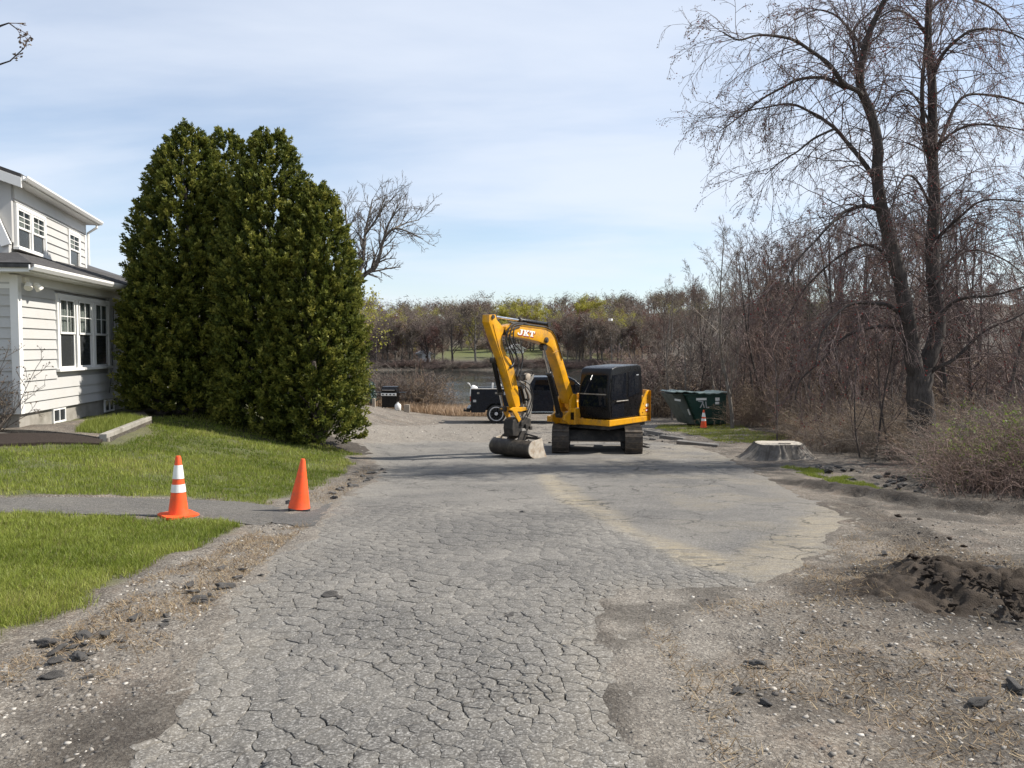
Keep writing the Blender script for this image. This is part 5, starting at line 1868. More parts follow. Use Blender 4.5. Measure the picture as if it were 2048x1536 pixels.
LEAF_P = M_leaf('pine_needle', [(0, (0.022, 0.040, 0.018)), (1, (0.050, 0.075, 0.032))], .15)


class Grow:
    def __init__(s, seed):
        s.r = random.Random(seed)
        s.seg = []          # (p0, p1, r0, r1, level)
        s.tips = []

    def rv(s):
        r = s.r
        return Vector((r.gauss(0, 1), r.gauss(0, 1), r.gauss(0, 1)))

    def run(s, p, d, L, r0, lv, spec):
        """one branch and, along it, its children"""
        sp = spec[lv]
        n = sp['n']
        r1 = r0 * sp['taper']
        p = p.copy(); d = d.normalized()
        st = L / n
        nodes = [(p.copy(), d.copy(), r0)]
        rr = r0
        for i in range(n):
            d = (d + s.rv() * sp['wob'] + Vector((0, 0, sp['up'] * (1 if 'up2' not in sp else 1 + (sp['up2'] - 1) * i / n)))).normalized()
            q = p + d * st
            rn = r0 + (r1 - r0) * (i + 1) / n
            s.seg.append((p, q, rr, rn, lv))
            p = q; rr = rn
            nodes.append((p.copy(), d.copy(), rr))
        if lv + 1 < len(spec):
            s.kids(nodes, L, lv + 1, spec)
        else:
            s.tips.append((p.copy(), d.copy()))
        return nodes

    def kids(s, nodes, L, lv, spec, count=None, t0=None):
        sp = spec[lv]
        r = s.r
        k = sp['k'] if count is None else count
        k = int(k * r.uniform(.75, 1.25) + .5)
        t0 = sp['t0'] if t0 is None else t0
        for j in range(k):
            t = t0 + (1 - t0) * (j + r.random()) / max(k, 1)
            x = t * (len(nodes) - 1); i = min(int(x), len(nodes) - 2); f = x - i
            p = nodes[i][0].lerp(nodes[i + 1][0], f)
            d = nodes[i + 1][1]
            rad = nodes[i][2] * (1 - f) + nodes[i + 1][2] * f
            o = d.cross(s.rv())
            if o.length < 1e-4: continue
            o.normalize()
            a = R(r.uniform(*sp['ang']))
            nd = d * math.cos(a) + o * math.sin(a)
            nd.z += sp.get('lift', 0)
            l = L * sp['len'] * r.uniform(.6, 1.25) * (1 - sp.get('tip', .45) * t)
            if 'lmax' in sp: l = min(l, sp['lmax'] * r.uniform(.7, 1.2))
            s.run(p, nd, l, max(sp['rmin'], min(rad * .85, rad * sp['rf'], sp.get('rcap', 9))), lv, spec)

    def split(s, cut):
        """stick arrays for the thick part (below level cut) and the fine part"""
        a = [g for g in s.seg if g[4] < cut]; b = [g for g in s.seg if g[4] >= cut]
        return a, b


def sticks(segs, n, minr=0.0):
    P0 = np.array([g[0][:] for g in segs]); P1 = np.array([g[1][:] for g in segs])
    r0 = np.maximum(np.array([g[2] for g in segs]), minr); r1 = np.maximum(np.array([g[3] for g in segs]), minr * .8)
    e = (P1 - P0) * .04
    return seg_mesh(P0 - e * .5, P1 + e, r0, r1, n)


def join(parts):
    V = []; Q = []; o = 0
    for v, q in parts:
        V.append(v); Q.append(q + o); o += len(v)
    return np.concatenate(V), np.concatenate(Q)


def tip_leaves(tips, per, size, seed, spread=.12):
    rg = np.random.default_rng(seed)
    P = np.repeat(np.array([t[0][:] for t in tips]), per, 0)
    P = P + rg.normal(0, spread, P.shape)
    A = rg.normal(0, 1, P.shape); A /= np.linalg.norm(A, axis=1, keepdims=True)
    B = np.cross(A, rg.normal(0, 1, P.shape)); B /= np.linalg.norm(B, axis=1, keepdims=True) + 1e-9
    sz = size * rg.uniform(.6, 1.3, (len(P), 1))
    V, Q = quad_cards(P, A * sz, B * sz * .55)
    return V, Q, np.repeat(rg.random(len(P)), 4)


def tree_meshes(name, g, cut, bark, twig, sides=(7, 3), leaf=None, minr=0.0):
    a, b = g.split(cut)
    V, Q = sticks(a, sides[0])
    tm = np_mesh('trunk', V, quads=Q, mat=bark, smooth=True)
    V, Q = sticks(b, sides[1], minr)
    cm = np_mesh('crown', V, quads=Q, mat=twig, smooth=True)
    lm = None
    if leaf:
        per, size, mat, seed, spread = leaf
        V, Q, v = tip_leaves(g.tips, per, size, seed, spread)
        lm = np_mesh('leaves', V, quads=Q, mat=mat, attrs={'v': v})
    return tm, cm, lm


def place_tree(name, meshes, loc, rz, sc, label, cat, group=None, leafname='leaves', tilt=(0, 0)):
    e = empty(name, loc, rz, label, cat, group)
    e.rotation_euler = (tilt[0], tilt[1], rz)
    e.scale = (sc, sc, sc) if not hasattr(sc, '__len__') else sc
    link('trunk', meshes[0], e)
    c = link('crown', meshes[1], e)
    if meshes[2] is not None:
        link(leafname, meshes[2], c)
    return e


# ---- kinds of bare tree
def spec_tree(h, r, k1, k2, k3, k4, ang1=(28, 52), up=.05, wob=.08, rm=.006, t0=.28, len1=.42):
    return [dict(n=10, taper=.18, wob=wob * .5, up=.05),
            dict(n=7, taper=.30, wob=wob, up=up, k=k1, t0=t0, ang=ang1, len=len1, rf=.55, rmin=rm * 3, tip=.5),
            dict(n=5, taper=.35, wob=wob * 1.4, up=up, k=k2, t0=.22, ang=(25, 55), len=.46, rf=.55, rmin=rm * 1.7),
            dict(n=4, taper=.45, wob=wob * 1.8, up=up * .8, k=k3, t0=.15, ang=(22, 60), len=.50, rf=.6, rmin=rm * 1.1),
            dict(n=3, taper=.6, wob=wob * 2.2, up=up * .6, k=k4, t0=.1, ang=(20, 60), len=.55, rf=.7, rmin=rm)]


def bare(seed, h, r, **k):
    g = Grow(seed)
    sp = spec_tree(h, r, **k)
    g.run(Vector((0, 0, -.3)), Vector((g.r.uniform(-.05, .05), g.r.uniform(-.05, .05), 1)), h, r, 0, sp)
    return g


print('plants: far kinds')


def round_tree(seed, h, r, k1=17, k2=6, k3=5, k4=3, rm=.014):
    """bare tree with a rounded crown: the stem stops short and the limbs spread"""
    g = Grow(seed)
    sp = [dict(n=8, taper=.35, wob=.05, up=.05),
          dict(n=6, taper=.30, wob=.10, up=.05, k=k1, t0=.22, ang=(18, 62), len=.66, rf=.55, rmin=rm * 3, tip=.12),
          dict(n=4, taper=.35, wob=.14, up=.02, k=k2, t0=.25, ang=(25, 60), len=.46, rf=.55, rmin=rm * 1.7),
          dict(n=3, taper=.45, wob=.18, up=.0, k=k3, t0=.15, ang=(25, 65), len=.50, rf=.6, rmin=rm * 1.1),
          dict(n=2, taper=.6, wob=.2, up=.0, k=k4, t0=.1, ang=(20, 65), len=.55, rf=.7, rmin=rm)]
    g.run(Vector((0, 0, -.3)), Vector((g.r.uniform(-.06, .06), g.r.uniform(-.06, .06), 1)), h * .60, r, 0, sp)
    return g


BUD_H = M_leaf('grey_brown_bud', [(0, (0.130, 0.100, 0.082)), (1, (0.215, 0.175, 0.140))], .15, .8, .15)
FAR = []
for i, (h, r, tw, lf) in enumerate(((12, .20, TWIG_G, (2, .10, BUD_H, 1, .22)), (13, .19, TWIG_G, (2, .10, BUD_H, 7, .22)), (11, .17, TWIG_R, (2, .11, BUD_M, 2, .24)), (12, .2, TWIG_G, (3, .11, LEAF_Y, 3, .26)), (12.5, .22, TWIG_D, None))):
    g = round_tree(40 + i, h, r)
    FAR.append(tree_meshes('far', g, 1, BARK_G if i != 4 else BARK_D, tw, (6, 3), lf))
g = round_tree(60, 13, .22, 22, 7, 5, 4)
WILLOW = tree_meshes('willow', g, 1, BARK_G, TWIG_T, (6, 3), (5, .15, LEAF_Y, 5, .32))
g = round_tree(61, 11, .22, 18, 7, 5, 3)
REDMAPLE = tree_meshes('redmaple', g, 1, BARK_G, TWIG_R, (6, 3), (5, .12, BUD_M, 5, .26))

print('plants: wood kinds')
WOOD = []
for i, (h, r, tw, bk, lf) in enumerate(((10.5, .10, TWIG_D, BARK_D, None), (11.5, .12, TWIG_G, BARK_G, (1, .022, BUD_B, 3, .05)), (9.0, .085, TWIG_R, BARK_D, (1, .022, BUD_M, 2, .05)), (10, .11, TWIG_D, BARK_D, (1, .02, BUD_B, 2, .05)))):
    g = bare(80 + i, h, r, k1=17, k2=7, k3=6, k4=3.2, rm=.0060, up=.06, wob=.10, ang1=(22, 50), t0=.16, len1=.36)
    WOOD.append(tree_meshes('wood', g, 1, bk, tw, (7, 3), lf))
SAP = []
for i in range(3):
    g = bare(95 + i, 5.5, .035, k1=12, k2=6, k3=4, k4=3, rm=.0045, up=.06, wob=.10, ang1=(20, 45), t0=.12, len1=.45)
    SAP.append(tree_meshes('sap', g, 1, BARK_D, TWIG_D if i else TWIG_R, (5, 3), None))


# ---- tangled brush
def brush(seed, n=70, h=1.6, spread=.7, droop=-.10, r=.006):
    g = Grow(seed)
    sp = [dict(n=7, taper=.4, wob=.16, up=droop, up2=1.8),
          dict(n=4, taper=.5, wob=.22, up=droop * .5, k=6, t0=.15, ang=(25, 75), len=.38, rf=.7, rmin=.0035),
          dict(n=2, taper=.6, wob=.3, up=0, k=3, t0=.2, ang=(25, 70), len=.45, rf=.8, rmin=.003)]
    for i in range(n):
        a = g.r.uniform(0, 6.283); q = spread * math.sqrt(g.r.random())
        p = Vector((q * math.cos(a), q * math.sin(a), -.05))
        d = Vector((math.cos(a) * g.r.uniform(0, .7), math.sin(a) * g.r.uniform(0, .7), 1))
        g.run(p, d, h * g.r.uniform(.6, 1.25), r * g.r.uniform(.7, 1.4), 0, sp)
    return g


BRUSH = []
for i, tw in enumerate((TWIG_T, TWIG_G, TWIG_R, TWIG_D)):
    g = brush(120 + i, 55, 1.7)
    a, b = g.split(1)
    V, Q = sticks(a, 4); V2, Q2 = sticks(b, 3)
    BRUSH.append((np_mesh('canes', V, quads=Q, mat=tw, smooth=True), np_mesh('twigs', V2, quads=Q2, mat=tw, smooth=True), g.tips))
g = brush(131, 60, 2.0, .8, -.06, .015)
_a, _b = g.split(1)
_V, _Q = sticks(_a, 4); _V2, _Q2 = sticks(_b, 3, .0085)
for tw in (TWIG_T, TWIG_G, TWIG_R, TWIG_D):
    BRUSH.append((np_mesh('canes', _V, quads=_Q, mat=tw, smooth=True), np_mesh('twigs', _V2, quads=_Q2, mat=tw, smooth=True), g.tips))
GREENB = tip_leaves(BRUSH[0][2], 3, .034, 5, .07)
GREENB = np_mesh('leaves', GREENB[0], quads=GREENB[1], mat=LEAF_G, attrs={'v': GREENB[2]})


def place_brush(k, loc, rz, sc, label, group, leaves=None, name='bramble_shrub'):
    e = empty(name, loc, rz, label, 'shrub', group)
    e.scale = sc
    c = link('canes', BRUSH[k][0], e)
    link('twigs', BRUSH[k][1], e)
    if leaves: link('leaves', leaves, e)
    return e


# ---- the big tree on the right, limbs followed from the photograph, standing 17 m away
def traced_tree(name, label, stems, D, seed, fine, bark, twig, scale=1.0, leafs=()):
    g = Grow(seed)
    base = None
    lims = []
    for pts, r0, r1, dd, parent in stems:
        n = len(pts)
        P = []
        for i, (px, py) in enumerate(pts):
            t = i / (n - 1)
            P.append(Vector(at_depth(px, py, D + dd[0] + (dd[1] - dd[0]) * t)))
        # smooth run
        S = []
        for i in range(n - 1):
            p0, p1, p2, p3 = P[max(i - 1, 0)], P[i], P[i + 1], P[min(i + 2, n - 1)]
            for k in range(4):
                t = k / 4
                S.append(.5 * ((2 * p1) + (p2 - p0) * t + (2 * p0 - 5 * p1 + 4 * p2 - p3) * t * t + (3 * p1 - p0 - 3 * p2 + p3) * t ** 3))
        S.append(P[-1])
        L = sum((b - a).length for a, b in zip(S, S[1:]))
        nodes = []
        for i, p in enumerate(S):
            d = (S[min(i + 1, len(S) - 1)] - S[max(i - 1, 0)]).normalized()
            nodes.append((p, d, r0 + (r1 - r0) * i / (len(S) - 1)))
        lims.append((nodes, L, r0))
        if base is None: base = S[0].copy()
    o = Vector((base.x, base.y, T(base.x, base.y)))
    e = empty(name, o, 0, label, 'tree')
    m = MB()
    for nodes, L, r0 in lims:
        pth = [n_[0] - o for n_ in nodes]
        if nodes is lims[0][0]: pth[0].z = -.4
        m.tube(pth, [n_[2] * (1 + .06 * math.sin(i * 2.1)) for i, n_ in enumerate(nodes)], 12 if r0 > .08 else 7)
    m.build('trunk', bark, e, smooth=True)
    for nodes, L, r0 in lims:
        nb = fine['per_m'] * L
        if nodes is lims[0][0]: continue
        g.kids(nodes, fine['ref'], 1, fine['spec'], count=nb, t0=.08)
    V, Q = sticks([s_ for s_ in g.seg], 3)
    V = V - np.array(o[:])
    c = link('crown', np_mesh('crown', V, quads=Q, mat=twig, smooth=True), e)
    print(name, 'segs', len(g.seg), 'tips', len(g.tips))
    for nm, per, size, mat, test in leafs:
        tp = [t for t in g.tips if test(t[0], g.r)]
        if tp:
            V, Q, v = tip_leaves(tp, per, size, 3, .03)
            link(nm, np_mesh(nm, V - np.array(o[:]), quads=Q, mat=mat, attrs={'v': v}), c)
    return e


fine = dict(per_m=8.6, ref=3.0, spec=[None,
            dict(n=9, taper=.35, wob=.12, up=-.03, up2=4.0, k=12, t0=.08, ang=(25, 75), len=.62, rf=.36, rmin=.008, rcap=.016, lmax=2.4, tip=.25),
            dict(n=6, taper=.45, wob=.12, up=-.12, up2=1.8, k=5, t0=.15, ang=(20, 60), len=.46, rf=.5, rmin=.0052, rcap=.008),
            dict(n=3, taper=.6, wob=.14, up=-.10, k=4.2, t0=.12, ang=(20, 50), len=.50, rf=.8, rmin=.0043)])
STEMS = [
    ([(1848, 945), (1844, 880), (1842, 823), (1838, 768), (1840, 735)], .33, .24, (0, 0), 0),
    ([(1836, 770), (1826, 720), (1819, 671), (1811, 612), (1792, 527), (1775, 463), (1760, 400), (1754, 345), (1756, 293), (1742, 228), (1722, 179), (1721, 146), (1729, 98), (1745, 49), (1774, -10), (1800, -80)], .185, .042, (0, -.8), 0),
    ([(1846, 770), (1859, 713), (1876, 654), (1868, 569), (1864, 485), (1869, 407), (1865, 325), (1865, 260), (1864, 163), (1856, 81), (1859, 0), (1866, -120), (1880, -220)], .19, .045, (.1, .8), 0),
    ([(1722, 190), (1716, 182), (1686, 166), (1660, 130), (1621, 101), (1582, 78), (1520, 70), (1478, 80), (1445, 64)], .060, .012, (-.7, -1.8), 0),
    ([(1690, 176), (1651, 156), (1602, 158), (1563, 176), (1524, 198), (1481, 232), (1440, 262)], .042, .010, (-.8, -.2), 0),
    ([(1753, 362), (1725, 322), (1693, 283), (1667, 254), (1628, 228), (1582, 208), (1530, 215), (1465, 228)], .058, .010, (-.4, .8), 0),
    ([(1670, 257), (1628, 277), (1595, 303), (1563, 322), (1530, 350)], .030, .009, (0, -.8), 0),
    ([(1765, 425), (1740, 412), (1719, 413), (1686, 426), (1654, 456), (1628, 485), (1595, 520), (1570, 570)], .055, .010, (-.3, -1.4), 0),
    ([(1800, 560), (1770, 510), (1735, 490), (1690, 505), (1640, 545), (1600, 590), (1575, 640)], .045, .010, (0, 1.2), 0),
    ([(1812, 640), (1780, 612), (1749, 607), (1707, 607), (1673, 628), (1643, 671), (1632, 730)], .050, .012, (0, -1.2), 0),
    ([(1818, 672), (1790, 656), (1749, 654), (1694, 671), (1643, 722), (1601, 760), (1590, 800)], .050, .012, (0, .6), 0),
    ([(1874, 640), (1902, 607), (1935, 595), (1990, 590), (2060, 570)], .055, .015, (0, -1.0), 0),
    ([(1860, 745), (1876, 734), (1910, 717), (1969, 662), (2028, 637), (2090, 600)], .055, .015, (0, -.5), 0),
    ([(1864, 160), (1885, 110), (1920, 75), (1953, 59), (2010, 62), (2070, 90)], .050, .012, (.5, -.5), 0),
    ([(1866, 320), (1890, 260), (1921, 198), (1969, 189), (2048, 208), (2090, 250)], .050, .012, (.4, 1.6), 0),
    ([(1868, 300), (1878, 286), (1927, 254), (1979, 250), (2060, 262)], .042, .012, (.4, -.8), 0),
    ([(1870, 490), (1882, 469), (1921, 433), (1970, 400), (2060, 405)], .048, .012, (.2, -.6), 0),
    ([(1866, 330), (1852, 293), (1844, 195), (1849, 114), (1856, 33), (1850, -60)], .060, .020, (.4, -.4), 0),
    ([(1720, 190), (1711, 114), (1707, 65), (1725, 39), (1758, 10)], .045, .014, (-.6, .4), 0),
    ([(1728, 100), (1700, 60), (1670, 30), (1630, 20), (1590, 40)], .034, .010, (-.7, .5), 0),
    ([(1860, 80), (1830, 40), (1790, 20), (1750, 45), (1720, 90)], .036, .010, (.6, -.6), 0),
    ([(1858, 20), (1900, -10), (1950, 0), (2000, 30), (2040, 90)], .04, .010, (.6, 1.6), 0),
    ([(1862, 250), (1835, 200), (1810, 180), (1780, 200), (1765, 250)], .030, .008, (.4, 1.4), 0),
    ([(1864, 420), (1840, 370), (1815, 350), (1795, 380), (1780, 440)], .034, .008, (.3, -1.2), 0),
    ([(1868, 570), (1900, 520), (1950, 500), (2010, 520), (2060, 560)], .04, .010, (.1, 1.4), 0),
]
traced_tree('maple_tree', 'large bare two-stemmed maple with drooping twigs at the right edge of the drive', STEMS, 17.0, 7, fine, BARK_D, TWIG_D,
            leafs=(('blossoms', 2, .018, BUD_R, lambda p, r: r.random() < .30), ('buds', 2, .020, BUD_B, lambda p, r: r.random() < (.9 if p.x < 6.0 else .12))))

# bare spreading tree beside the lake, behind the evergreens
fine2 = dict(per_m=3.4, ref=5.0, spec=[None,
             dict(n=6, taper=.35, wob=.13, up=.04, k=8, t0=.1, ang=(25, 60), len=.42, rf=.55, rmin=.020, lmax=2.6, tip=.2),
             dict(n=4, taper=.45, wob=.15, up=.05, k=6, t0=.15, ang=(25, 55), len=.48, rf=.6, rmin=.013),
             dict(n=3, taper=.6, wob=.16, up=.04, k=4, t0=.12, ang=(20, 55), len=.55, rf=.8, rmin=.009)])
traced_tree('spreading_tree', 'bare tree with a crooked limb leaning out behind the evergreens by the lake', [
    ([(672, 800), (680, 720), (690, 650), (700, 600), (722, 556)], .34, .22, (0, 0), 0),
    ([(715, 565), (728, 550), (748, 535), (760, 508), (766, 482), (786, 458), (812, 462), (846, 478)], .16, .03, (0, -1), 0),
    ([(712, 570), (726, 520), (730, 470), (738, 430), (745, 398)], .13, .03, (0, 1), 0),
    ([(708, 580), (700, 520), (694, 460), (690, 410)], .12, .03, (0, 2), 0),
    ([(764, 490), (776, 450), (792, 425), (806, 412)], .08, .02, (-.6, -2.4), 0),
    ([(730, 470), (755, 435), (772, 402)], .07, .02, (.4, -2), 0),
    ([(786, 458), (815, 445), (838, 440)], .06, .02, (-.8, 1), 0)], 46.0, 12, fine2, BARK_G, TWIG_G)

# ---- evergreens: three tops and a lower shoulder
def arborvitae(label, px, D, ztop, rmax, seed, nclump):
    rg = np.random.default_rng(seed)
    b = at_depth(px, 800, D)
    z0 = T(b[0], D)
    H = ztop - z0
    e = empty('arborvitae', (b[0], D, z0), 0, label, 'evergreen tree', 'tall evergreens by the house')
    ts = np.array([0, .05, .15, .35, .55, .70, .80, .88, .94, .98, 1.0]); rs = np.array([.86, .96, 1.0, 1.0, .96, .84, .66, .47, .31, .16, .03])
    n = nclump
    t = rg.random(n) ** .92
    area = np.interp(t, ts, rs)
    keep = rg.random(n) < area * .9 + .12
    t = t[keep]; n = len(t)
    a = rg.uniform(0, 2 * math.pi, n)
    rad = np.interp(t, ts, rs) * rmax
    lump = 1 + .20 * (fbm(a * 1.9 + 7 * seed, t * 9, seed, 3) - .5) * 2
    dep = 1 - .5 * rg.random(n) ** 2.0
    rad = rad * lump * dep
    C = np.stack([rad * np.cos(a), rad * np.sin(a), t * H * .985 + .08], 1)
    out_ = np.stack([np.cos(a), np.sin(a), .55 + .5 * t], 1)
    out_ += rg.normal(0, .22, out_.shape)
    out_ /= np.linalg.norm(out_, axis=1, keepdims=True)
    per = 46
    ln = rg.uniform(.24, .50, n) * (1 - .35 * t)
    # each clump: sprays fanned along a short bough
    u = rg.random((n, per)) ** .8
    side = rg.normal(0, 1, (n, per, 3))
    side -= (side * out_[:, None, :]).sum(2, keepdims=True) * out_[:, None, :]
    side /= np.linalg.norm(side, axis=2, keepdims=True)
    wdt = (.05 + .55 * np.sin(np.clip(u, .02, 1) * 2.6)) * .42
    P = C[:, None, :] + out_[:, None, :] * (u * ln[:, None])[:, :, None] + side * (wdt * ln[:, None] * rg.random((n, per)))[:, :, None]
    P[:, :, 2] -= .10 * u ** 2 * ln[:, None] * 0
    A = out_[:, None, :] * .75 + side * .75 + rg.normal(0, .28, (n, per, 3)) + np.array([0, 0, .18])
    A /= np.linalg.norm(A, axis=2, keepdims=True)
    N_ = np.cross(A, rg.normal(0, 1, (n, per, 3)))
    N_ /= np.linalg.norm(N_, axis=2, keepdims=True) + 1e-9
    sz = rg.uniform(.023, .056, (n, per, 1))
    Pf = P.reshape(-1, 3); Af = (A * sz).reshape(-1, 3); Nf = (N_ * sz * .56).reshape(-1, 3)
    V = np.stack([Pf - Af * .7 - Nf, Pf - Af * .5 + Nf, Pf + Af * 1.1], 1).reshape(-1, 3)
    Q = np.arange(len(V)).reshape(-1, 3)
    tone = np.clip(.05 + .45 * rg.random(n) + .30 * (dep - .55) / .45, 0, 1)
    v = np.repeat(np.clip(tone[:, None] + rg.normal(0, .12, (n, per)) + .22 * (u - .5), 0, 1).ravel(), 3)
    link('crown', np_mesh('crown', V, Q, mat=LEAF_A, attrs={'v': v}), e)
    g = Grow(seed)
    sp = [dict(n=10, taper=.12, wob=.02, up=.02), dict(n=4, taper=.3, wob=.08, up=.06, k=70, t0=.03, ang=(45, 75), len=.17, rf=.3, rmin=.010, tip=.75)]
    g.run(Vector((0, 0, -.3)), Vector((0, 0, 1)), H * .97, .15, 0, sp)
    V, Q = sticks(g.seg, 5)
    link('trunk', np_mesh('trunk', V, quads=Q, mat=BARK_D, smooth=True), e)
    return e


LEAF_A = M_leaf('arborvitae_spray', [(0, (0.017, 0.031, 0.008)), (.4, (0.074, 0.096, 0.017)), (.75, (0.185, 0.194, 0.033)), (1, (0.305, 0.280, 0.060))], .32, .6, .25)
print('plants: evergreens')
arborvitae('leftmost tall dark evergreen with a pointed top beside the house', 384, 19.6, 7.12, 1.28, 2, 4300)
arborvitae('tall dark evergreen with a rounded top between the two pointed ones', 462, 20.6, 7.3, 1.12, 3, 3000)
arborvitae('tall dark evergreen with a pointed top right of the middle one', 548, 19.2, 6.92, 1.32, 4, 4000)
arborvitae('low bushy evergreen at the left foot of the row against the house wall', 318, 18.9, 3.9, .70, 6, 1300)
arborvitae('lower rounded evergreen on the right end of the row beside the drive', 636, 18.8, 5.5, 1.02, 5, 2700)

# ---- wood on the right
print('plants: wood')
rw = random.Random(77)
G1 = 'bare trees of the wood on the right'
wl = ['slim dark bare tree standing in the wood on the right', 'slim grey bare tree standing in the wood on the right', 'slim bare tree with reddish buds in the wood on the right', 'slim dark bare tree with dull buds in the wood on the right']
spots = [(1345, 34, 1.0, 1), (1375, 33, .92, 1), (1395, 36, 1.0, 0), (1328, 38, .95, 3), (1466, 29, 1.18, 1), (1500, 40, 1.1, 2), (1535, 32, 1.05, 0), (1580, 30, 1.15, 3), (1615, 27, 1.1, 1),
         (1640, 31, 1.2, 0), (1665, 26, 1.0, 2), (1690, 34, 1.25, 3), (1715, 28, 1.1, 0), (1560, 36, 1.2, 2), (1760, 30, 1.15, 2), (1800, 27, 1.0, 1), (1905, 25, 1.0, 3), (1950, 28, 1.1, 0), (1990, 24, 1.0, 2), (2030, 29, 1.15, 1),
         (2075, 25, 1.1, 0), (1300, 44, .95, 0), (1280, 50, .9, 3), (1420, 44, 1.1, 0), (1450, 50, 1.15, 2)]
for i in range(26):
    spots.append((rw.uniform(1300, 2110), rw.uniform(34, 70), rw.uniform(.85, 1.25), rw.randrange(4)))
for i in range(20):
    spots.append((rw.uniform(1470, 1790), rw.uniform(27, 46), 1, rw.choice((2, 2, 0, 3))))
WH = (10.5, 11.5, 9.0, 10.0)
def wood_zone(px, D):
    a = 'left of the dumpster' if px < 1350 else 'behind the dumpster' if px < 1480 else 'behind the stump' if px < 1680 else 'behind the maple' if px < 1900 else 'at right edge'
    return a + (', front rows' if D < 33 else ', back rows')
for px, D, sc, k in spots:
    p = at_depth(px, 780, D)
    if lake_in(p[0], D) > -1.0: continue
    yt = np.interp(px, [1280, 1340, 1400, 1470, 1560, 1650, 1750, 2050], [600, 560, 550, 450 if px == 1466 else 520, 480, 430, 400, 350]) + (rw.uniform(-25, 60) if px != 1466 else 0)
    sc = ((695 - yt) / FPX * D + 1.6 - T(p[0], D)) / WH[k] * .95
    place_tree('bare_tree', WOOD[k], (p[0], D, T(p[0], D)), rw.uniform(0, 6.28), sc, wl[k].replace('standing in the wood on the right', '').replace('in the wood on the right', '').strip() + ' ' + wood_zone(px, D), 'tree', G1, 'buds', (rw.gauss(0, .05), rw.gauss(0, .05)))
for i in range(44):
    px = rw.uniform(1440, 2100); D = rw.uniform(17, 34)
    if px < 1520: D = rw.uniform(31, 40)
    elif px < 1700: D = max(D, 20)
    p = at_depth(px, 800, D)
    if lake_in(p[0], D) > -.5: continue
    place_tree('sapling', SAP[i % 3], (p[0], D, T(p[0], D)), rw.uniform(0, 6.28), rw.uniform(.5, 1.0), 'thin bare sapling rising from the thicket ' + wood_zone(px, D), 'sapling', 'saplings in the thicket', 'buds', (rw.gauss(0, .1), rw.gauss(0, .1)))
for i in range(70):
    px = rw.uniform(1300, 2250); D = rw.uniform(32, 75)
    p = at_depth(px, 780, D)
    if lake_in(p[0], D) > -.5: continue
    k = rw.randrange(4); s_ = rw.uniform(1.0, 1.9)
    if px < 1540 and D < 37.5: continue
    place_brush(k + 4, (p[0], D, T(p[0], D)), rw.uniform(0, 6.28), (s_ * 1.4, s_ * 1.4, s_), ['tan', 'grey brown', 'reddish', 'dark'][k] + ' undergrowth shrub in the wood ' + wood_zone(px, D), 'undergrowth of the wood', None, 'undergrowth_shrub')
# a pine behind
def pine():
    g = Grow(5)
    sp = [dict(n=10, taper=.2, wob=.03, up=.03), dict(n=5, taper=.4, wob=.06, up=.05, k=60, t0=.30, ang=(60, 85), len=.30, rf=.35, rmin=.02, tip=.75),
          dict(n=3, taper=.5, wob=.12, up=.06, k=9, t0=.25, ang=(30, 60), len=.35, rf=.6, rmin=.01)]
    g.run(Vector((0, 0, -.3)), Vector((0, 0, 1)), 13, .22, 0, sp)
    return tree_meshes('pine', g, 1, BARK_D, TWIG_D, (6, 3), (14, .22, LEAF_P, 4, .28))
PINE = pine()
for px, D, sc, lab in ((1535, 56, .60, 'dark pine showing behind the bare trees on the right'), (1585, 62, .62, 'dark pine farther back to the right of the nearer pine')):
    p = at_depth(px, 780, D)
    place_tree('pine_tree', PINE, (p[0], D, T(p[0], D)), px, sc, lab, 'tree', None, 'needles')

# ---- thicket
EDGE = GP((1478, 862), (1560, 880), (1650, 905), (1760, 945), (1880, 985), (2048, 1022), (2300, 1060))
cnt = 0
bl_ = ['tan bramble tangle in the thicket right of the drive', 'grey brown bramble tangle in the thicket right of the drive', 'reddish bramble tangle in the thicket right of the drive', 'dark bramble tangle in the thicket right of the drive']
for i in range(900):
    D = 11 + 24 * rw.random() ** 1.3; px = rw.uniform(1450, 2250)
    p = at_depth(px, 800, D)
    x, y = p[0], D
    # beyond the edge line: compare depth at that bearing
    ye = None
    for a, b in zip(EDGE, EDGE[1:]):
        s0, s1 = a[0] / a[1], b[0] / b[1]; s = x / y
        if s0 <= s <= s1:
            f = (s - s0) / (s1 - s0); ye = a[1] + (b[1] - a[1]) * f
    if ye is None or y < ye + .5: continue
    if math.hypot(x - 9.1, y - 17) < .6: continue
    if 1745 < px < 1925 and y < 17.4: continue
    d = y - ye
    g_ = rw.random() < .12
    s = rw.uniform(.40, .75) * (1 + .09 * min(d, 6))
    k = rw.choice((0, 0, 1, 1, 2, 3))
    place_brush(k, (x, y, T(x, y)), rw.uniform(0, 6.28), (s * 1.15, s * 1.15, s * rw.uniform(.75, 1.1)), (bl_[k].replace('right of the drive', wood_zone(px, y)) if not (g_ and k == 0) else 'tan bramble with first green leaves in the thicket ' + wood_zone(px, y)), 'brambles of the thicket', GREENB if g_ and k == 0 else None)
    cnt += 1
    if cnt >= 210: break
print('brush', cnt)
gl = ['leafing green shrub at the right edge of the picture', 'leafing green shrub low at the foot of the maple', 'leafing green shrub between the maple and the right edge', 'leafing green shrub far right above the brambles']
for (px, py, s), lab in zip(((2025, 975, .70), (1900, 958, .36), (1965, 960, .45), (2080, 940, .95)), gl):
    q = gpx(px, py)
    place_brush(0, (q[0], q[1], T(*q)), px, (s, s, s), lab, None, GREENB, 'leafing_shrub')

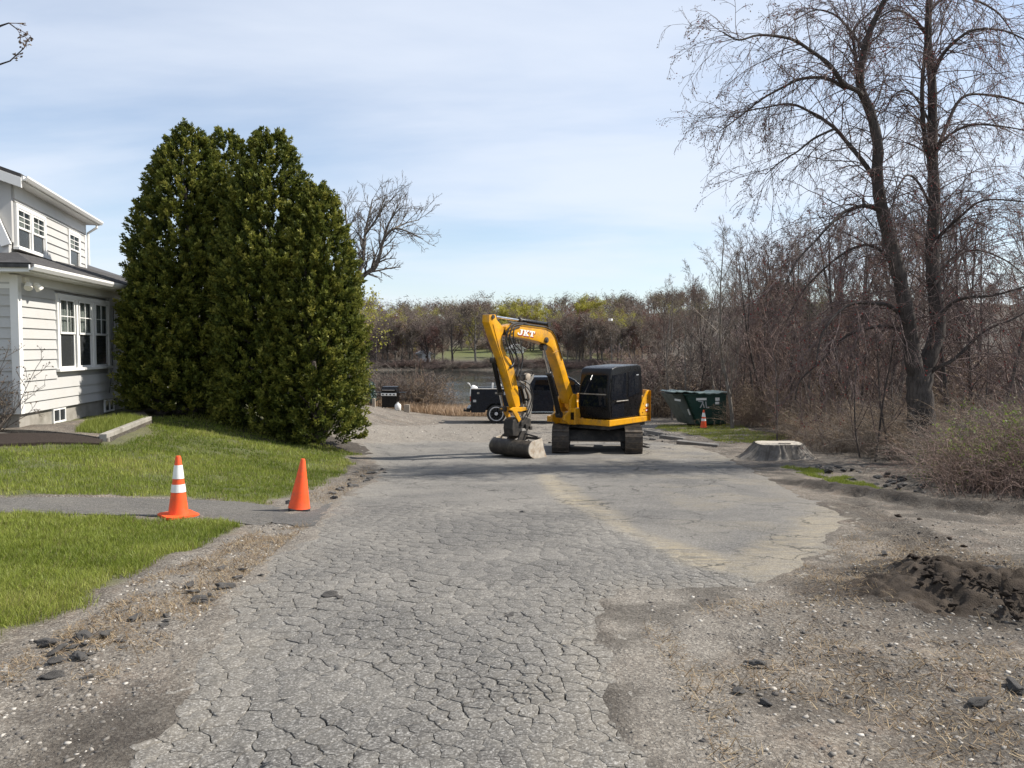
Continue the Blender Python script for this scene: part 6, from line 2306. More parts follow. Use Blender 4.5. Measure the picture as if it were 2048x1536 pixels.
# ---- by the lake: shrub, reeds, little spruce
for (px, D, s, k, lab) in ((805, 39.5, 1.2, 5, 'wide bare brown shrub behind the grill on the lake shore'), (850, 40.2, 1.05, 4, 'tan bare shrub right of the shrub behind the grill'), (772, 40.2, .95, 6, 'reddish bare shrub left of the shrub behind the grill'), (885, 40.8, .7, 5, 'small bare shrub between the lakeside shrubs and the truck'), (828, 41, 1.15, 6, 'bare shrub at the back of the lakeside clump'),
                           (1298, 38, 1.5, 5, 'grey bare shrub left of the dumpster'), (1312, 36.5, .9, 4, 'tan bare shrub just left of the dumpster'), (1290, 42, 1.8, 7, 'dark bare shrub behind the excavator cab'), (1345, 38, 1.4, 7, 'dark bare shrub behind the dumpster lid'), (1425, 37.5, 1.4, 5, 'grey bare shrub behind the right end of the dumpster'),
                           (1492, 33.5, .8, 6, 'reddish bare shrub right of the dumpster'), (1520, 31, .9, 4, 'tan bare shrub between the dumpster and the stump')):
    p = at_depth(px, 820, D)
    place_brush(k, (p[0], D, T(p[0], D)), px, (s, s, s), lab, None, None, 'bare_shrub')


def blades(pts, h, w, seed, mat, name, lean=.35, attrs_v=None, kind='stuff', label=None, cat=None, two=True, zf=zg, up=1.0):
    """many narrow grass blades; h, w per blade"""
    rg = np.random.default_rng(seed)
    n = len(pts)
    x, y = pts[:, 0], pts[:, 1]
    z = zf(x, y) - .006
    a = rg.uniform(0, 2 * math.pi, n); b = rg.uniform(0, 2 * math.pi, n)
    W_ = np.stack([np.cos(a), np.sin(a), np.zeros(n)], 1) * w[:, None]
    ln = np.abs(rg.normal(0, lean, n)) + .08
    D_ = np.stack([np.cos(b) * ln, np.sin(b) * ln, np.full(n, up)], 1); D_ /= np.linalg.norm(D_, axis=1, keepdims=True)
    B0 = np.stack([x, y, z], 1)
    if two:
        mid = B0 + D_ * (h * .55)[:, None]
        D2 = D_ + np.stack([np.cos(b) * ln * 1.1, np.sin(b) * ln * 1.1, np.zeros(n) - .1], 1)
        tip = mid + D2 / np.linalg.norm(D2, axis=1, keepdims=True) * (h * .5)[:, None]
        V = np.stack([B0 - W_, B0 + W_, mid - W_ * .75, mid + W_ * .75, tip], 1).reshape(-1, 3)
        k = np.arange(n) * 5
        Q = np.stack([k, k + 1, k + 3, k + 2], 1); Tt = np.stack([k + 2, k + 3, k + 4], 1)
        m = 5
    else:
        tip = B0 + D_ * h[:, None]
        V = np.stack([B0 - W_, B0 + W_, tip], 1).reshape(-1, 3)
        k = np.arange(n) * 3
        Q = None; Tt = np.stack([k, k + 1, k + 2], 1)
        m = 3
    v = rg.random(n) if attrs_v is None else attrs_v
    o = link(name, np_mesh(name, V, Tt, Q, mat, attrs={'v': np.repeat(v, m)}))
    return tag(o, label, cat, None, kind)


def sample(poly, n, seed, dens=None):
    rg = np.random.default_rng(seed)
    xs = [p[0] for p in poly]; ys = [p[1] for p in poly]
    lo_ = max(min(xs), -.74 * max(ys)); x = rg.uniform(lo_, max(xs), n); y = rg.uniform(max(2.2, min(ys)), max(ys), n)
    k = in_poly(x, y, poly) & (np.abs(x) / np.maximum(y, .3) < .74) & (y > 2.2)
    if dens is not None: k &= rg.random(n) < dens(x, y)
    return np.stack([x[k], y[k]], 1)


print('plants: grass')
GRASS = M_leaf('lawn_grass', [(0, (0.095, 0.132, 0.015)), (.5, (0.190, 0.232, 0.032)), (.88, (0.320, 0.340, 0.080)), (.93, (0.26, 0.22, 0.10)), (1, (0.34, 0.28, 0.15))], .32, .5, .3)
STRAW = M_leaf('dry_straw', [(0, (0.16, 0.11, 0.065)), (.6, (0.30, 0.22, 0.135)), (1, (0.44, 0.35, 0.22))], .25, .7, .2)
rgl = np.random.default_rng(15)


def lawn(poly, n, seed, h, w, label, fall):
    def dens(x, y):
        de = dist_line(x, y, poly, True)
        nz = fbm(x * 2.2, y * 2.2, 5, 3)
        return np.clip(fall(y), 0, 1) * (1 - .65 * sstep(.60, .70, fbm(x * 1.3 + 5, y * 1.3, 25, 3))) * sstep(-.02, .20, de - (nz - .30) * .38)
    P = sample(poly, n, seed, dens)
    m = len(P)
    nz = fbm(P[:, 0] * .9, P[:, 1] * .9, 9, 4)
    rg = np.random.default_rng(seed)
    k = np.clip(P[:, 1] / 7, .7, 2.4)
    v = np.clip(rg.random(m) * .5 + (nz - .34) * 1.5, 0, .9)
    v = np.where(rg.random(m) < .09, .97, v)
    print(label, m)
    return blades(P, h * rg.uniform(.45, 1.3, m) * (0.75 + .6 * nz), w * k * rg.uniform(.7, 1.3, m), seed, GRASS, 'lawn', .42, v, 'stuff', label, 'grass', two=poly is LAWN_A)


lawn(LAWN_A, 360000, 1, .066, .0026, 'green lawn in front of the path at the left', lambda y: np.clip(1.5 - y * .09, .35, 1))
lawn(LAWN_B, 360000, 2, .064, .0030, 'green lawn between the path and the evergreens', lambda y: np.clip(1.5 - y * .06, .30, 1))
P = sample(GRASS_R1, 30000, 3, lambda x, y: sstep(.36, .62, fbm(x * 2.3, y * 2.3, 63, 4)))
blades(P, rgl.uniform(.03, .07, len(P)), rgl.uniform(.003, .005, len(P)), 3, GRASS, 'grass_strip', .5, np.clip(rgl.random(len(P)) * .9, 0, 1), 'stuff', 'thin green grass strip in front of the stump', 'grass', False)
P = sample(GRASS_R2, 30000, 4, lambda x, y: .15 + sstep(.36, .6, fbm(x * 2.3, y * 2.3, 63, 4)))
blades(P, rgl.uniform(.04, .09, len(P)), rgl.uniform(.006, .010, len(P)), 4, GRASS, 'grass_strip', .5, np.clip(.55 + rgl.random(len(P)) * .45, 0, 1), 'stuff', 'yellowish grass in front of the dumpster', 'grass', False)
bed = GP((150, 872), (218, 876), (300, 846), (250, 838), (175, 850))
P = sample(bed, 9000, 6)
blades(P, rgl.uniform(.06, .16, len(P)), rgl.uniform(.004, .008, len(P)), 6, M_leaf('bed_weed', [(0, (0.12, 0.16, 0.02)), (1, (0.26, 0.28, 0.06))], .35), 'bed_weeds', .6, None, 'stuff', 'bright green weeds in the garden bed', 'weeds', False, zf=lambda x, y: terr(x, y) + .07)
sh = [(-8.6, 38.6), (-5.0, 37.4), (-1.0, 37.0), (.5, 38.0), (.5, 41.6), (-3.5, 42.0), (-12, 42.2), (-12, 39.5)]
P = sample(sh, 17000, 7)
blades(P, rgl.uniform(.25, .62, len(P)), rgl.uniform(.010, .018, len(P)), 7, M_leaf('dry_reed', [(0, (0.27, 0.18, 0.115)), (1, (0.52, 0.39, 0.26))], .3), 'reeds', .35, None, 'stuff', 'dry tan reeds along the near shore', 'reeds', True)


def straw(poly, n, seed, label, dens=None):
    P = sample(poly, n, seed, dens)
    m = len(P)
    rg = np.random.default_rng(seed)
    blades(P, rg.uniform(.03, .10, m), rg.uniform(.0016, .0034, m), seed, STRAW, 'dry_grass', .8, None, 'stuff', label, 'dry grass', True, up=.16)


straw(GP((1280, 1240), (1560, 1170), (1720, 1050), (2048, 1120), (2048, 1536), (1500, 1536)) + [(2.2, 2.0), (.8, 2.2)], 60000, 8, 'dry straw strewn over the dirt right of the drive', lambda x, y: sstep(.36, .58, fbm(x * 1.6, y * 1.6, 77, 4)) * np.clip(1.2 - .09 * y, .2, 1))
straw(GP((0, 1330), (160, 1240), (266, 1166), (440, 1100), (510, 1060), (620, 1050), (545, 1110), (440, 1200), (300, 1320), (0, 1500)), 26000, 9, 'dry straw along the ragged edge of the front lawn', lambda x, y: sstep(.40, .58, fbm(x * 2.4, y * 2.4, 78, 4)))
straw(GP((585, 1000), (690, 960), (730, 930), (750, 940), (700, 985), (660, 1010)), 6000, 10, 'dry straw along the bank by the leaning cone')

# ------------------------------------------------------------------ far shore
print('far shore')
rf = random.Random(31)
fl = ['bare grey brown tree on the far shore', 'tall bare grey brown tree on the far shore', 'bare reddish tree on the far shore', 'bare tree hazed with yellow green buds on the far shore', 'dark bare tree on the far shore']
GF = 'trees along the far shore'


zn = lambda px: 'left of the far lawn' if px < 870 else 'by the far lawn' if px < 1140 else 'right of the far lawn'


def far_tree(px, D, sc, k):
    p = at_depth(px, 720, D)
    place_tree('far_tree', FAR[k], (p[0], D, T(p[0], D)), rf.uniform(0, 6.28), (sc * 1.0, sc * 1.0, sc * .92), fl[k] + ' ' + zn(px), 'tree', GF, 'buds', (rf.gauss(0, .04), rf.gauss(0, .04)))


for i in range(54):          # front row, with a gap for the far lawn
    px = 640 + 660 * (i + rf.random()) / 54
    D = rf.uniform(139, 146)
    k = rf.choice((0, 0, 1, 1, 4, 2))
    if 865 < px < 1150 and rf.random() < .72: continue
    far_tree(px, D, rf.uniform(.70, 1.05), k)
for px, D, sc, k in ((905, 142, 1.05, 4), (952, 143, 1.25, 1), (990, 143, .9, 4), (857, 141, .9, 4), (1085, 150, .75, 0)):
    far_tree(px, D, sc, k)
for i in range(85):
    px = 600 + 760 * rf.random(); D = rf.uniform(150, 185)
    if 870 < px < 1140 and D < 176: continue
    far_tree(px, D, rf.uniform(.75, 1.0), rf.choice((0, 1, 1, 0, 2, 3, 4)))
for i in range(95):
    far_tree(560 + 840 * rf.random(), rf.uniform(185, 235), rf.uniform(.75, 1.0), rf.choice((0, 1, 0, 1, 2, 3, 3)))
for px, D, sc, m, nm, lab in ((1022, 178, 1.0, WILLOW, 'willow_tree', 'bright yellow green willow left of its twin on the far shore'), (1066, 182, .92, WILLOW, 'willow_tree', 'bright yellow green willow right of its twin on the far shore'),
                              (1172, 215, 1.05, WILLOW, 'willow_tree', 'small yellow green tree high on the far slope right of the red maple'), (1145, 170, .95, REDMAPLE, 'red_maple', 'deep red budding maple right of the willows on the far shore'),
                              (1120, 176, .9, REDMAPLE, 'red_maple', 'smaller red budding maple beside the deep red one'), (985, 158, .55, REDMAPLE, 'red_maple', 'small red budding maple at the far waterside lawn')):
    p = at_depth(px, 720, D)
    place_tree(nm, m, (p[0], D, T(p[0], D)), px, sc, lab, 'tree', None, 'leaves' if m is WILLOW else 'blossoms')
zn = lambda px: 'left of the far lawn' if px < 870 else 'at the far lawn' if px < 1140 else 'right of the far lawn'
for i in range(90):
    px = 640 + 680 * rf.random(); D = rf.uniform(139, 200)
    if 870 < px < 1130 and (D < 178 and D > 141.5): continue
    p = at_depth(px, 720, D)
    k = rf.choice((1, 1, 2, 0))
    s_ = rf.uniform(.7, 1.5)
    place_brush(k + 4, (p[0], D, T(p[0], D)), rf.uniform(0, 6.28), (s_ * 1.5, s_ * 1.5, s_), ['tan', 'grey brown', 'reddish', 'dark'][k] + ' undergrowth shrub beneath the far shore trees ' + zn(px), 'undergrowth on the far shore', None, 'undergrowth_shrub')
for i in range(60):
    px = 690 + 540 * (i + rf.random()) / 60; D = rf.uniform(136.5, 140)
    p = at_depth(px, 735, D)
    if lake_in(p[0], D) > .3: continue
    k = rf.choice((5, 6, 7, 7)); s_ = rf.uniform(.35, .75)
    place_brush(k, (p[0], D, T(p[0], D)), rf.uniform(0, 6.28), (s_ * 2, s_ * 2, s_), ['tan', 'grey brown', 'reddish', 'dark'][k - 4] + ' low shrub on the far bank ' + zn(px), 'low shrubs on the far bank', None, 'bank_shrub')
# left, behind the house
for px, D, sc, k, lab in ((178, 58, .86, 0, 'bare tree showing over the low roof of the house, leftmost'), (205, 62, .95, 1, 'bare tree showing over the low roof of the house, in the middle'), (262, 56, .98, 4, 'bare tree showing between the house roof and the evergreens'),
                          (655, 52, 1.05, 3, 'bare tree with greenish tips rising behind the right evergreen'), (690, 60, .95, 3, 'bare greenish tree behind the crooked lakeside tree'), (235, 75, .9, 0, 'bare tree farther back between the roof and the evergreens')):
    p = at_depth(px, 720, D)
    place_tree('bare_tree', FAR[k], (p[0], D, T(p[0], D)), px * .7, sc, lab, 'tree', None, 'buds')


def hill_wood():
    """the wooded hills beyond, one mass"""
    g = Grow(200)
    sp = [dict(n=4, taper=.3, wob=.04, up=.05), dict(n=3, taper=.3, wob=.10, up=.05, k=10, t0=.25, ang=(20, 60), len=.66, rf=.55, rmin=.06, tip=.12),
          dict(n=2, taper=.4, wob=.14, up=.03, k=4, t0=.2, ang=(25, 55), len=.48, rf=.6, rmin=.05)]
    g.run(Vector((0, 0, -.3)), Vector((0, 0, 1)), 7.4, .2, 0, sp)
    V0, Q0 = sticks(g.seg, 3)
    rg = np.random.default_rng(8)
    # twig sprays round the branch ends
    tp = np.array([t_[0][:] for t_ in g.tips]); tp = np.repeat(tp, 7, 0) + rg.normal(0, .55, (len(tp) * 7, 3))
    A_ = rg.normal(0, 1, tp.shape) + np.array([0, 0, .5]); A_ /= np.linalg.norm(A_, axis=1, keepdims=True)
    B_ = np.cross(A_, rg.normal(0, 1, tp.shape)); B_ /= np.linalg.norm(B_, axis=1, keepdims=True)
    V1, Q1 = quad_cards(tp, A_ * .75, B_ * .07)
    V0, Q0 = join([(V0, Q0), (V1, Q1)])
    n = 270
    Vs, Qs, vs = [], [], []
    o = 0
    for i in range(n):
        D = 230 + 190 * rg.random() ** 1.1
        px = rg.uniform(1300, 2250) if i > 215 else rg.uniform(640, 1420)
        p = at_depth(px, 700, D)
        a = rg.uniform(0, 6.28); s = rg.uniform(.8, 1.25)
        c, sn = math.cos(a), math.sin(a)
        M = np.array([[c, -sn, 0], [sn, c, 0], [0, 0, 1]]) * s
        Vs.append(V0 @ M.T + np.array([p[0], D, T(p[0], D)])); Qs.append(Q0 + o); o += len(V0)
        vs.append(np.full(len(V0), rg.random()))
    m = M_leaf('hill_wood', [(0, (0.120, 0.095, 0.080)), (.45, (0.165, 0.130, 0.105)), (.7, (0.175, 0.115, 0.095)), (.85, (0.190, 0.175, 0.080)), (1, (0.24, 0.22, 0.10))], .1, .9, .1)
    ob = link('wooded_hill', np_mesh('wooded_hill', np.concatenate(Vs), quads=np.concatenate(Qs), mat=m, attrs={'v': np.concatenate(vs)}))
    tag(ob, 'bare brown woods covering the hill beyond the lake', 'woods', None, 'stuff')
    print('hill tris', 2 * sum(len(q) for q in Qs))


hill_wood()


def far_house(name, px, py, D, w, h, dep, wallc, roofc, rz, label, wins):
    p = at_depth(px, py, D)
    e = empty(name, (p[0], D, T(p[0], D)), rz, label, 'house' if name == 'far_house' else 'shed')
    wm = M_plain(name + '_wall_' + str(px), wallc, .7); rm = M_plain(name + '_roof_' + str(px), roofc, .85)
    MB().prism([(-w / 2, -1), (w / 2, -1), (w / 2, h), (0, h + w * .28), (-w / 2, h)], 0, dep, 'Y').build('wall', wm, e)
    r = w * .28
    for s in (-1, 1):
        MB().prism([(0, h + r + .02), (0, h + r + .2), (s * (w / 2 + .35), h + .02), (s * (w / 2 + .35), h - .15)], -.35, dep + .35, 'Y').build('roof', rm, e)
    for (x, z, a, b) in wins:
        f = MB().box((x - a / 2, -.06, z), (x + a / 2, -.001, z + b)).build('window', TRIM, e)
        MB().box((x - a / 2 + .1, -.075, z + .1), (x + a / 2 - .1, -.061, z + b - .1)).build('pane', GLASS_D, f)


far_house('far_house', 1192, 705, 172, 6.5, 3.0, 9, (0.52, 0.36, 0.36), (0.13, 0.11, 0.11), .25, 'small pinkish house among the trees on the far shore', [(-1.8, 1, 1.0, 1.2), (1.6, 1, 1.0, 1.2)])
far_house('far_house', 1232, 700, 180, 6, 3.0, 9, (0.36, 0.42, 0.47), (0.12, 0.12, 0.13), -.2, 'small blue grey house beside the pinkish one on the far shore', [(-1.6, 1, 1.0, 1.2), (1.6, 1, 1.0, 1.2)])
far_house('shed', 853, 730, 144, 1.7, 1.6, 2.4, (0.70, 0.70, 0.70), (0.55, 0.55, 0.56), .5, 'small white shed at the far waterside', [(0, .6, .7, .7)])
far_house('shed', 1035, 722, 172, 3.0, 1.1, 3, (0.66, 0.66, 0.64), (0.5, 0.5, 0.5), .3, 'low white shed across the far lawn seen through the boom', [(-.9, .5, .7, .6)])

# ------------------------------------------------------------------ shrub at the house corner, and the branch over the top left corner
def bud_shrub():
    q = gpx(20, 868)
    g = Grow(301)
    sp = [dict(n=7, taper=.4, wob=.10, up=.03), dict(n=4, taper=.5, wob=.12, up=.04, k=6, t0=.2, ang=(25, 50), len=.42, rf=.65, rmin=.006),
          dict(n=2, taper=.6, wob=.14, up=.03, k=3, t0=.3, ang=(25, 55), len=.45, rf=.8, rmin=.0045)]
    for i in range(34):
        a = g.r.uniform(0, 6.28)
        d = Vector((math.cos(a) * g.r.uniform(.2, .9), math.sin(a) * g.r.uniform(.2, .9), 1))
        g.run(Vector((.15 * math.cos(a), .15 * math.sin(a), -.05)), d, g.r.uniform(.9, 1.75), .010, 0, sp)
    e = empty('budding_shrub', (q[0] - .45, q[1], T(*q)), 0, 'bare budding shrub at the near corner of the house', 'shrub')
    V, Q = sticks(g.seg, 4)
    link('stems', np_mesh('stems', V, quads=Q, mat=TWIG_G, smooth=True), e)
    V, Q, v = tip_leaves(g.tips, 2, .020, 4, .012)
    link('buds', np_mesh('buds', V, quads=Q, mat=BUD_B, attrs={'v': v}), e)


bud_shrub()


def corner_tree():
    D = 7.5
    x0 = -7.2
    b = Vector((x0, D, T(x0, D)))
    g = Grow(402)
    e = empty('overhanging_tree', b, 0, 'bare tree left of the frame whose budding twigs hang into the top left corner', 'tree')
    sp = [dict(n=5, taper=.4, wob=.12, up=.0), dict(n=3, taper=.5, wob=.15, up=.02, k=4, t0=.3, ang=(25, 60), len=.5, rf=.7, rmin=.004)]
    m = MB()
    top = Vector(at_depth(-60, -200, D)) - b
    m.tube([Vector((0, 0, -.3)), Vector((.05, 0, 2)), Vector((.0, 0, 4)), Vector((.1, 0, top.z + .6))], [.16, .14, .12, .07], 10)
    for pts in ([(-140, 60), (-60, 85), (0, 52), (18, 46), (34, 58)], [(-140, 60), (-70, 120), (-10, 132), (20, 122), (46, 98)]):
        P = [Vector(at_depth(a, c, D)) - b for a, c in pts]
        P = [Vector((.05, 0, P[0].z - .4))] + P
        m.tube(P, [.03, .022, .016, .010, .007, .005], 6)
        tp = P[-1]
        for k in range(3):
            g.run(P[-1 - k % 2], (P[-1] - P[-2]) + g.rv() * .05, .12, .005, 0, sp)
        g.tips.append((tp, None))
    m.build('trunk', BARK_D, e, smooth=True)
    V, Q = sticks(g.seg, 4)
    c = link('crown', np_mesh('crown', V, quads=Q, mat=TWIG_D, smooth=True), e)
    V, Q, v = tip_leaves(g.tips, 3, .016, 4, .012)
    link('buds', np_mesh('buds', V, quads=Q, mat=BUD_B, attrs={'v': v}), c)


corner_tree()


def spruce_sapling():
    p = at_depth(742, 846, 37.0)
    e = empty('spruce_sapling', (p[0], 37.0, T(p[0], 37.0)), 0, 'little blue green spruce sapling by the lake, left of the grill', 'spruce')
    g = Grow(55)
    sp = [dict(n=6, taper=.2, wob=.02, up=.02), dict(n=3, taper=.4, wob=.05, up=.06, k=34, t0=.2, ang=(55, 80), len=.34, rf=.4, rmin=.006, tip=.8)]
    g.run(Vector((0, 0, -.1)), Vector((0, 0, 1)), 1.2, .03, 0, sp)
    a, b = g.split(1)
    V, Q = sticks(a, 5); link('trunk', np_mesh('trunk', V, quads=Q, mat=BARK_D), e)
    V, Q, v = tip_leaves([(s[0], None) for s in b] + [(s[1], None) for s in b], 5, .05, 6, .03)
    link('crown', np_mesh('crown', V, quads=Q, mat=M_leaf('blue_spruce_needle', [(0, (0.05, 0.09, 0.075)), (1, (0.13, 0.18, 0.16))], .15), attrs={'v': v}), e)


spruce_sapling()

# ------------------------------------------------------------------ stones, lumps of asphalt, gravel
print('stones')


def rock(seed, sub=2, flat=.6, rough=.35):
    m = bmesh.new()
    bmesh.ops.create_icosphere(m, subdivisions=sub, radius=1)
    rr_ = random.Random(seed)
    cuts = [(Vector((rr_.gauss(0, 1), rr_.gauss(0, 1), rr_.gauss(0, 1))).normalized(), rr_.uniform(.45, .8)) for _ in range(9)]
    for v in m.verts:
        q = v.co.copy()
        # broken faces: press the ball against a few planes
        for n_, d_ in cuts:
            k_ = q.dot(n_)
            if k_ > d_: q = q - n_ * (k_ - d_)
        f = 1 + rough * mnoise.noise(q * 1.3 + Vector((seed * 3.1, seed, 0))) + rough * .6 * mnoise.noise(q * 4.4 + Vector((0, seed * 1.7, 5)))
        v.co = Vector((q.x * f, q.y * f * .8, q.z * f * flat))
    V = np.array([v.co[:] for v in m.verts]); F = np.array([[v.index for v in f.verts] for f in m.faces])
    m.free()
    return V, F


LUMP = M_plain('broken_asphalt', (0.085, 0.080, 0.075), .92, 0, .45, 22, .7, .3)
PEB = M_leaf('pebble', [(0, (0.075, 0.068, 0.062)), (.35, (0.17, 0.155, 0.135)), (.75, (0.30, 0.275, 0.24)), (1, (0.48, 0.45, 0.40))], 0, .85, .3)
lump_me = []
for i in range(5):
    V, F = rock(i, 3, .6, .5)
    lump_me.append(np_mesh('lump', V, F, None, LUMP))
SOILM = M_plain('dark_soil_clod', (0.045, 0.034, 0.026), .95, 0, .4, 12, .8, .2)
soil_me = []
for i in range(5):
    V, F = rock(i + 11, 3, .8, .6)
    soil_me.append(np_mesh('clod', V, F, None, SOILM))
named = [((660, 1192), .105, 'dark lump of broken asphalt in the middle of the drive, largest on the pavement'), ((680, 1196), .055, 'small brown lump touching the largest lump on the drive'), ((828, 1163), .045, 'small dark lump on the drive between the two larger ones'), ((1018, 1232), .05, 'flat dark crumb on the drive below the excavator bucket'),
         ((1045, 1024), .07, 'dark lump on the drive straight below the bucket'), ((400, 1205), .10, 'dark asphalt lump at the left edge of the drive, highest of the edge lumps'), ((380, 1176), .085, 'dark asphalt lump beside the straw left of the drive'), ((486, 1143), .06, 'small dark lump at the left edge near the brown straw'),
         ((475, 1158), .06, 'flat dark lump just below the small one at the left edge'), ((160, 1322), .09, 'dark asphalt slab lying on the left shoulder, nearest the lawn tip'), ((112, 1328), .07, 'small dark lump left of the asphalt slab on the shoulder'), ((212, 1280), .09, 'dark lump right above the asphalt slab on the shoulder'),
         ((96, 1292), .10, 'flat grey lump at the very edge of the front lawn'), ((270, 1240), .07, 'dark lump between the slab and the drive edge'), ((1512, 1330), .075, 'dark angular stone on the gravel right of the drive'), ((1480, 1388), .065, 'dark flat asphalt lump on the lower right gravel'), ((1530, 1408), .055, 'second dark asphalt lump right of the flat one on the gravel'),
         ((1960, 1410), .09, 'dark asphalt lump near the lower right corner'), ((2030, 1380), .10, 'dark lump at the right edge above the corner'), ((1990, 1140), .12, 'dark lump beside the churned soil at the right edge'), ((1770, 1110), .07, 'small dark lump on the dirt left of the churned mound')]
for i, ((px, py), s, lab) in enumerate(named):
    q = gpx(px, py)
    o = link('asphalt_lump', lump_me[i % 5])
    o.location = (q[0], q[1], float(zg(*q)[0]) + s * .22 + (.04 if in_poly(np.array([q[0]]), np.array([q[1]]), ROAD)[0] else 0))
    s *= .72; o.scale = (s, s * .8, s * .6); o.rotation_euler = (.1 * (i % 3), .15 * (i % 2), i * 1.3)
    tag(o, lab, 'rubble')
rl = random.Random(6)
for line, n, smin, smax, lab, grp in ((GP((640, 1010), (665, 998), (700, 975), (745, 940)), 26, .04, .10, 'dark asphalt crumb in the row along the bank beside the leaning cone', 'crumbs beside the leaning cone'),
                                      (GP((960, 886), (1010, 884), (1100, 888)), 20, .05, .16, 'broken asphalt slab piece along the torn edge behind the bucket', 'broken pieces behind the bucket'),
                                      (GP((1280, 862), (1320, 876), (1300, 892), (1350, 900)), 24, .06, .20, 'broken asphalt slab piece heaped right of the excavator track', 'broken pieces beside the track'),
                                      (GP((1640, 935), (1720, 950), (1800, 968), (1860, 985)), 40, .06, .14, 'dark broken asphalt piece in the heap below the maple', 'broken pieces below the maple'),
                                      (GP((1740, 1020), (1850, 1060), (1990, 1100), (2048, 1120)), 16, .015, .05, 'dark earthy lump along the churned ruts', 'lumps along the ruts'),
                                      (GP((1840, 1170), (1900, 1210), (1990, 1225), (2048, 1235)), 120, .010, .045, 'dark soil clod on the churned mound', 'clods on the mound'),
                                      (GP((60, 1370), (180, 1300), (330, 1230), (470, 1150)), 22, .03, .07, 'dark asphalt crumb on the left shoulder', 'crumbs on the left shoulder')):
    for k in range(n):
        t = rl.random() * (len(line) - 1); i = min(int(t), len(line) - 2); f = t - i
        x = line[i][0] + (line[i + 1][0] - line[i][0]) * f + rl.gauss(0, .12 if line[0][1] < 9 else .28); y = line[i][1] + (line[i + 1][1] - line[i][1]) * f + rl.gauss(0, .12 if line[0][1] < 9 else .3)
        s = smin + (smax - smin) * rl.random() ** 1.8
        o = link('rubble_piece', (soil_me if 'soil' in lab or 'earthy' in lab else lump_me)[rl.randrange(5)])
        o.location = (x, y, float(zg(x, y)[0]) + s * .2 + (.04 if 'clod' in lab else 0)); o.scale = (s, s * rl.uniform(.6, 1), s * rl.uniform(.45, .8)); o.rotation_euler = (rl.gauss(0, .25), rl.gauss(0, .25), rl.uniform(0, 6.28))
        tag(o, lab, 'rubble', grp)


def churned_soil():
    st = .022
    cx, cy = MOUND
    gx = np.arange(cx - 1.0, cx + 1.5, st); gy = np.arange(cy - .75, cy + .95, st)
    X, Y = np.meshgrid(gx, gy); x = X.ravel(); y = Y.ravel()
    rough = fbm(x * 5, y * 5, 151, 5)
    d = np.hypot((x - cx - .25) / 1.15, (y - cy - .05) / .72) + (fbm(x * 2.2, y * 2.2, 161, 3) - .5) * .55
    h = .060 * sstep(.95, .35, d) * (.2 + 1.2 * rough) + ((vnoise(x * 19, y * 19, 171) - .5) * .045 + (vnoise(x * 41, y * 41, 173) - .5) * .025) * sstep(1.0, .7, d)
    # bars pressed by the tracks
    u = (x - cx) * .25 + (y - cy) * .97
    tr = sstep(.55, .35, np.abs((x - cx - .75) * .97 - (y - cy) * .25)) * sstep(1.0, .8, d)
    h = h * (1 - .45 * tr) + tr * (.022 * np.sign(np.sin(u * 2 * math.pi / .15)) + .02)
    z = zg(x, y) - .035 + h + .03 * sstep(1.0, .85, d)
    nx = len(gx)
    keep = (d < 1.02)
    i = (np.arange(len(gy) - 1)[:, None] * nx + np.arange(nx - 1)[None, :]).ravel()
    Q = np.stack([i, i + 1, i + 1 + nx, i + nx], 1)
    Q = Q[keep[Q].all(1)]
    used, inv = np.unique(Q.ravel(), return_inverse=True)
    m = M_plain('churned_dark_soil', (0.042, 0.032, 0.024), .96, 0, .5, 14, 1.0, .2, dirt=(0.090, 0.072, 0.055), dirt_amt=.6, dscale=5)
    o = link('soil_heap', np_mesh('soil_heap', np.stack([x, y, z], 1)[used], quads=inv.reshape(-1, 4), mat=m, smooth=True))
    tag(o, 'dark heap of churned soil with track marks at the right', 'soil', None, 'stuff')


churned_soil()


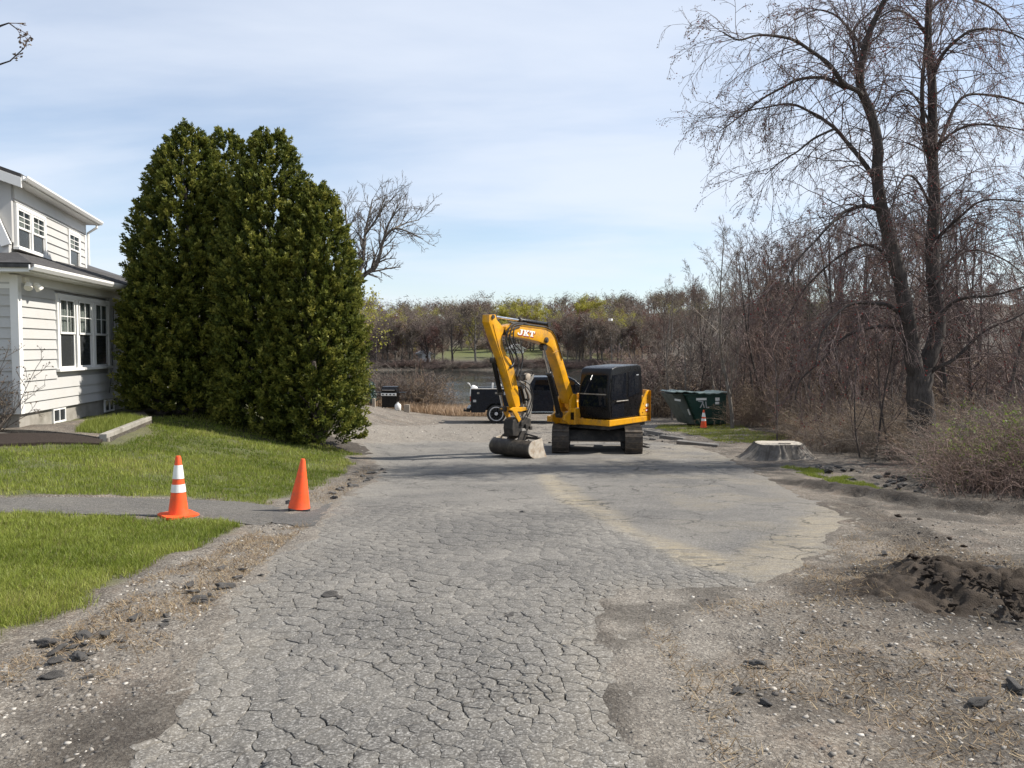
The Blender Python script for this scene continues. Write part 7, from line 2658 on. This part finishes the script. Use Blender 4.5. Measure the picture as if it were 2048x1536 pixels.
def gravel(label, poly, n, seed, smin, smax, dens=None, tone=(0, 1)):
    rg = np.random.default_rng(seed)
    P = sample(poly, n, seed, dens)
    m = len(P)
    protos = [rock(20 + i, 1, .55, .25) for i in range(4)]
    s = smin + (smax - smin) * rg.random(m) ** 3.2
    Vs, Fs = [], []
    o = 0
    z = zg(P[:, 0], P[:, 1])
    a = rg.uniform(0, 6.28, m); w = rg.integers(0, 4, m)
    vv = []
    tn = tone[0] + (tone[1] - tone[0]) * rg.random(m) ** 1.9
    for k in range(4):
        idx = np.where(w == k)[0]
        V0, F0 = protos[k]
        c = np.cos(a[idx])[:, None]; sn = np.sin(a[idx])[:, None]
        X = (V0[None, :, 0] * c - V0[None, :, 1] * sn) * s[idx][:, None] + P[idx, 0][:, None]
        Y = (V0[None, :, 0] * sn + V0[None, :, 1] * c) * s[idx][:, None] + P[idx, 1][:, None]
        Z = V0[None, :, 2] * s[idx][:, None] - (s[idx] * .10)[:, None] + z[idx][:, None]
        Vs.append(np.stack([X, Y, Z], 2).reshape(-1, 3))
        Fs.append((F0[None] + (np.arange(len(idx)) * len(V0))[:, None, None] + o).reshape(-1, 3)); o += len(idx) * len(V0)
        vv.append(np.repeat(tn[idx], len(V0)))
    ob = link('gravel', np_mesh('gravel', np.concatenate(Vs), np.concatenate(Fs), None, PEB, True, {'v': np.concatenate(vv)}))
    tag(ob, label, 'gravel', None, 'stuff')
    print(label, m)


notroad = lambda x, y: (~in_poly(x, y, ROAD)).astype(float)
gravel('loose pebbles scattered over the dirt right of the drive', [(.7, 2.4), (4, 2.4), (7.5, 9.5), (5, 9.5), (3.2, 7.0), (1.0, 6.6), (.85, 5.0)], 55000, 1, .004, .026, lambda x, y: notroad(x, y) * (.25 + .75 * sstep(.4, .62, fbm(x * 1.1, y * 1.1, 88, 3))) * np.clip(1.5 - .17 * y, .12, 1))
gravel('loose pebbles on the left shoulder of the drive', [(-1.6, 2.4), (-4, 2.4), (-4.2, 5), (-2.6, 8.6), (-2.1, 8.4), (-1.9, 5)], 12000, 2, .005, .026, lambda x, y: notroad(x, y) * (1 - in_poly(x, y, LAWN_A)))
gravel('crumbs of grit lying on the cracked drive', [(-1.7, 2.4), (.8, 2.4), (2.5, 8), (-2.5, 8)], 1500, 3, .004, .012, None, (0, .8))
gravel('pale gravel of the lot behind the excavator', [(-5.5, 22), (6, 22), (6.5, 33), (-6.5, 33)], 2600, 4, .02, .055, notroad, (.3, 1))
